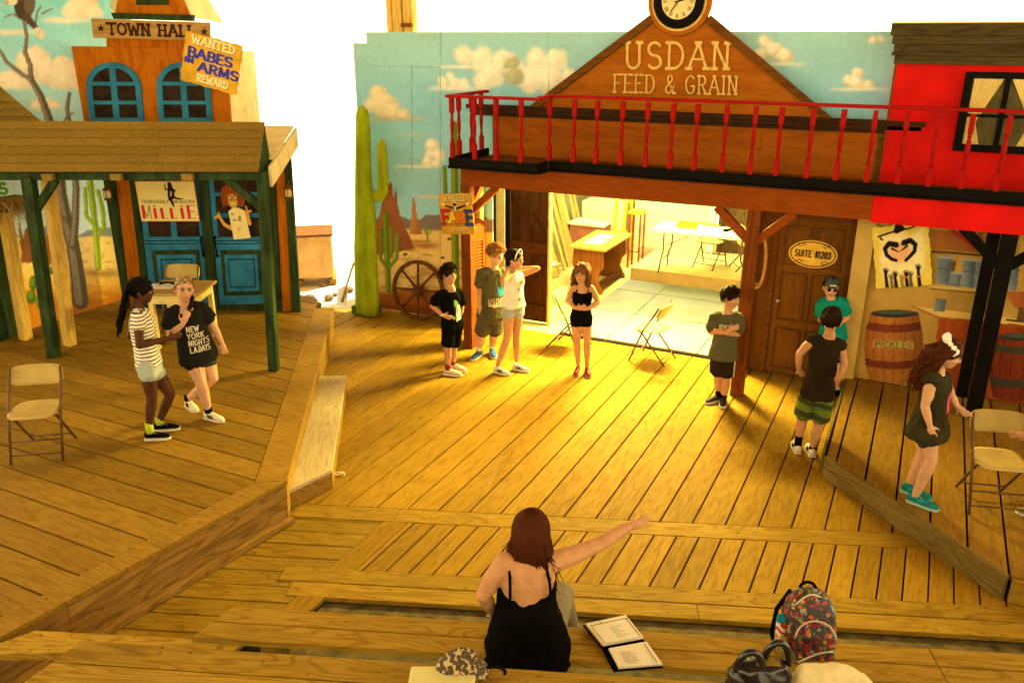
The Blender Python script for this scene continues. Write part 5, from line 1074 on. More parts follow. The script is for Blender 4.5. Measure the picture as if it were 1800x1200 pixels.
# desk with scrolled ends
dk = wempty('trestle_desk', (-4.74, 13, 0), 'long red-brown desk with scrolled end panels and papers in the back room', 'desk')
part('top', m_lumber, dk, ((-5.06, 12.32, .735), (-4.40, 13.66, .77)), bevel=.006)
prof = [(0, .0), (.0, .06), (.05, .14), (.10, .24), (.06, .36), (.0, .44), (-.0, .52), (.02, .733)]
for y in (12.40, 13.50):
    m = MB(); L = [(-5.0 + a, z) for a, z in prof]; Rr = [(-4.46 - a, z) for a, z in prof][::-1]; m.prism([(x, y, z) for x, z in L + Rr], (0, .035, 0)); m.build('end_panel', m_desk, dk, bevel=.004)
part('back_panel', m_barn, dk, ((-4.97, 12.437, .2), (-4.94, 13.498, .733))); part('stretcher', m_barn, dk, ((-4.62, 12.437, .05), (-4.5, 13.498, .13)))
for a, b, c, d in ((-4.92, -4.6, 12.62, 13.0), (-4.9, -4.62, 13.05, 13.36)): o = part('paper', m_white, None, ((a, c, .7715), (b, d, .7735))); tag(o, 'white paper sheet on the %s end of the back room desk' % ('near' if c < 13 else 'far'), 'paper', 'papers on the desk')
# white folding table
ft = wempty('folding_table', (-3.1, 13.5, .25), 'long white folding table on the raised back floor', 'table')
part('top', m_white, ft, ((-3.93, 13.10, .955), (-2.25, 13.86, .995)), bevel=.012)
for x in (-3.72, -2.45):
    for y in (13.22, 13.74): m = MB(); m.tube([(x, y, .955), (x, y, .62), (x + (-.04 if x < -3 else .04), y + (.05 if y < 13.5 else -.05), .5), (x + (-.06 if x < -3 else .06), y, .252)], .014, 8); m.build('leg', m_chairleg, ft, True)
    m = MB(); m.tube([(x, 13.27, .5), (x, 13.69, .5)], .011, 6); m.build('crossbar', m_chairleg, ft, True); m = MB(); s = 1 if x < -3 else -1; m.tube([(x, 13.48, .68), (x + s * .5, 13.48, .95)], .009, 6); m.build('brace', m_chairleg, ft, True)
tb = wempty('open_box', (-3.42, 13.55, .995), 'low yellow cardboard tray on the white folding table', 'box'); m_card = plain('yellow_card', (.7, .48, .06), .7, .1)
part('base', m_card, tb, ((-3.58, 13.42, .996), (-3.28, 13.68, 1.01)))
for a, b in (((-3.58, 13.42), (-3.28, 13.435)), ((-3.58, 13.665), (-3.28, 13.68)), ((-3.58, 13.436), (-3.565, 13.664)), ((-3.295, 13.436), (-3.28, 13.664))): part('side', m_card, tb, (a + (1.0105,), b + (1.07,)))
m = MB(); m.tube([(-2.82, 13.5, 1.005), (-2.72, 13.52, 1.03), (-2.62, 13.56, 1.07)], [.03, .02, .012], 8); tag(m.build('hand_tool', m_black, None, True), 'small dark tool lying on the white folding table', 'tool')
tag(MB().lathe([(.07, 0), (.085, .015), (.05, .03), (.02, .034)], (-2.52, 13.38, .996), n=12).build('dish', m_desk), 'small round brown dish on the white folding table', 'dish')
# lumber leaning against the side wall
rnd = random.Random(11)
for k in range(11):
    y = 12.2 + k * .27; L = 2.3 + rnd.uniform(-.2, .4); wdt = rnd.choice((.09, .14, .19, .24)); foot = V3(-5.65 + rnd.uniform(-.12, .1), y, .01); top = V3(-6.5, y + .25 + rnd.uniform(-.1, .25), 2.2 + rnd.uniform(-.1, .3))
    m = MB(); m.bar(foot, top, wdt, .03, (1, 0, .6)); o = m.build('lumber_board', m_lumber); tag(o, '%s timber board leaning in the row against the back room wall' % ('first nearest', 'second', 'third', 'fourth', 'fifth', 'sixth', 'seventh', 'eighth', 'ninth', 'tenth', 'last farthest')[k], 'board', 'lumber leaning in the back room')
lb = wempty('low_bench', (-5.5, 12, 0), 'low plank bench with a white cloth inside the left of the opening', 'bench'); part('seat', m_lumber, lb, ((-5.75, 11.6, .38), (-5.25, 12.5, .42)), bevel=.006)
for y in (11.7, 12.35): part('leg', m_lumber, lb, ((-5.62, y, .0), (-5.38, y + .05, .379)))
m = MB(); m.ell((-5.42, 12.3, .44), (.2, .17, .035), nu=14, nv=6); tag(m.build('white_cloth', m_white, None, True), 'crumpled white cloth on the low plank bench', 'cloth')
# cupboards and props at the rear left
cb_ = wempty('white_cabinet', (-5.55, 15.6, 0), 'white cabinet behind the desk in the back room', 'cabinet'); part('body', m_white, cb_, ((-5.95, 15.2, 0), (-5.05, 15.9, .95))); part('door', m_white, cb_, ((-5.5, 15.18, .06), (-5.08, 15.199, .92)), bevel=.004)
pk = wempty('pink_crate', (-5.5, 14.6, 0), 'dull pink crate between the desk and white cabinet', 'crate'); m_pink = plain('pink_paint', (.42, .16, .12), .7); part('body', m_pink, pk, ((-5.85, 14.35, 0), (-5.2, 14.8, .66))); part('lid', m_white, pk, ((-5.88, 14.32, .661), (-5.17, 14.83, .70)))
sd = wempty('brown_sideboard', (-5.4, 16.6, 0), 'brown sideboard with overhanging top at the back of the room', 'cabinet'); part('body', m_desk, sd, ((-5.6, 16.3, 0), (-4.85, 16.9, 1.20))); part('top', m_shingle, sd, ((-5.72, 16.2, 1.201), (-4.75, 17, 1.27)), bevel=.01)
rd = wempty('old_radio', (-5.25, 16.55, 1.27), 'dark boxy radio with wire handle on the brown sideboard', 'radio'); part('body', m_barn, rd, ((-5.5, 16.4, 1.271), (-4.98, 16.8, 1.52)), bevel=.02); part('top', m_shingle, rd, ((-5.46, 16.42, 1.521), (-5.02, 16.78, 1.55)))
m = MB(); m.tube([(-5.35, 16.39, 1.3), (-5.36, 16.3, 1.42), (-5.2, 16.3, 1.5), (-5.12, 16.39, 1.32)], .008, 6); m.build('handle', m_lumber, rd, True)
ye = wempty('yellow_easel', (-4.9, 14.6, 0), 'bright yellow wooden easel frame behind the desk', 'easel'); m_yp = plain('yellow_paint', (.75, .52, .04), .5)
for a, b in (((-5.02, 14.4, .0), (-5.0, 14.55, 1.55)), ((-4.86, 14.4, 0), (-4.8, 14.55, 1.55)), ((-4.8, 14.75, 0), (-4.72, 14.5, 1.2))): m = MB(); m.bar(a, b, .05, .04, (0, 1, 0)); m.build('leg', m_yp, ye)
m = MB(); m.bar((-5.12, 14.56, 1.52), (-4.7, 14.56, 1.52), .06, .04, (0, 1, 0)); m.build('top_bar', m_yp, ye); m = MB(); m.bar((-5.06, 14.42, .6), (-4.74, 14.42, .6), .06, .04, (0, 1, 0)); m.build('ledge', m_yp, ye)
rs_ = wempty('red_stool', (-4.55, 14.3, 0), 'tall red-legged stool beside the yellow partition', 'stool'); m_rs = plain('stool_red', (.36, .06, .025), .5); part('seat', m_yp, rs_, ((-4.68, 14.2, .98), (-4.42, 14.5, 1.03)), bevel=.01)
for x, y in ((-4.65, 14.23), (-4.45, 14.23), (-4.65, 14.47), (-4.45, 14.47)): MB().lathe([(.02, 0), (.016, .3), (.026, .35), (.016, .4), (.022, .7), (.018, .979)], (x, y, 0), n=8).build('leg', m_rs, rs_, True)
m = MB(); m.tube([(-4.64, 14.24, .3), (-4.46, 14.24, .3)], .01, 6); m.build('rung', m_rs, rs_)
# ================================================================== CHAIRS AND TABLE
def make_chair(label, loc, rz, group='folding chairs', scale=1.0):
    e = empty('folding_chair', loc, rz, label, 'chair', group); e.scale = (scale,) * 3
    w = .215
    for s in (-1, 1):
        m = MB(); m.tube([(s * w, -.235, 0), (s * w, -.06, .44), (s * w, .10, .70), (s * w * .98, .135, .775)], .0125, 8); m.build('front_leg', m_chairleg, e, True)
        m = MB(); m.tube([(s * (w - .032), -.15, .43), (s * (w - .032), -.08, .385), (s * (w - .032), .25, .0)], .0115, 8); m.build('rear_leg', m_chairleg, e, True)
    for pts in ([(-w, -.205, .075), (w, -.205, .075)], [(-w, -.16, .19), (w, -.16, .19)], [(-w + .03, .19, .075), (w - .03, .19, .075)]):
        m = MB(); m.tube(pts, .008, 6); m.build('crossbar', m_chairleg, e, True)
    # pressed seat with rounded corners
    def slab(nx, ny, f, th, name, mat):
        m = MB(); vs = [f(i / nx, j / ny) for j in range(ny + 1) for i in range(nx + 1)]; n = (nx + 1) * (ny + 1); vs += [tuple(np.array(v) - np.array(th)) for v in vs]; fs = []
        for j in range(ny):
            for i in range(nx):
                a = j * (nx + 1) + i; q = (a, a + 1, a + nx + 2, a + nx + 1); fs.append(q); fs.append(tuple(k + n for k in q[::-1]))
        ring = [i for i in range(nx + 1)] + [j * (nx + 1) + nx for j in range(1, ny + 1)] + [ny * (nx + 1) + i for i in range(nx - 1, -1, -1)] + [j * (nx + 1) for j in range(ny - 1, 0, -1)]
        for a, b in zip(ring, ring[1:] + ring[:1]): fs.append((b, a, a + n, b + n))
        m.add(vs, fs); m.build(name, mat, e, True)
    def sq(u, v, p=4.0):  # square to rounded square
        x, y = 2 * u - 1, 2 * v - 1; k = (abs(x) ** p + abs(y) ** p) ** (1 / p); mx = max(abs(x), abs(y)); return (x, y) if k < 1e-6 else (x * mx / k, y * mx / k)
    slab(12, 12, lambda u, v: (lambda q: (q[0] * .20 * (1 - .06 * q[1]), q[1] * .195 - .02, .442 - .018 * (1 - q[0] ** 2) * (1 - q[1] ** 2) + (-.012 if q[1] < -.85 else 0)))(sq(u, v)), (0, 0, .012), 'seat', m_chair)
    slab(12, 6, lambda u, v: (lambda q: (q[0] * .222, .128 + .03 * (1 - q[0] ** 2) + q[1] * .035, .70 + q[1] * .088))(sq(u, v, 5)), (0, -.014, .004), 'backrest', m_chair)
    return e
ch = [('beige folding chair alone at the front left of the left platform', (-6.87, 4.27, ZL + .006), R(36)),
      ('beige folding chair at the right edge beside the girl with the bow', (.90, 7.42, ZR + .006), R(15)),
      ('folding chair mostly cut off by the right edge of the picture', (1.50, 7.62, ZR + .006), R(-40)),
      ('folding chair in side view on the main stage before the mats', (-2.86, 9.98, .005), R(-97)),
      ('folding chair just behind the girl in black shorts and top', (-4.02, 9.93, .005), R(86)),
      ('folding chair tucked behind the small yellow table', (-8.42, 7.42, ZL + .006), R(28)),
      ('folding chair standing under the white folding table', (-3.12, 14.0, .256), R(168)),
      ('folding chair at the right end of the white folding table', (-2.5, 14.1, .256), R(120))]
proto = None
for lab, loc, rz in ch:
    if proto is None: proto = make_chair(lab, loc, rz); continue
    c = copy_tree(proto); c['label'] = lab; c.location = loc; c.rotation_euler = (0, 0, rz)
# small yellow table on the left platform
tt = empty('small_table', (-7.93, 6.98, ZL + .004), R(24), 'small pale yellow table in front of the blue doors', 'table')
m_ytab = plain('pale_yellow_paint', (.66, .52, .18), .6, .12, 6, dirt=.2)
part('top', wood('table_top_wood', (.46, .30, .10), (.36, .22, .06), dX, tone=.05), tt, ((-.34, -.30, .685), (.34, .30, .715)), bevel=.005); part('apron', m_ytab, tt, ((-.29, -.27, .60), (.29, -.25, .684)), ((-.29, .25, .60), (.29, .27, .684)), bevel=0) if False else None
for a, b in (((-.24, -.27), (.24, -.25)), ((-.24, .25), (.24, .27)), ((-.29, -.2), (-.27, .2)), ((.27, -.2), (.29, .2))): part('apron', m_ytab, tt, (a + (.58,), b + (.684,)))
for x in (-.265, .265):
    for y in (-.235, .235): part('leg', m_ytab, tt, ((x - .03, y - .03, 0), (x + .03, y + .03, .684)), bevel=.004)
pc = G(285, 503, 1.12); m = MB(); m.box((pc[0], pc[1], 1.1215), (.3, .22, .003), (V3(.9, .43, 0), V3(-.43, .9, 0), ZU)); tag(m.build('paper', m_white), 'white paper lying on the small yellow table', 'paper')
kp = G(297, 500, 1.13); m = MB(); rnd = random.Random(2)
for k in range(7): a = rnd.uniform(-.5, .5); m.tube([kp + V3(-.12 * math.cos(a), -.12 * math.sin(a), .01 * k * .3), kp + V3(0, 0, .03), kp + V3(.12 * math.cos(a + .3), .12 * math.sin(a + .3), .015)], .008, 5)
tag(m.build('cord_bundle', m_black, None, True), 'dark bundle of cord lying on the small yellow table', 'cord')

q = G(597, 834, .006); m = MB(); m.tube([q + V3(.05 * math.cos(a) * (1 - a / 16), .035 * math.sin(a * 1.3), .006 + .012 * abs(math.sin(a * .7))) for a in np.linspace(0, 9, 40)], .004, 5); tag(m.build('white_string', m_white, None, True), 'small curl of white string on the stage beside the step box', 'string')
# ================================================================== PEOPLE
def solid(mb, name, mats, parent, vox=.008, smooth=6, wr=0.0, wscale=18, seed=0, stretch=(1, 1, .45)):
    """one continuous skin grown over overlapping volumes, relaxed, with soft folds"""
    me = mb.mesh('tmp'); o = bpy.data.objects.new('tmp', me); COL.objects.link(o)
    r = o.modifiers.new('r', 'REMESH'); r.mode = 'VOXEL'; r.voxel_size = vox
    s = o.modifiers.new('s', 'SMOOTH'); s.iterations = smooth; s.factor = .5
    dg = bpy.context.evaluated_depsgraph_get(); new = bpy.data.meshes.new_from_object(o.evaluated_get(dg)); bpy.data.objects.remove(o); bpy.data.meshes.remove(me)
    if wr:
        n = len(new.vertices); co = np.zeros(n * 3); new.vertices.foreach_get('co', co); co = co.reshape(-1, 3); no = np.zeros(n * 3); new.vertices.foreach_get('normal', no); no = no.reshape(-1, 3)
        d = np.array([mnoise.noise(Vector((p[0] * wscale * stretch[0] + seed * 3.1, p[1] * wscale * stretch[1], p[2] * wscale * stretch[2]))) + .5 * mnoise.noise(Vector((p[0] * wscale * 2.3 + p[2] * 9, p[1] * wscale * 2.3, p[2] * wscale * 1.3 + seed))) for p in co])
        co += no * (d * wr)[:, None]; new.vertices.foreach_set('co', co.ravel()); new.update()
    new.materials.clear(); new.name = name
    return link(name, new, mats, parent, True)
def oval_ring(c, ax, ay, a, b, n=20, p=2.4):
    out = []
    for k in range(n):
        t = 2 * math.pi * k / n; ct, st_ = math.cos(t), math.sin(t); q = (abs(ct) ** p + abs(st_) ** p) ** (-1 / p); out.append(c + ax * a * ct * q + ay * b * st_ * q)
    return out
SK = {k: plain('skin_' + k, c, .5, .12, 16, spec=.12) for k, c in dict(light=(.56, .31, .17), tan=(.44, .215, .10), warm=(.50, .25, .115), deep=(.075, .028, .012)).items()}
m_eye = plain('eye_white', (.7, .66, .58), .3, .03); m_iris = plain('eye_dark', (.025, .015, .01), .2, .1); m_lip = plain('lip', (.34, .10, .075), .5, .1); m_lipd = plain('lip_deep', (.07, .022, .016), .5, .1)
m_wshoe = plain('white_shoe', (.66, .60, .46), .5, .1, 9, dirt=.15); m_sole = plain('shoe_sole', (.62, .56, .42), .6, .1)
def cloth(name, c, var=.12): return plain(name, c, .9, var, 7, bump=.35, spec=.015)
def hair_mat(name, c, c2):
    return wood(name, c, c2, (0, 0, 1), rough=.55, tone=.02, freq=60, dirt=.1, perp=30, spec=.06)
HM = dict(black=hair_mat('hair_black', (.006, .004, .003), (.003, .002, .0015)), dark=hair_mat('hair_dark_brown', (.020, .009, .004), (.009, .004, .002)), brown=hair_mat('hair_brown', (.19, .078, .022), (.10, .038, .010)), red=hair_mat('hair_red_brown', (.085, .022, .006), (.030, .008, .003)), curl=hair_mat('hair_ginger', (.34, .15, .035), (.2, .075, .018)))
def person(label, base, J, face, skin, hair, k=1.0, head=1.07, pitch=0.0, roll=0.0, shirt=None, legs=None, shoes=None, group=None, fat=1.0, vox=.0085, hide=(), extra=None):
    """base = (px, py, z) of the feet; J = joints surveyed as (px, py, metres towards the viewer)"""
    B = G(*base); tw = unit(V3(-B[0], -B[1], 0)); rt = V3(-tw[1], tw[0], 0)
    if np.dot(rt, RT) < 0: rt = -rt
    P = {n: onP(v[0], v[1], B + tw * (v[2] if len(v) > 2 else 0), tw) for n, v in J.items()}
    e = wempty('person', B, label, 'person', group); mb = MB(); sk = SK[skin]
    Hc = P['head']; th = R(face); fwd = unit(tw * math.cos(th) + rt * math.sin(th) + ZU * math.tan(R(pitch))); hx = unit(np.cross(fwd, ZU)); hz = np.cross(hx, fwd)
    if roll: hx, hz = hx * math.cos(R(roll)) + hz * math.sin(R(roll)), hz * math.cos(R(roll)) - hx * math.sin(R(roll))
    h = head; at = lambda x, y, z: Hc + (hx * x + fwd * y + hz * z) * h
    axh = (hx, fwd, hz)
    # head, jaw, nose, ears, brow, neck
    mb.ell(at(0, -.006, .022), (.073 * h, .09 * h, .088 * h), axh); mb.ell(at(0, .014, -.03), (.062 * h, .068 * h, .075 * h), axh); mb.ell(at(0, .032, -.068), (.040 * h, .044 * h, .036 * h), axh)
    mb.ell(at(0, .084, -.018), (.012 * h, .019 * h, .017 * h), axh, 8, 6); mb.capsule([at(0, .077, .018), at(0, .085, -.008)], [.008 * h, .010 * h], 8)
    for s in (-1, 1): mb.ell(at(s * .074, -.008, -.012), (.010 * h, .020 * h, .031 * h), axh, 8, 6); mb.ell(at(s * .036, .058, -.02), (.022 * h, .022 * h, .022 * h), axh, 8, 6)
    ch = (P['shL'] + P['shR']) / 2; pe = (P['hipL'] + P['hipR']) / 2; nb = P.get('neck', ch + ZU * .05)
    mb.capsule([at(0, -.018, -.045), nb * .5 + at(0, -.018, -.08) * .5, nb - ZU * .03], [.047 * h, .043 * h, .055 * h])
    sx = P['shL'] - P['shR']; sx[2] *= .3; sx = unit(sx); up = unit(ch - pe); cx_ = sx; px_ = P['hipL'] - P['hipR']; px_[2] *= .3; px_ = unit(px_)
    sw = np.linalg.norm(P['shL'] - P['shR']) / 2; sw = max(sw, .13 * k)
    def axes(t):
        a = unit(px_ * (1 - t) + cx_ * t); a = unit(a - up * np.dot(a, up)); return a, unit(np.cross(up, a))
    L = np.linalg.norm(ch - pe); f = fat
    T_ = [(-.16, .115 * f, .09 * f), (-.02, .135 * f, .10 * f), (.14, .13 * f, .098 * f), (.38, .112 * f, .086 * f), (.62, .118, .09 * f), (.84, .128, .092), (.98, .118, .075), (1.08, .065, .055)]
    def torso(m, grow, t0=-.16, t1=1.08, flare=0.0, wide=1.0, scoop=0.0):
        rings = []; TT = [q for q in T_ if t0 - 1e-6 <= q[0] <= t1 + 1e-6]
        for tq in (t0, t1):
            if T_[0][0] < tq < T_[-1][0] and all(abs(q[0] - tq) > .02 for q in TT):
                j = next(i for i in range(len(T_) - 1) if T_[i][0] <= tq <= T_[i + 1][0]); u_ = (tq - T_[j][0]) / (T_[j + 1][0] - T_[j][0]); TT.append((tq,) + tuple(T_[j][i] * (1 - u_) + T_[j + 1][i] * u_ for i in (1, 2)))
        for t, a, b in sorted(TT):
            x, y = axes(min(max(t, 0), 1)); fl = flare * max(0, .6 - t); rings.append(oval_ring(pe + up * L * t, x, y, a * k * (wide if t < .9 else 1) + grow + fl, b * k * (wide if t < .9 else 1) + grow + fl))
        if t0 < -.16:
            x, y = axes(0); fl = flare * (.6 - t0); rings.insert(0, oval_ring(pe + up * L * t0, x, y, T_[0][1] * k * wide + .02 + grow + fl, T_[0][2] * k * wide + .02 + grow + fl))
        if scoop:
            for kq, pq in enumerate(rings[-1]): rings[-1][kq] = pq + up * L * scoop * (abs(math.cos(2 * math.pi * kq / 20)) ** 1.5 - .55)
        m.loft(rings)
    torso(mb, 0)
    ar = [v * k for v in (.050, .043, .034, .034, .023)]
    def arm_pts(s):
        a, b, c = P['sh' + s], P['el' + s], P['wr' + s]; return a, b, c
    for s in 'LR':
        a, b, c = arm_pts(s); ain = a + (ch - a) * .12
        mb.capsule([ain, a * .5 + b * .5, b], [ar[0], ar[1], ar[2]]); mb.capsule([b, b * .62 + c * .38, c], [ar[2], ar[3] * 1.02, ar[4]])
        # hand: palm, four fingers with knuckle bends, thumb from the side of the palm
        hp = P.get('ha' + s); d = unit((hp - c) if hp is not None else (c - b)); curl = extra.get('curl', .5) if extra else .5
        side = np.cross(d, tw if abs(np.dot(d, tw)) < .85 else ZU); side = unit(side); pn = unit(np.cross(side, d)); 
        if np.dot(pn, tw) > 0 and not (extra and extra.get('palm_out')): pn = -pn
        q = .98 * k if k < 1.05 else 1.0; palm = c + d * .045 * q
        mb.ell(palm, (.042 * q, .034 * q, .015 * q), (d, side, pn), 12, 8); mb.capsule([c, palm], [.021 * q, .018 * q], 8)
        for i, (o_, ln) in enumerate(((-.026, .052), (-.009, .062), (.009, .058), (.025, .046))):
            p0 = palm + d * .034 * q + side * o_ * q; a1 = curl * .5; a2 = curl * 1.2
            p1 = p0 + (d * math.cos(a1) + pn * math.sin(a1)) * ln * .5 * q + side * o_ * .12; p2 = p1 + (d * math.cos(a2) + pn * math.sin(a2)) * ln * .5 * q
            mb.capsule([p0, p1, p2], [.0088 * q, .0082 * q, .0068 * q], 7)
        ts = -1 if s == 'R' else 1; p0 = palm - d * .016 * q + side * ts * .026 * q; p1 = p0 + (d * .55 + side * ts * .7 + pn * .3) * .034 * q; p2 = p1 + (d * .85 + side * ts * .2 + pn * .35) * .028 * q; mb.capsule([p0, p1, p2], [.011 * q, .0095 * q, .0075 * q], 7)
    lr = [v * k * (.5 + f * .5) for v in (.082, .072, .050, .052, .031)]
    for s in 'LR':
        a, b, c = P['hip' + s], P['kn' + s], P['an' + s]
        mb.capsule([a, a * .5 + b * .5, b], [lr[0], lr[1], lr[2]]); bk = -unit(np.cross(unit(P['hipL'] - P['hipR']), ZU)); mb.capsule([b, b * .65 + c * .35 , c], [lr[2], lr[3], lr[4]])
    solid(mb, 'body', sk, e, vox, 5)
    # ---- eyes, brows, mouth
    if 'face' not in hide:
        for s in (-1, 1):
            m = MB(); m.ell(at(s * .030, .0745, .008), (.0135 * h, .009 * h, .0085 * h), axh, 10, 6); m.ell(at(s * .030, .0805, .008), (.0078 * h, .005 * h, .0080 * h), axh, 8, 6, mi=1); m.capsule([at(s * .017, .083, .016), at(s * .030, .0855, .0185), at(s * .044, .078, .015)], .0034 * h, 6, mi=1); m.build('eye', [m_eye, m_iris], e, True)
            m = MB(); m.capsule([at(s * .016, .082, .029), at(s * .032, .081, .034), at(s * .046, .070, .028)], .0048 * h, 6); m.build('eyebrow', HM[hair] if hair in HM else HM['dark'], e, True)
        m = MB(); m.capsule([at(-.021, .070, -.052), at(0, .0775, -.054), at(.021, .070, -.052)], [.004 * h, .0068 * h, .004 * h], 8); m.build('mouth', m_lipd if skin == 'deep' else m_lip, e, True)
    # ---- clothing
    info = dict(e=e, P=P, at=at, up=up, ch=ch, pe=pe, L=L, tw=tw, rt=rt, fwd=fwd, hx=hx, hz=hz, h=h, axes=axes, k=k)
    if shirt:
        m = MB(); torso(m, shirt.get('grow', .016), shirt.get('hem', -.25), shirt.get('top', 1.08), shirt.get('flare', .06), shirt.get('wide', 1.0), shirt.get('scoop', 0))
        sl = shirt.get('sleeve', .6)
        for s in 'LR':
            if sl <= 0: continue
            a, b, c = arm_pts(s); ain = a + (ch - a) * .3; w = shirt.get('sw', 1.0)
            if sl <= 1: en = a + (b - a) * sl; m.capsule([ain - ZU * .006, a - ZU * .006, en - (b - a) * .08], [.070 * k, .066 * k, .060 * k * w], 12); m.tube([a, en], [.062 * k, .068 * k * w], 14)
        if shirt.get('straps'):
            for s in (-1, 1): x, y = axes(1); m.capsule([pe + up * L * .8 + x * s * .075 * k + y * .09, pe + up * L * 1.06 + x * s * .07 * k, pe + up * L * .8 + x * s * .075 * k - y * .09], .012)
        info['shirt'] = solid(m, shirt.get('name', 'shirt'), shirt['mat'], e, .009, 4, shirt.get('wr', .009), 17, seed=int(base[0]))
    if legs:
        m = MB(); torso(m, legs.get('grow', .012), -.16, legs.get('top', .2), 0, legs.get('wide', 1.0)); fr = legs.get('len', .6); w = legs.get('w', 1.25)
        for s in 'LR':
            a, b, c = P['hip' + s], P['kn' + s], P['an' + s]
            if fr <= 1: en = a + (b - a) * fr; m.capsule([a, a + (en - a) * .85], [lr[0] * 1.12, lr[0] * (1 - .2 * fr) * w], 12); m.tube([a, en], [lr[0] * 1.1, lr[0] * (1 - .12 * fr) * w], 16)
            else: m.capsule([a, b], [lr[0] * 1.12, lr[2] * 1.35], 12); en = b + (c - b) * (fr - 1); m.tube([b, en], [lr[2] * 1.3, lr[4] * 1.7], 12); m.ell(b, (lr[2] * 1.35,) * 3)
        info['legs'] = solid(m, legs.get('name', 'shorts'), legs['mat'], e, .009, 4, legs.get('wr', .005), 16, seed=int(base[0]) + 5)
    if shoes:
        for s in 'LR':
            an = P['an' + s]; toe = P['to' + s]; d = V3(*(toe - an)[:2], 0); d = unit(d) if np.linalg.norm(d) > .02 else tw; sd = V3(-d[1], d[0], 0); zf = min(base[2] + (.006), an[2] - .05) if not shoes.get('lift') else min(an[2] - .075 * k, base[2] + .2)
            zf = base[2] + .006 if an[2] - base[2] < .16 else an[2] - .085
            q = k * shoes.get('size', 1.0); hl = V3(an[0], an[1], zf) - d * .055 * q; Ln = .235 * q; sole, uppr = MB(), MB()
            pr = [(0, .024), (.06, .034), (.3, .034), (.62, .042), (.85, .038), (.96, .024), (1, .010)]
            sole.loft([[hl + d * Ln * t + sd * w_ * sx_ * q + ZU * z_ for sx_, z_ in ((-1, 0), (1, 0), (1, .022), (-1, .022))] for t, w_ in pr])
            hh_ = [(0.0, .075), (.06, .088), (.22, .088), (.40, .068), (.62, .052), (.85, .042), (.97, .03)]; rings = []
            for (t, z1), (t2, w_) in zip(hh_, pr): rings.append([hl + d * Ln * min(t2, .985) + sd * w_ * .93 * q * sx_ + ZU * (.021 + (z1 - .021) * zz) for sx_, zz in ((-1, 0), (1, 0), (1.0, .45), (.62, .92), (0, 1), (-.62, .92), (-1.0, .45))])
            uppr.loft(rings)
            so = empty('shoe', (0, 0, 0)); so.parent = e; so.matrix_parent_inverse = e.matrix_basis.inverted()
            def ch_(nm, mm, mt, sm): 
                o = mm.build(nm, mt, None, sm); o.parent = so; return o
            ch_('sole', sole, shoes.get('sole', m_sole), False); u_ = ch_('upper', uppr, shoes['mat'], True); sb_ = u_.modifiers.new('s', 'SUBSURF'); sb_.levels = 1; sb_.render_levels = 1
            if shoes.get('stripe'):
                for side_ in (-1, 1):
                    for j in range(3): t = .36 + j * .10; m = MB(); m.bar(hl + d * Ln * t + sd * .0385 * side_ * q + ZU * .026, hl + d * Ln * (t - .07) + sd * .033 * side_ * q + ZU * .062, .011, .006, sd); ch_('stripe', m, shoes['stripe'], False)
            if shoes.get('lace'):
                for j in range(4): t = .42 + j * .09; m = MB(); m.bar(hl + d * Ln * t - sd * .02 + ZU * (.074 - j * .008), hl + d * Ln * t + sd * .02 + ZU * (.074 - j * .008), .007, .005, d); ch_('lace', m, shoes['lace'], False)
            if shoes.get('sock'): m = MB(); m.tube([V3(an[0], an[1], zf + .07), an * .75 + P['kn' + s] * .25 if shoes.get('tall') else an + ZU * (.035)], [lr[4] * 1.15, lr[4] * 1.18], 12); o = m.build('sock', shoes['sock'], None, True); o.parent = e; o.matrix_parent_inverse = e.matrix_basis.inverted()
    return info
def strands(I, mat, n, fn, r=.006, seed=0, name='hair', seg=6, cap=(.080, .098, .100), cap_at=(0, -.016, .030), capn=True):
    """hair: a scalp volume and many locks; fn(d, rnd) -> list of head-space points starting at scalp direction d"""
    rnd = random.Random(seed); m = MB(); at, h = I['at'], I['h']; axh = (I['hx'], I['fwd'], I['hz'])
    if capn: m.ell(at(*cap_at), tuple(v * h for v in cap), axh, 18, 12)
    c = 0
    while c < n:
        d = unit(V3(rnd.gauss(0, 1), rnd.gauss(0, 1), rnd.gauss(0, 1)))
        if (d[1] > .42 and d[2] < .50) or d[2] < -.42 or (d[1] > .1 and d[2] < -.1): continue
        pts = fn(d, rnd)
        if pts is None: continue
        c += 1; rr = [r * rnd.uniform(.7, 1.2) * h * (1 - .75 * (i / (len(pts) - 1)) ** 2) for i in range(len(pts))]
        m.tube([at(*p[:3]) - ZU * (p[3] if len(p) > 3 else 0) for p in pts], rr, 5)
    o = m.build(name, mat, I['e'], True); return tag(o, kind='stuff')
def scalp(d, o=1.0): return V3(d[0] * .076 * o, d[1] * .094 * o - .012, d[2] * .096 * o + .026)
def short_hair(spread=.02, ln=.045, fringe=.6):
    def fn(d, rnd):
        p = scalp(d, .97); fr_ = d[1] > .15 and d[2] > .2; t = unit(V3(d[0] * .5 + rnd.gauss(0, .3), (.55 if d[2] > .2 else -.25) * (fringe if not fr_ else .5) + rnd.gauss(0, .25), (-.75 - d[2] * .1 + .6 * (d[2] > .75)) if not fr_ else (-.15 + rnd.gauss(0, .25)))); t = unit(t - d * np.dot(t, d) * (.85 if not fr_ else .6)); ln_ = ln * rnd.uniform(.7, 1.25) * (.7 if fr_ else 1)
        return [tuple(p), tuple(p + d * spread * .7 + t * ln_ * .35), tuple(p + d * spread + t * ln_ * .7), tuple(p + d * spread * .9 + t * ln_)]
    return fn
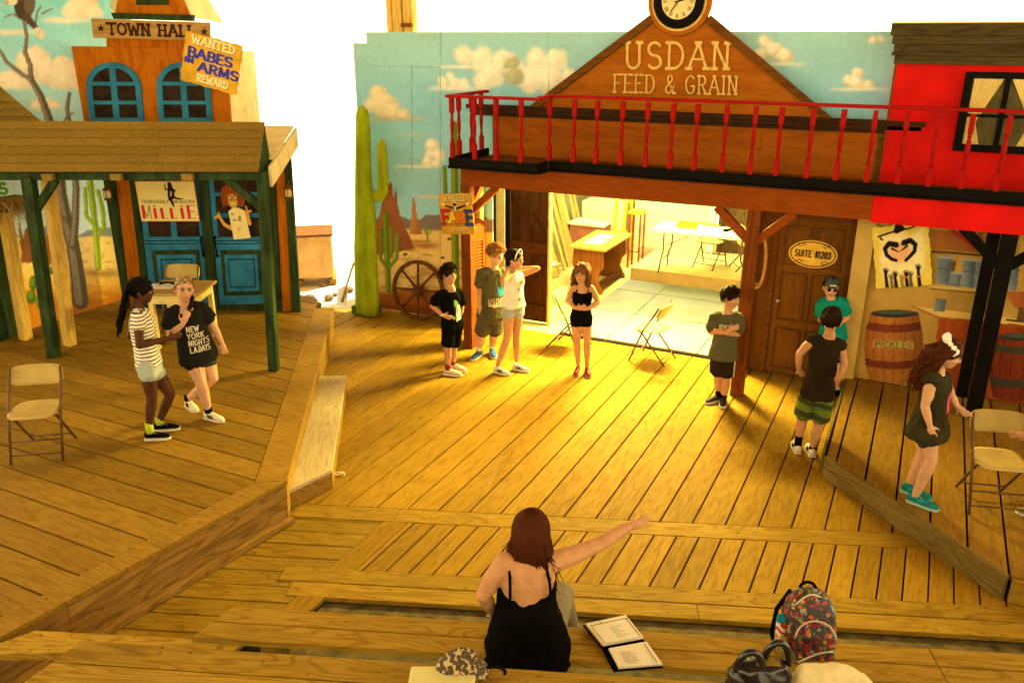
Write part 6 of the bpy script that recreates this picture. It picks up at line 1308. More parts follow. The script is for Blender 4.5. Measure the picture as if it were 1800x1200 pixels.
def curly_hair(ln=.05):
    def fn(d, rnd):
        if d[2] < -.05: return None if rnd.random() < .7 else [tuple(scalp(d, .97)), tuple(scalp(d, 1.05)), tuple(scalp(d, 1.06) + V3(0, 0, -.02))]
        p = scalp(d, .98); a = rnd.uniform(0, 6.28); s1 = unit(np.cross(d, V3(.3, .2, 1))); s2 = np.cross(d, s1)
        return [tuple(p + d * ln * t + (s1 * math.cos(a + 7 * t) + s2 * math.sin(a + 7 * t)) * .016 * t) for t in (0, .2, .4, .6, .8, 1.0)]
    return fn
def long_hair(length, back=.0, wave=.012, front=.5, side=1.0):
    def fn(d, rnd):
        if d[1] > .42 and d[2] < .62: return None
        p = scalp(d, .98); ln = length * rnd.uniform(.75, 1.05); out = [tuple(p)]; sx = (1 if d[0] > 0 else -1) * (.074 + .016 * rnd.random()) * side; y0 = d[1] * .085 - .018
        if d[2] > .25: out.append((sx * .55 + d[0] * .03, y0 * 1.0, .115 - .05 * abs(d[0]))); out.append((sx * 1.05, y0 * .8 - .01, .03))
        a = rnd.uniform(0, 6.28); z0 = .0; xs = sx * rnd.uniform(.45, 1.08) if y0 < -.02 else sx * rnd.uniform(.95, 1.15); yb = min(y0, .035) - back * .3
        for t in (.12, .35, .6, .82, 1.0): out.append((xs + wave * math.sin(a + t * 9), yb * (1 - .3 * t) - back * t - .012 + wave * math.cos(a + t * 8), z0, ln * t))
        return out
    return fn
def wstrands(I, mat, paths, r, name='hair', seg=6):
    m = MB()
    for p in paths: m.tube(p, [r * (1 - .6 * (i / (len(p) - 1)) ** 2) for i in range(len(p))], 6)
    return tag(m.build(name, mat, I['e'], True), kind='stuff')
def print_on(I, target, lines, centre, right, upv, w, hgt, th, mat, name='print'):
    """flat print that follows the cloth: strokes are projected onto the garment"""
    me = target.data; bvh = BVHTree.FromPolygons([v.co[:] for v in me.vertices], [p.vertices[:] for p in me.polygons]); n = unit(np.cross(right, upv)); m = MB()
    if np.dot(n, centre - (I['pe'] + I['ch']) / 2) < 0: n = -n
    def hit(x, y):
        q = centre + right * x + upv * y; r_ = bvh.ray_cast(Vector(q + n * .35), Vector(-n)); 
        return np.array(r_[0]) + n * .0035 if r_[0] is not None else q
    for (txt, y0, y1, x0, x1) in lines:
        for p in (text_fit(txt, .2) if isinstance(txt, str) else txt):
            pts = []
            for a, b in zip(p, p[1:]):
                ns = 3
                for i in range(ns): t = i / ns; pts.append((a[0] + (b[0] - a[0]) * t, a[1] + (b[1] - a[1]) * t))
            pts.append(p[-1]); P3 = [hit((x0 + (x1 - x0) * u - .5) * w, (y0 + (y1 - y0) * v - .5) * hgt) for u, v in pts]
            for a, b in zip(P3, P3[1:]):
                d = b - a; l_ = np.linalg.norm(d)
                if l_ < 1e-5: continue
                d /= l_; s = np.cross(n, d) * th / 2; e_ = d * th * .3; m.add([a - e_ - s, b + e_ - s, b + e_ + s, a - e_ + s], [(0, 1, 2, 3)])
    o = m.build(name, mat, I['e']); tag(o, kind='stuff'); return o
def patch_on(I, target, outline, centre, right, upv, mat, name='print', res=7):
    me = target.data; bvh = BVHTree.FromPolygons([v.co[:] for v in me.vertices], [p.vertices[:] for p in me.polygons]); n = unit(np.cross(right, upv)); m = MB()
    if np.dot(n, centre - (I['pe'] + I['ch']) / 2) < 0: n = -n
    c0 = np.mean(outline, 0); rings = []
    for f in (.02, .35, .7, 1.0): rings.append([c0 + (V3(*p) - c0) * f for p in outline])
    vs = []; N_ = len(outline)
    for rg in rings:
        for p in rg:
            q = centre + right * p[0] + upv * p[1]; r_ = bvh.ray_cast(Vector(q + n * .35), Vector(-n)); vs.append((np.array(r_[0]) + n * .003) if r_[0] is not None else q)
    m.add(vs, [(k * N_ + i, k * N_ + (i + 1) % N_, (k + 1) * N_ + (i + 1) % N_, (k + 1) * N_ + i) for k in range(3) for i in range(N_)]); return m.build(name, mat, I['e'], True)
# ---- fabrics
def striped(name, c1, c2, freq, vert=ZU, width=.5, noise_=.004):
    m, n, l, b = newmat(name); tc = N(n, 'ShaderNodeTexCoord'); dt = N(n, 'ShaderNodeVectorMath', operation='DOT_PRODUCT'); l.new(tc.outputs['Object'], dt.inputs[0]); dt.inputs[1].default_value = tuple(vert)
    nz = N(n, 'ShaderNodeTexNoise'); nz.inputs['Scale'].default_value = 7; l.new(tc.outputs['Object'], nz.inputs[0])
    ad = N(n, 'ShaderNodeMath', operation='MULTIPLY_ADD'); l.new(nz.outputs['Fac'], ad.inputs[0]); ad.inputs[1].default_value = noise_ * 6; l.new(dt.outputs['Value'], ad.inputs[2])
    mu = N(n, 'ShaderNodeMath', operation='MULTIPLY'); mu.inputs[1].default_value = freq; l.new(ad.outputs[0], mu.inputs[0]); fr = N(n, 'ShaderNodeMath', operation='FRACT'); l.new(mu.outputs[0], fr.inputs[0])
    l.new(ramp(n, l, fr.outputs[0], [(0, c1), (width - .04, c1), (width + .04, c2), (.97, c2), (1, c1)]), b.inputs['Base Color']); b.inputs['Roughness'].default_value = .85; b.inputs['Specular IOR Level'].default_value = .15; return m
def spotty(name, cols, scale=26, rough=.7):
    m, n, l, b = newmat(name); tc = N(n, 'ShaderNodeTexCoord'); v = N(n, 'ShaderNodeTexVoronoi'); v.inputs['Scale'].default_value = scale; nw = N(n, 'ShaderNodeTexNoise'); nw.inputs['Scale'].default_value = scale * .9; l.new(tc.outputs['Object'], nw.inputs[0]); wv = N(n, 'ShaderNodeVectorMath', operation='MULTIPLY_ADD'); l.new(nw.outputs['Color'], wv.inputs[0]); wv.inputs[1].default_value = (1.1 / scale,) * 3; l.new(tc.outputs['Object'], wv.inputs[2]); l.new(wv.outputs[0], v.inputs['Vector'])
    sp = N(n, 'ShaderNodeSeparateColor'); l.new(v.outputs['Color'], sp.inputs[0]); x = n.new('ShaderNodeValToRGB'); x.color_ramp.interpolation = 'CONSTANT'; e = x.color_ramp.elements
    while len(e) < len(cols): e.new(.5)
    for i, c in enumerate(cols): e[i].position = i / len(cols); e[i].color = tuple(c) + (1,)
    l.new(sp.outputs[0], x.inputs[0]); l.new(mixrgb(n, l, ramp(n, l, v.outputs['Distance'], [(.45, 0.0), (.62, .85)]), x.outputs[0], (.015, .010, .012)), b.inputs['Base Color']); b.inputs['Roughness'].default_value = rough; return m
c_stripe = striped('striped_jersey', (.72, .66, .50), (.02, .018, .016), 30, width=.68); c_denim = cloth('pale_denim', (.36, .40, .36), .2); c_ddenim = cloth('dark_denim', (.03, .034, .035), .3); c_black = cloth('black_cotton', (.0045, .004, .0035)); c_char = cloth('charcoal_cotton', (.014, .014, .012)); c_grey = cloth('grey_green_cotton', (.085, .078, .036)); c_olive = cloth('olive_shorts', (.085, .072, .038), .2); c_white = cloth('white_cotton', (.74, .70, .55), .06); c_teal = cloth('teal_cotton', (.008, .25, .20)); c_brown = cloth('faded_brown_cotton', (.022, .014, .007), .25); c_tunic = cloth('dark_olive_chiffon', (.034, .029, .013), .25); c_pants = cloth('grey_trousers', (.24, .20, .12), .12); c_camo = striped('green_striped_shorts', (.10, .15, .02), (.035, .04, .012), 7.5, unit((.15, .05, 1)), .55, .012)
m_prt = plain('pale_print', (.62, .56, .42), .8, .1); m_prtk = plain('black_print', (.02, .02, .02), .8, .1); m_prtb = plain('blue_pocket', (.03, .30, .52), .8, .1); m_prtg = plain('green_print', (.20, .42, .05), .8, .2); m_pink = plain('pink_print', (.55, .06, .16), .8, .2)
# ---- 1 girl with striped shirt
I = person('girl with long dark braids in striped shirt and pale denim shorts', (268, 768, ZL), dict(head=(249, 512), neck=(241, 541), shR=(243, 553, .12), shL=(249, 552, -.13), elR=(245, 607, .17), wrR=(294, 595, .17), haR=(312, 590, .17), elL=(228, 590, -.16), wrL=(268, 598, -.14), hipR=(259, 641, .075), hipL=(265, 641, -.075), knR=(267, 700, .08), anR=(262, 748, .06), toR=(291, 779, .10), knL=(299, 692, -.07), anL=(280, 740, -.10), toL=(316, 752, -.06)), 78, 'deep', 'black', k=1.0, pitch=-6, shirt=dict(mat=c_stripe, sleeve=.42, hem=.02, flare=.0), legs=dict(mat=c_denim, len=.33, w=1.15), shoes=dict(mat=c_black, lace=m_wshoe, sock=plain('lime_sock', (.4, .5, .04), .9)), group='children on the set')
rnd = random.Random(1); at = I['at']; paths = []
for i in range(46):
    a = rnd.uniform(-1, 1); x = .075 * math.sin(a * 1.5); z0 = .11 - .05 * abs(a); y0 = rnd.uniform(-.02, .05); L_ = rnd.uniform(.26, .40); b0 = rnd.uniform(0, 6)
    paths.append([at(x * .5, y0, .118 - .03 * abs(a)), at(x, y0 - .07, .09), at(x * 1.1, -.115, .02)] + [at(x * 1.15 + .014 * math.sin(b0 + j * 1.4), -.12 - .02 * rnd.random() - .012 * j, .0 - L_ * (j + 1) / 6) for j in range(6)])
wstrands(I, HM['black'], paths, .0105); strands(I, HM['black'], 60, short_hair(.008, .04, .1), .008, 3, 'scalp_hair')
# ---- 2 girl in off-shoulder lettered shirt
I = person('girl in black off-shoulder shirt with lettering holding her dark braid', (352, 735, ZL), dict(head=(324, 509), neck=(322, 537), shR=(301, 549, .03), shL=(350, 538, -.02), elR=(299, 588, .10), wrR=(321, 570, .20), haR=(327, 556, .20), elL=(376, 574, -.03), wrL=(390, 602, .0), haL=(395, 620, .0), hipR=(338, 628, .03), hipL=(360, 625, -.03), knR=(353, 672, .12), anR=(366, 720, .06), toR=(384, 745, .14), knL=(374, 664, .03), anL=(331, 701, -.15), toL=(341, 724, -.05)), 8, 'light', 'brown', k=1.04, fat=1.12, roll=8, shirt=dict(mat=c_char, sleeve=.62, hem=-.10, flare=.015, grow=.022, top=.98, sw=1.2), legs=dict(mat=c_ddenim, len=.30, w=1.12), shoes=dict(mat=m_wshoe, stripe=m_prtk, sock=c_black), group='children on the set')
strands(I, HM['curl'], 60, short_hair(.006, .04, .1), .007, 31, cap=(.078, .088, .085), cap_at=(0, -.024, .02))
at = I['at']; m = MB(); m.ell(at(0, -.020, .052), (.082, .096, .080), (I['hx'], I['fwd'], I['hz']), 22, 14); m.build('bandana', spotty('gold_sequins', [(.5, .36, .12), (.3, .2, .07), (.62, .48, .2), (.42, .3, .1)], 70, .35), I['e'], True)
bp = [at(-.03, -.02, -.02), at(-.06, .05, -.06), at(-.035, .085, -.14), at(.0, .11, -.21), at(.02, .13, -.25)]; paths = [[p + V3(.010 * math.cos(i * 2.1 + j * 2.2), 0, .010 * math.sin(i * 2.1 + j * 2.2)) for j, p in enumerate(bp)] for i in range(3)]; wstrands(I, HM['dark'], paths, .017, 'braid')
cx_, cy_ = I['axes'](.6); print_on(I, I['shirt'], [('NEW', .80, 1.0, .1, .62), ('YORK', .53, .73, .1, .8), ('NIGHTS', .26, .46, .12, 1.0), ('L.A.DAYS', 0, .2, .15, 1.0)], I['pe'] + I['up'] * I['L'] * .46 + I['tw'] * .1 + I['rt'] * .035, I['rt'], ZU, .215, .255, .010, m_prt)
# ---- 3 boy in black shirt, hand on hip
I = person('boy in black shirt and black shorts with one hand on his hip', (797, 657, 0), dict(head=(789, 482), neck=(793, 505), shR=(774, 517, .05), shL=(807, 514, -.07), elR=(760, 538, .10), wrR=(777, 553, .14), haR=(787, 557, .14), elL=(812, 538, -.08), wrL=(808, 560, -.04), hipR=(789, 571, .03), hipL=(802, 571, -.05), knR=(787, 613, .05), anR=(787, 643, .03), toR=(813, 657, .10), knL=(797, 611, -.12), anL=(797, 638, -.14), toL=(812, 647, -.08)), 42, 'tan', 'dark', k=.97, shirt=dict(mat=c_black, sleeve=.72, hem=-.12, flare=.01, grow=.016, sw=1.15), legs=dict(mat=c_black, len=.86, w=1.2), shoes=dict(mat=plain('cream_red_shoe', (.6, .46, .32), .5), sock=plain('red_black_sock', (.22, .02, .02), .8), size=1.08), group='children on the set')
strands(I, HM['dark'], 260, short_hair(.016, .06, .8), .0062, 5)
fr = unit(I['tw'] * .75 + I['rt'] * .65); rr_ = unit(I['rt'] * .75 - I['tw'] * .65); cc2 = I['pe'] + I['up'] * I['L'] * .45 + fr * .1
patch_on(I, I['shirt'], [(-.02, -.11), (.06, -.09), (.075, 0), (.045, .09), (.01, .14), (-.01, .05), (-.015, -.03)], cc2, rr_, ZU, m_prt); patch_on(I, I['shirt'], [(-.09, -.06), (-.04, -.085), (-.02, -.05), (-.07, -.02)], cc2, rr_, ZU, m_prtg); patch_on(I, I['shirt'], [(-.012, .06), (.008, .15), (-.03, .17), (-.04, .10)], cc2, rr_, ZU, m_prtg)
m = MB(); wpt = I['P']['wrR']; m.tube([wpt + V3(.028 * math.cos(a), .028 * math.sin(a), .004 * math.sin(a * 2)) for a in np.linspace(0, 6.28, 13)], .007, 6); m.build('bracelet', m_prt, I['e'], True)
# ---- 4 curly-haired boy in grey camp shirt
I = person('curly-haired boy in grey-green camp shirt with a blue pocket', (853, 624, 0), dict(head=(872, 450), neck=(869, 470), shR=(846, 478, .05), shL=(888, 478, -.07), elR=(842, 513, .06), wrR=(843, 535, .10), haR=(845, 549, .12), elL=(894, 512, -.06), wrL=(890, 534, .0), hipR=(853, 556, .03), hipL=(872, 555, -.04), knR=(847, 588, .05), anR=(842, 613, .04), toR=(834, 629, .16), knL=(869, 588, -.02), anL=(865, 610, -.04), toL=(868, 626, .10)), 48, 'light', 'curl', k=1.1, fat=1.1, pitch=-14, shirt=dict(mat=c_grey, sleeve=.66, hem=-.04, flare=.02, grow=.018, sw=1.1), legs=dict(mat=c_olive, len=.9, w=1.28), shoes=dict(mat=plain('blue_trainer', (.03, .10, .30), .5, .4, 30), sock=m_prt, size=1.05), group='children on the set')
strands(I, HM['curl'], 330, curly_hair(.052), .0068, 7, cap=(.078, .094, .094))
fr = unit(I['tw'] * .8 + I['rt'] * .6); rr_ = unit(I['rt'] * .8 - I['tw'] * .6); cc2 = I['pe'] + I['up'] * I['L'] * .62 + fr * .1
patch_on(I, I['shirt'], [(-.03, -.06), (.03, -.085), (.085, -.06), (.085, .06), (-.03, .06)], cc2 + rr_ * .02, rr_, ZU, m_prtb, 'pocket'); print_on(I, I['shirt'], [('USDAN', .45, 1.0, 0, 1), ('SUMMER CAMP', .18, .34, 0, 1), ('FOR ARTS', 0, .12, .2, .8)], I['pe'] + I['up'] * I['L'] * .36 + fr * .1 - rr_ * .0, rr_, ZU, .24, .11, .011, m_prt)
# ---- 5 girl in white top, hands behind her neck
I = person('girl in white top and pale shorts with hands behind her neck', (897, 653, 0), dict(head=(906, 457), neck=(902, 476), shR=(893, 484, .09), shL=(915, 482, -.09), elR=(884, 494, .27), wrR=(893, 474, .13), haR=(896, 466, .0), elL=(945, 472, -.12), wrL=(920, 471, -.17), haL=(903, 472, -.14), hipR=(895, 541, .05), hipL=(910, 541, -.05), knR=(892, 592, .06), anR=(875, 641, .05), toR=(889, 657, .11), knL=(908, 590, -.03), anL=(908, 633, -.05), toL=(926, 649, .02)), 62, 'warm', 'brown', k=1.0, fat=.92, shirt=dict(mat=c_white, sleeve=0, hem=.06, flare=.05, grow=.014, name='top'), legs=dict(mat=c_denim, len=.24, w=1.12), shoes=dict(mat=m_wshoe, stripe=m_prtk), group='children on the set')
strands(I, HM['dark'], 140, lambda d, rnd: None if d[1] > .5 and d[2] < .75 else [tuple(scalp(d, .98)), tuple(scalp(d, 1.03) + V3(0, -.03, 0)), tuple(scalp(d, 1.0) * .6 + V3(0, -.07, 0))], .007, 9, cap=(.078, .096, .096))
at = I['at']; m = MB(); m.tube([at(.08 * math.cos(a), .035 + .02 * math.sin(a), .02 + .108 * math.sin(a)) for a in np.linspace(0, math.pi, 14)], .008, 6); m.build('headband', m_prt, I['e'], True)
fr = unit(I['tw'] * .6 + I['rt'] * .8); rr_ = unit(I['rt'] * .6 - I['tw'] * .8); cc2 = I['pe'] + I['up'] * I['L'] * .6 + fr * .1
print_on(I, I['shirt'], [([[(0, .8), (.3, 1), (.2, .7), (.5, .95), (.55, .75), (.9, .9)]], 0, 1, .3, .95), ([[(0, 0), (.1, .12), (.2, 0), (.35, .12), (.5, .02), (.6, .14), (.8, .0), (1, .12)]], 0, 1, .1, .9), ([[(.2, .5), (.35, .6), (.3, .4), (.2, .5)]], 0, 1, 0, 1)], cc2, rr_, ZU, .14, .26, .006, m_prtk)
# ---- 6 girl in black
I = person('long-haired girl in black camisole and black shorts, hands clasped', (1025, 655, 0), dict(head=(1022, 481), neck=(1023, 500), shR=(1007, 507), shL=(1041, 507), elR=(998, 528, .02), elL=(1051, 531, .02), wrR=(1012, 542, .15), haR=(1021, 541, .17), wrL=(1033, 543, .15), haL=(1024, 542, .175), hipR=(1013, 557), hipL=(1030, 557), knR=(1014, 596, .02), knL=(1032, 596, .02), anR=(1016, 640), anL=(1032, 644, .02), toR=(1012, 655, .14), toL=(1035, 662, .16)), -14, 'warm', 'brown', k=.95, fat=.95, shirt=dict(mat=c_black, sleeve=0, hem=.1, flare=.0, grow=.009, top=.92, scoop=.06, straps=True, wr=.002, name='camisole'), legs=dict(mat=c_black, len=.38, w=1.0, wr=.002), shoes=dict(mat=plain('maroon_shoe', (.16, .012, .02), .4), sole=plain('maroon_sole', (.4, .25, .2), .5)), group='children on the set')
strands(I, HM['brown'], 250, long_hair(.25, .0, .02), .0078, 11)
x_, y_ = I['axes'](1.0)
for s in (-1, 1):
    q = [I['pe'] + I['up'] * I['L'] * t + x_ * s * .068 + y_ * d for t, d in ((.86, .088), (.96, .072), (1.035, .0), (.96, -.078), (.86, -.09))]; m = MB(); m.tube(q, .009, 6); m.build('strap', c_black, I['e'], True)
# ---- 7 boy with folded arms
I = person('boy in grey lettered shirt standing by the post with folded arms', (1264, 705, 0), dict(head=(1285, 523), neck=(1280, 545), shR=(1257, 557, .02), shL=(1300, 556, -.03), elR=(1249, 583, .06), wrR=(1280, 581, .19), haR=(1288, 578, .18), elL=(1297, 587, .02), wrL=(1272, 585, .22), haL=(1263, 583, .20), hipR=(1262, 628), hipL=(1279, 628), knR=(1262, 660, .03), knL=(1277, 664, .03), anR=(1263, 688), anL=(1273, 698, .02), toR=(1246, 702, .10), toL=(1270, 716, .16)), 55, 'warm', 'dark', k=1.0, pitch=-4, shirt=dict(mat=c_grey, sleeve=.8, hem=-.03, flare=.03, grow=.016, sw=1.1), legs=dict(mat=c_brown, len=.82, w=1.3), shoes=dict(mat=plain('dark_trainer', (.03, .025, .02), .5), sock=c_black, size=1.05), group='children on the set')
strands(I, HM['dark'], 240, short_hair(.014, .05), .0065, 13)
fr = unit(I['tw'] * .95 + I['rt'] * .2); rr_ = unit(I['rt'] * .95 - I['tw'] * .2); print_on(I, I['shirt'], [('STAR WARS', 0, 1, 0, 1)], I['pe'] + I['up'] * I['L'] * .82 + fr * .1, rr_, ZU, .19, .038, .010, m_prt)
print_on(I, I['shirt'], [([[(0, 0), (.5, 1), (1, 0)], arc(.5, 0, .3, .5, 10, 170, 8)], 0, 1, 0, 1)], I['pe'] + I['up'] * I['L'] * .69 + fr * .1, rr_, ZU, .15, .055, .010, m_prt, 'emblem')
m = MB(); a, b = I['P']['hipL'] + I['rt'] * .085 + I['tw'] * .05, I['P']['knL'] + I['rt'] * .075 + I['tw'] * .045 + ZU * .04; m.bar(a, b, .012, .01, I['tw']); m.build('side_stripe', m_prt, I['e'])
# ---- 8 boy in teal shirt and cap
I = person('boy in teal shirt, dark cap and sunglasses by the brown door', (1474, 695, 0.0), dict(head=(1461, 505), neck=(1461, 521), shR=(1444, 532), shL=(1481, 530), elR=(1443, 562, .02), elL=(1489, 558, .02), wrR=(1458, 572, .15), haR=(1466, 571, .16), wrL=(1475, 568, .15), haL=(1466, 570, .17), hipR=(1456, 594), hipL=(1472, 594), knR=(1459, 642, .02), knL=(1472, 642, .02), anR=(1461, 682), anL=(1473, 683), toR=(1452, 697, .10), toL=(1500, 697, .06)), 12, 'light', 'dark', k=1.02, pitch=-16, shirt=dict(mat=c_teal, sleeve=.7, hem=-.04, flare=.02, grow=.016, sw=1.1), legs=dict(mat=c_black, len=.8, w=1.2), shoes=dict(mat=c_black, sole=c_black, sock=m_prt), group='children on the set')
strands(I, HM['dark'], 60, short_hair(.01, .04), .0065, 15, cap=(.076, .09, .085))
at = I['at']; axh = (I['hx'], I['fwd'], I['hz']); m_cap = cloth('slate_cap', (.05, .07, .075)); m = MB(); m.ell(at(0, -.006, .055), (.083, .099, .072), axh, 22, 12); cap_ = m.build('cap', m_cap, I['e'], True)
m = MB(); m.loft([[at(.072 * math.cos(a) * f, .075 + .075 * math.sin(a) * f2, .036 - .012 * f2 + dz) for a in np.linspace(.05, math.pi - .05, 12)] for f, f2, dz in ((1, .1, 0), (1, 1, 0), (1, 1, -.006), (1, .1, -.006))], cap=False); o = m.build('brim', m_cap, None, True); o.parent = cap_; o.matrix_parent_inverse = I['e'].matrix_basis.inverted(); o.parent = I['e']
m = MB()
for s in (-1, 1): m.ell(at(s * .03, .084, .012), (.024, .008, .015), axh, 10, 6)
m.tube([at(-.072, .03, .014), at(-.045, .078, .016), at(.045, .078, .016), at(.072, .03, .014)], .004, 6); tag(m.build('sunglasses', m_black, I['e'], True), kind='stuff')
m = MB(); m.bar(at(-.035, .088, .075), at(.035, .088, .075), .016, .004, I['fwd']); m.build('cap_badge', m_prt, I['e'])
# ---- 9 boy seen from behind
I = person('boy seen from behind in dark sleeveless shirt and green striped shorts', (1419, 794, 0), dict(head=(1461, 562), neck=(1459, 585), shL=(1428, 597, .04), shR=(1477, 606, -.02), elL=(1405, 622, .10), wrL=(1404, 648, .04), haL=(1412, 661, .0), elR=(1484, 638, .0), wrR=(1480, 655, .06), haR=(1473, 664, .06), hipL=(1422, 694, .02), hipR=(1449, 699), knL=(1410, 738), knR=(1439, 746), anL=(1404, 771, .04), anR=(1428, 790, .06), toL=(1397, 762, -.16), toR=(1420, 776, -.16)), 172, 'tan', 'dark', k=1.05, shirt=dict(mat=c_brown, sleeve=.12, hem=-.01, flare=.025, grow=.014, sw=.95, name='sleeveless_shirt'), legs=dict(mat=c_camo, len=.8, w=1.28), shoes=dict(mat=m_wshoe, stripe=m_prtk, size=1.05, sock=c_black), hide=('face',), group='children on the set')
strands(I, HM['dark'], 300, short_hair(.008, .045), .0065, 17)
# ---- 10 girl with white bow
I = person('girl with white hair bow in dark tunic walking beside the folding chair', (1612, 880, ZR), dict(head=(1668, 622), neck=(1649, 648), shR=(1637, 666, .11), shL=(1659, 665, -.12), elR=(1626, 714, .16), wrR=(1634, 746, .17), haR=(1639, 764, .17), elL=(1672, 696, -.16), wrL=(1682, 713, -.14), haL=(1693, 723, -.14), hipR=(1627, 757, .06), hipL=(1633, 756, -.07), knR=(1637, 807, .08), anR=(1609, 870, .06), toR=(1642, 890, .10), knL=(1621, 800, -.08), anL=(1600, 845, -.10), toL=(1631, 860, -.06)), 86, 'light', 'dark', k=1.05, pitch=-18, shirt=dict(mat=c_tunic, sleeve=.06, hem=-.10, flare=.075, grow=.012, wr=.012, name='tunic'), legs=dict(mat=c_ddenim, len=.34, w=1.15), shoes=dict(mat=plain('turquoise_trainer', (.01, .20, .22), .4, .4, 20), lace=m_pink, sole=plain('aqua_sole', (.3, .5, .42), .5), size=1.08), group='children on the set')
strands(I, HM['red'], 240, long_hair(.40, .13, .024), .0088, 19)
Bq = G(1612, 880, ZR); bw = lambda x, y, o: onP(x, y, Bq + I['tw'] * o, I['tw']); m = MB()
for (x, y), d_ in (((1664, 595), (-.5, .85)), ((1678, 616), (.5, -.85))): c_ = bw(x, y, .07); d3 = unit(I['rt'] * d_[0] + ZU * d_[1]); m.ell(c_, (.044, .020, .034), (d3, I['tw'], np.cross(d3, I['tw'])), 14, 10); m.ell(c_ + d3 * .02 + np.cross(d3, I['tw']) * .02, (.030, .016, .022), (d3, I['tw'], np.cross(d3, I['tw'])), 12, 8)
m.ell(bw(1671, 605, .08), (.018, .018, .018)); solid(m, 'hair_bow', plain('white_satin', (.82, .78, .66), .4, .05), I['e'], .005, 2, .004, 30, 2)
patch_on(I, I['shirt'], [(-.03, -.10), (.03, -.09), (.05, 0), (.03, .09), (-.03, .07), (-.05, 0)], I['pe'] + I['up'] * I['L'] * .62 + I['rt'] * .1, unit(I['rt'] * .35 + I['tw'] * -.9), ZU, m_pink)
# ---- 11 director seated on the front bench, arm stretched towards the stage
I = person('woman in black camisole seated on the front bench pointing with outstretched arm', (925, 1160, .90), dict(head=(934, 938, -.10), neck=(925, 985, -.05), shL=(882, 988, -.02), shR=(968, 990, -.06), elR=(1050, 958, -.22), wrR=(1104, 926, -.36), haR=(1146, 911, -.42), elL=(850, 1045, .02), wrL=(866, 1075, -.12), haL=(880, 1085, -.18), hipL=(900, 1128, -.05), hipR=(955, 1128, -.05), knR=(985, 1046, -.46), knL=(905, 1052, -.48), anR=(1002, 1110, -.60), anL=(905, 1112, -.62), toR=(1005, 1100, -.80), toL=(905, 1105, -.82)), 166, 'warm', 'red', k=1.16, head=1.06, vox=.007, hide=('face',), fat=1.04, shirt=dict(mat=c_black, sleeve=0, hem=-.2, flare=.09, grow=.012, top=.72, scoop=.28, wr=.009, name='camisole'), legs=dict(mat=c_pants, len=1.9, w=1.0, name='trousers'), group=None, extra=dict(curl=.25))
x_, y_ = I['axes'](1.0); pe, up, L_ = I['pe'], I['up'], I['L']; bk = -y_ if np.dot(-y_, I['tw']) > 0 else y_
for s in (-1, 1):
    b1 = pe + up * L_ * .66 + x_ * s * .105 + bk * .085; b2 = pe + up * L_ * .9 + x_ * s * .10 + bk * .115; b3 = pe + up * L_ * 1.06 + x_ * s * .09 + bk * .02; m = MB(); m.tube([b1, (b1 + b2) / 2 + bk * .022, b2, b3, b3 - bk * .08], .008, 6); m.build('strap', c_black, I['e'], True)
rnd = random.Random(4); hem = I['shirt']
def whair(d, rnd):
    if d[1] > .35 and d[2] < .62: return None
    ln = rnd.choice((.12, .17, .22, .27)) * rnd.uniform(.8, 1.15) * (1.12 if d[0] < -.1 else .95); a = math.atan2(d[0], -d[1]) * 1.0; th0 = math.acos(max(-1, min(1, d[2]))); out = []; fly = rnd.uniform(.02, .05) if rnd.random() < .07 else 0; bump_ = rnd.uniform(-.004, .006)
    # comb each lock from the crown over the skull, then let it fall
    for f in np.linspace(min(.12, th0), 1.62, 6): out.append(((.083 + bump_) * math.sin(f) * math.sin(a) + rnd.uniform(-.002, .002), -.012 - .102 * math.sin(f) * math.cos(a) + rnd.uniform(-.002, .002), .028 + .104 * math.cos(f)))
    x1, y1 = out[-1][0], out[-1][1]; flip = rnd.uniform(-.012, .034)
    for t in (.3, .65, 1.0): out.append((x1 * (1 + .10 * t) + rnd.uniform(-.011, .011) + (flip + fly) * t * t * (1 if x1 > 0 else -1), y1 * (1 - .12 * t) - .01 * t + rnd.uniform(-.004, .004), .01 - ln * t))
    return out
strands(I, HM['red'], 820, whair, .0066, 23)
# ---- 12 figure at the right edge, only hand and shoe in view
I = person('person almost out of frame at the right edge, hand over the chair', (1850, 905, ZR), dict(head=(1905, 640), neck=(1903, 668), shR=(1880, 682, .1), shL=(1930, 684, -.1), elR=(1855, 745, .2), wrR=(1806, 763, .24), haR=(1786, 764, .24), elL=(1950, 745, 0), wrL=(1930, 790, .1), hipR=(1885, 790, .08), hipL=(1905, 790, -.1), knR=(1850, 835, .14), anR=(1838, 905, .12), toR=(1785, 915, .14), knL=(1865, 835, -.1), anL=(1880, 880, -.1), toL=(1850, 885, -.1)), -60, 'tan', 'dark', k=1.08, shirt=dict(mat=c_brown, sleeve=.6, hem=-.2), legs=dict(mat=c_ddenim, len=.8), shoes=dict(mat=plain('taupe_shoe', (.2, .15, .07), .6), size=1.1), group='children on the set')
strands(I, HM['dark'], 150, short_hair(), .0065, 29)
# ================================================================== BAGS AND PAPERS IN THE FOREGROUND
def rbox(c, ax, prof, n=24, p=4.0):
    """soft box: stacked super-elliptic sections (t along ax[2], half width, half depth, shift along ax[1])"""
    return [oval_ring(np.asarray(c) + ax[2] * t + ax[1] * s, ax[0], ax[1], a, b, n, p) for t, a, b, s in prof]
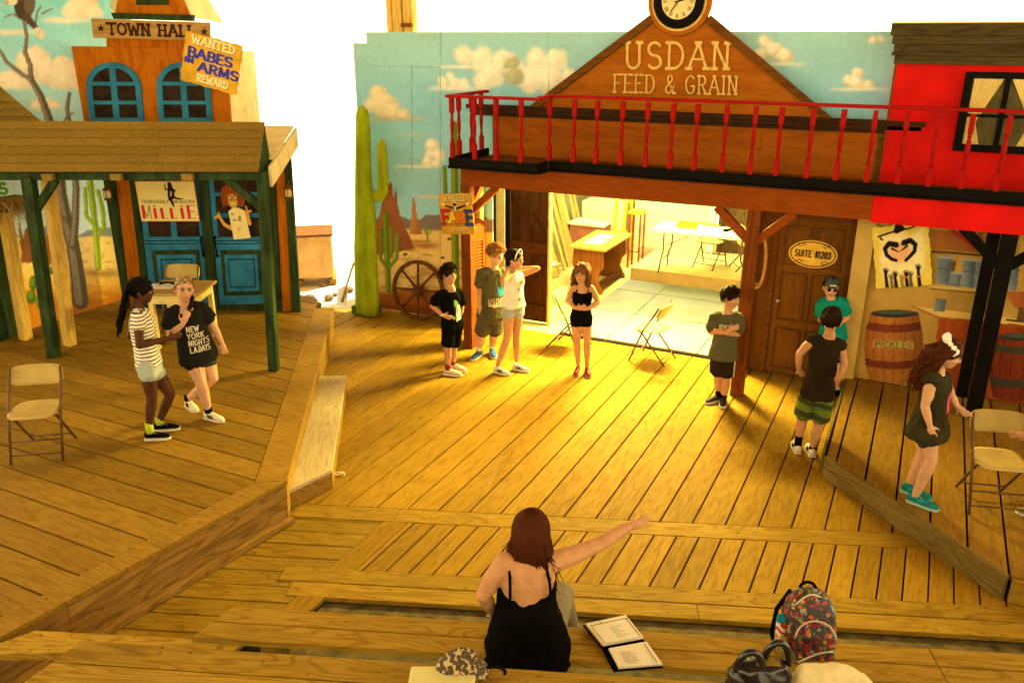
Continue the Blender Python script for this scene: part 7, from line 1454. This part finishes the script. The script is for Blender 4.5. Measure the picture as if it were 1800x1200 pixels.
# ---- open binder
bn = wempty('open_binder', G(1095, 1135, .905), 'open black ring binder with white pages beside the seated woman', 'binder')
zb = .912; K = lambda x, y, z=zb: G(x, y, z)
cov = [K(1024, 1099), K(1098, 1083), K(1134, 1128), K(1059, 1142)]; cov2 = [K(1059, 1143), K(1134, 1129), K(1166, 1174), K(1078, 1181)]
for q, nm in ((cov, 'cover'), (cov2, 'cover')): MB().prism(q, (0, 0, .008)).build(nm, c_black, bn, bevel=.003)
def sub(q, u0, u1, v0, v1, z): f = lambda u, v: q[3] * (1 - u) * (1 - v) + q[2] * u * (1 - v) + q[1] * u * v + q[0] * (1 - u) * v; return [f(u0, v0) + ZU * z, f(u1, v0) + ZU * z, f(u1, v1) + ZU * z, f(u0, v1) + ZU * z]
m_page = plain('page_paper', (.80, .76, .62), .7, .04); m_ink = plain('grey_ink', (.38, .35, .28), .8)
MB().prism(sub(cov, .05, 1.0, .08, .95, .0085), (0, 0, .012)).build('page_block', m_page, bn); MB().prism(sub(cov, .12, .96, .1, .78, .021), (0, 0, .003)).build('sheet', m_page, bn); MB().prism(sub(cov2, .12, 1.0, .06, .93, .0085), (0, 0, .012)).build('page_block', m_page, bn)
MB().prism(sub(cov, .03, .055, .1, .97, .009), (0, 0, .011)).build('tab_divider', m_letter, bn)
for (q, u0, u1, v0, v1) in ((cov, .1, .98, .80, .815), (cov, .93, .945, .12, .8), (cov2, .9, .915, .1, .85), (cov, .35, .36, .8, .94)): MB().prism(sub(q, u0, u1, v0, v1, .0245), (0, 0, .001)).build('rule', m_trim, bn)
m = MB(); rnd = random.Random(8)
for k in range(7): v = .2 + k * .07; m.prism(sub(cov, .45, .45 + rnd.uniform(.15, .3), v, v + .012, .0242), (0, 0, .0008))
for k in range(9): v = .2 + k * .06; m.prism(sub(cov2, .3, .3 + rnd.uniform(.2, .4), v, v + .01, .0208), (0, 0, .0008))
tag(m.build('handwriting', m_ink, bn), kind='stuff')
# ---- patterned backpack
bk_ = wempty('backpack', G(1415, 1152, .9), 'bright multicoloured patterned backpack on the front bench', 'backpack'); B0 = G(1420, 1150, .905)
tw = unit(V3(-B0[0], -B0[1], 0)); rt = V3(-tw[1], tw[0], 0); rt = rt if np.dot(rt, RT) > 0 else -rt; fr = unit(tw * .9 + rt * .35); rr_ = unit(np.cross(ZU, fr)); rr_ = rr_ if np.dot(rr_, rt) > 0 else -rr_
upb = unit(ZU - fr * .28); dpb = unit(np.cross(rr_, upb)); dpb = dpb if np.dot(dpb, fr) > 0 else -dpb; ax = (rr_, dpb, upb)
m_pack = spotty('flower_print', [(.36, .015, .02), (.02, .012, .014), (.5, .12, .015), (.03, .015, .02), (.30, .012, .02), (.5, .28, .03), (.02, .015, .015), (.11, .18, .02), (.28, .015, .06), (.025, .02, .02), (.2, .3, .3), (.4, .05, .015)], 44, .55)
m = MB(); m.loft(rbox(B0, ax, [(0.0, .12, .07, 0), (.02, .15, .09, 0), (.15, .158, .10, 0), (.28, .148, .09, -.01), (.36, .12, .07, -.02), (.40, .07, .04, -.03), (.41, .02, .02, -.03)], 24, 3.4)); solid(m, 'body', m_pack, bk_, .009, 3, .006, 14, 3)
m = MB(); m.loft(rbox(B0 + dpb * .09, ax, [(.02, .10, .03, 0), (.03, .125, .05, 0), (.16, .12, .055, 0), (.23, .10, .04, -.01), (.25, .06, .02, -.02)], 22, 3.2)); solid(m, 'front_pocket', m_pack, bk_, .008, 3, .004, 14, 5)
m_pipe = plain('silver_piping', (.6, .55, .45), .3, .1)
m = MB(); m.tube([B0 + rr_ * .12 * math.cos(a) + upb * (.15 + .11 * math.sin(a)) + dpb * (.138 - .02 * math.sin(a)) for a in np.linspace(.1, math.pi - .1, 14)], .005, 6); m.build('piping', m_pipe, bk_, True)
m = MB(); m.tube([B0 + rr_ * (-.10 + .2 * t) + upb * (.02 + .07 * math.sin(t * 1.6)) + dpb * .147 for t in np.linspace(0, 1, 8)], .006, 6); m.build('piping', m_pipe, bk_, True)
m = MB(); m.tube([B0 + rr_ * (-.10 + .2 * t) + upb * (.33 + .06 * math.sin(t * math.pi)) + dpb * (.055 - .03 * t) for t in np.linspace(0, 1, 10)], .005, 6); m.build('piping', m_pipe, bk_, True)
m = MB(); m.tube([B0 + rr_ * (.05 * math.cos(a)) + upb * (.385 + .05 * math.sin(a)) - dpb * .045 for a in np.linspace(0, math.pi, 10)], .010, 8); m.build('handle', c_black, bk_, True)
m = MB(); m.tube([B0 - rr_ * .10 + upb * .38 - dpb * .05, B0 - rr_ * .17 + upb * .25 - dpb * .08, B0 - rr_ * .2 + upb * .1 - dpb * .07, B0 - rr_ * .18 + upb * .02 - dpb * .05], .014, 8); m.build('strap', c_black, bk_, True)
m = MB(); m.loft(rbox(B0 - rr_ * .165 + dpb * .02, (dpb, rr_, upb), [(.02, .06, .02, 0), (.05, .065, .035, 0), (.14, .06, .03, 0)], 16)); m.build('side_pocket', plain('gold_mesh', (.45, .4, .12), .35, .35, 25, metal=.5), bk_, True)
bo = wempty('water_bottle', B0 - rr_ * .17 + upb * .05 + dpb * .02, 'red and white patterned bottle with blue cap in the backpack pocket', 'bottle'); q = B0 - rr_ * .168 + dpb * .02
m = MB(); m.tube([q + upb * .06, q + upb * .21], .032, 14); m.build('body', striped('zigzag_red', (.5, .03, .03), (.75, .7, .6), 22, unit((.4, .5, 1)), .5, .03), bo, True); m = MB(); m.tube([q + upb * .211, q + upb * .235], [.03, .03], 14); m.ell(q + upb * .24, (.028, .028, .02), nu=12, nv=8); m.build('cap', plain('blue_cap', (.01, .22, .32), .4), bo, True)
K_ = .88; L0 = Vector(bk_.location); bk_.scale = (K_,) * 3; bo.location = L0 + (Vector(bo.location) - L0) * K_; bo.scale = (K_,) * 3
# ---- nearest row: leopard bag, pale lid, black bag, cream cloth
z3 = 1.352
lb2 = wempty('leopard_pouch', G(815, 1185, z3), 'leopard-print fabric pouch on the nearest bench', 'pouch'); c = G(812, 1190, z3)
m_leo = newmat('leopard_print'); mm, n_, l_, b_2 = m_leo; tc = N(n_, 'ShaderNodeTexCoord'); v = N(n_, 'ShaderNodeTexVoronoi'); v.inputs['Scale'].default_value = 62; l_.new(tc.outputs['Object'], v.inputs['Vector']); l_.new(ramp(n_, l_, v.outputs['Distance'], [(.0, (.13, .08, .035)), (.35, (.06, .036, .016)), (.56, (.035, .022, .010)), (.68, (.42, .31, .14)), (1, (.5, .37, .18))]), b_2.inputs['Base Color']); b_2.inputs['Roughness'].default_value = .8
m = MB(); P = lambda x, y, z: G(x, y, z)
m.loft([oval_ring(c + V3(0, 0, t), RT, -np.cross(RT, ZU), a, b, 20, 2.6) + [] for t, a, b in ((0, .11, .05), (.03, .125, .06), (.08, .10, .05), (.13, .06, .03), (.16, .02, .012))]); solid(m, 'pouch', mm, lb2, .007, 3, .008, 20, 3)
m = MB(); q = G(868, 1192, z3); m.tube([q + RT * (.05 * math.cos(a)) + V3(0, 0, .035 + .03 * math.sin(a)) for a in np.linspace(-.3, math.pi + .3, 12)], .008, 8); m.build('loop', c_black, lb2, True)
yb_ = wempty('pale_case', G(780, 1195, z3), 'flat pale yellow case lying on the nearest bench', 'case'); a0_, a1_ = G(722, 1168, z3 + .06), G(836, 1168, z3 + .06); dv = unit(a1_ - a0_); nv_ = V3(dv[1], -dv[0], 0); wv = np.linalg.norm(a1_ - a0_); cc = (a0_ + a1_) / 2
m_case = plain('pale_yellow_plastic', (.66, .62, .26), .4, .05); m = MB(); m.box(V3(cc[0], cc[1], z3 + .045) + nv_ * .11, (wv, .22, .026), (dv, nv_, ZU)); m.build('lid', m_case, yb_, bevel=.010); m = MB(); m.box(V3(cc[0], cc[1], z3 + .0165) + nv_ * .11, (wv * .99, .216, .029), (dv, nv_, ZU)); m.build('base', plain('yellow_rubber', (.62, .42, .03), .5), yb_, bevel=.008)
bb = wempty('black_handbag', G(1330, 1195, 1.0), 'glossy black handbag with two loop handles on the nearest bench', 'handbag'); c = G(1330, 1215, 1.33)
m_gloss = plain('black_patent', (.012, .010, .009), .22, .2, 12, spec=.5); m = MB(); m.loft([oval_ring(c + V3(0, 0, t), RT, np.cross(ZU, RT), a, b, 22, 2.8) for t, a, b in ((0, .12, .06), (.03, .14, .075), (.10, .135, .07), (.15, .11, .05), (.165, .08, .03))]); solid(m, 'body', m_gloss, bb, .008, 3, .012, 14, 9)
for dx, ht, dy in ((-.05, .10, -.02), (.075, .115, .02)): m = MB(); m.tube([c + RT * (dx + .055 * math.cos(a)) + np.cross(ZU, RT) * dy + V3(0, 0, .13 + ht * math.sin(a)) for a in np.linspace(0, math.pi, 14)], .016, 8); m.build('handle', m_gloss, bb, True)
m = MB(); m.box(c + RT * .03 + V3(0, 0, .155), (.1, .05, .02), (RT, np.cross(ZU, RT), ZU)); m.build('lining', m_shingle, bb)
cb2 = wempty('cream_cloth_bag', G(1455, 1195, 1.2), 'crumpled cream cloth bag at the bottom edge beside the black handbag', 'cloth bag'); c = G(1462, 1212, 1.33)
m = MB(); m.loft([oval_ring(c + V3(0, 0, t) + RT * s, RT, np.cross(ZU, RT), a, b, 22, 2.6) for t, a, b, s in ((0, .17, .08, 0), (.04, .18, .09, 0), (.08, .155, .07, -.01), (.11, .11, .04, -.04), (.125, .07, .02, -.06))]); solid(m, 'bag', plain('cream_cloth', (.66, .56, .30), .8, .1, 8, bump=.2), cb2, .009, 3, .016, 12, 2)
for o in bpy.data.objects:
    if '_w' in o: del o['_w']
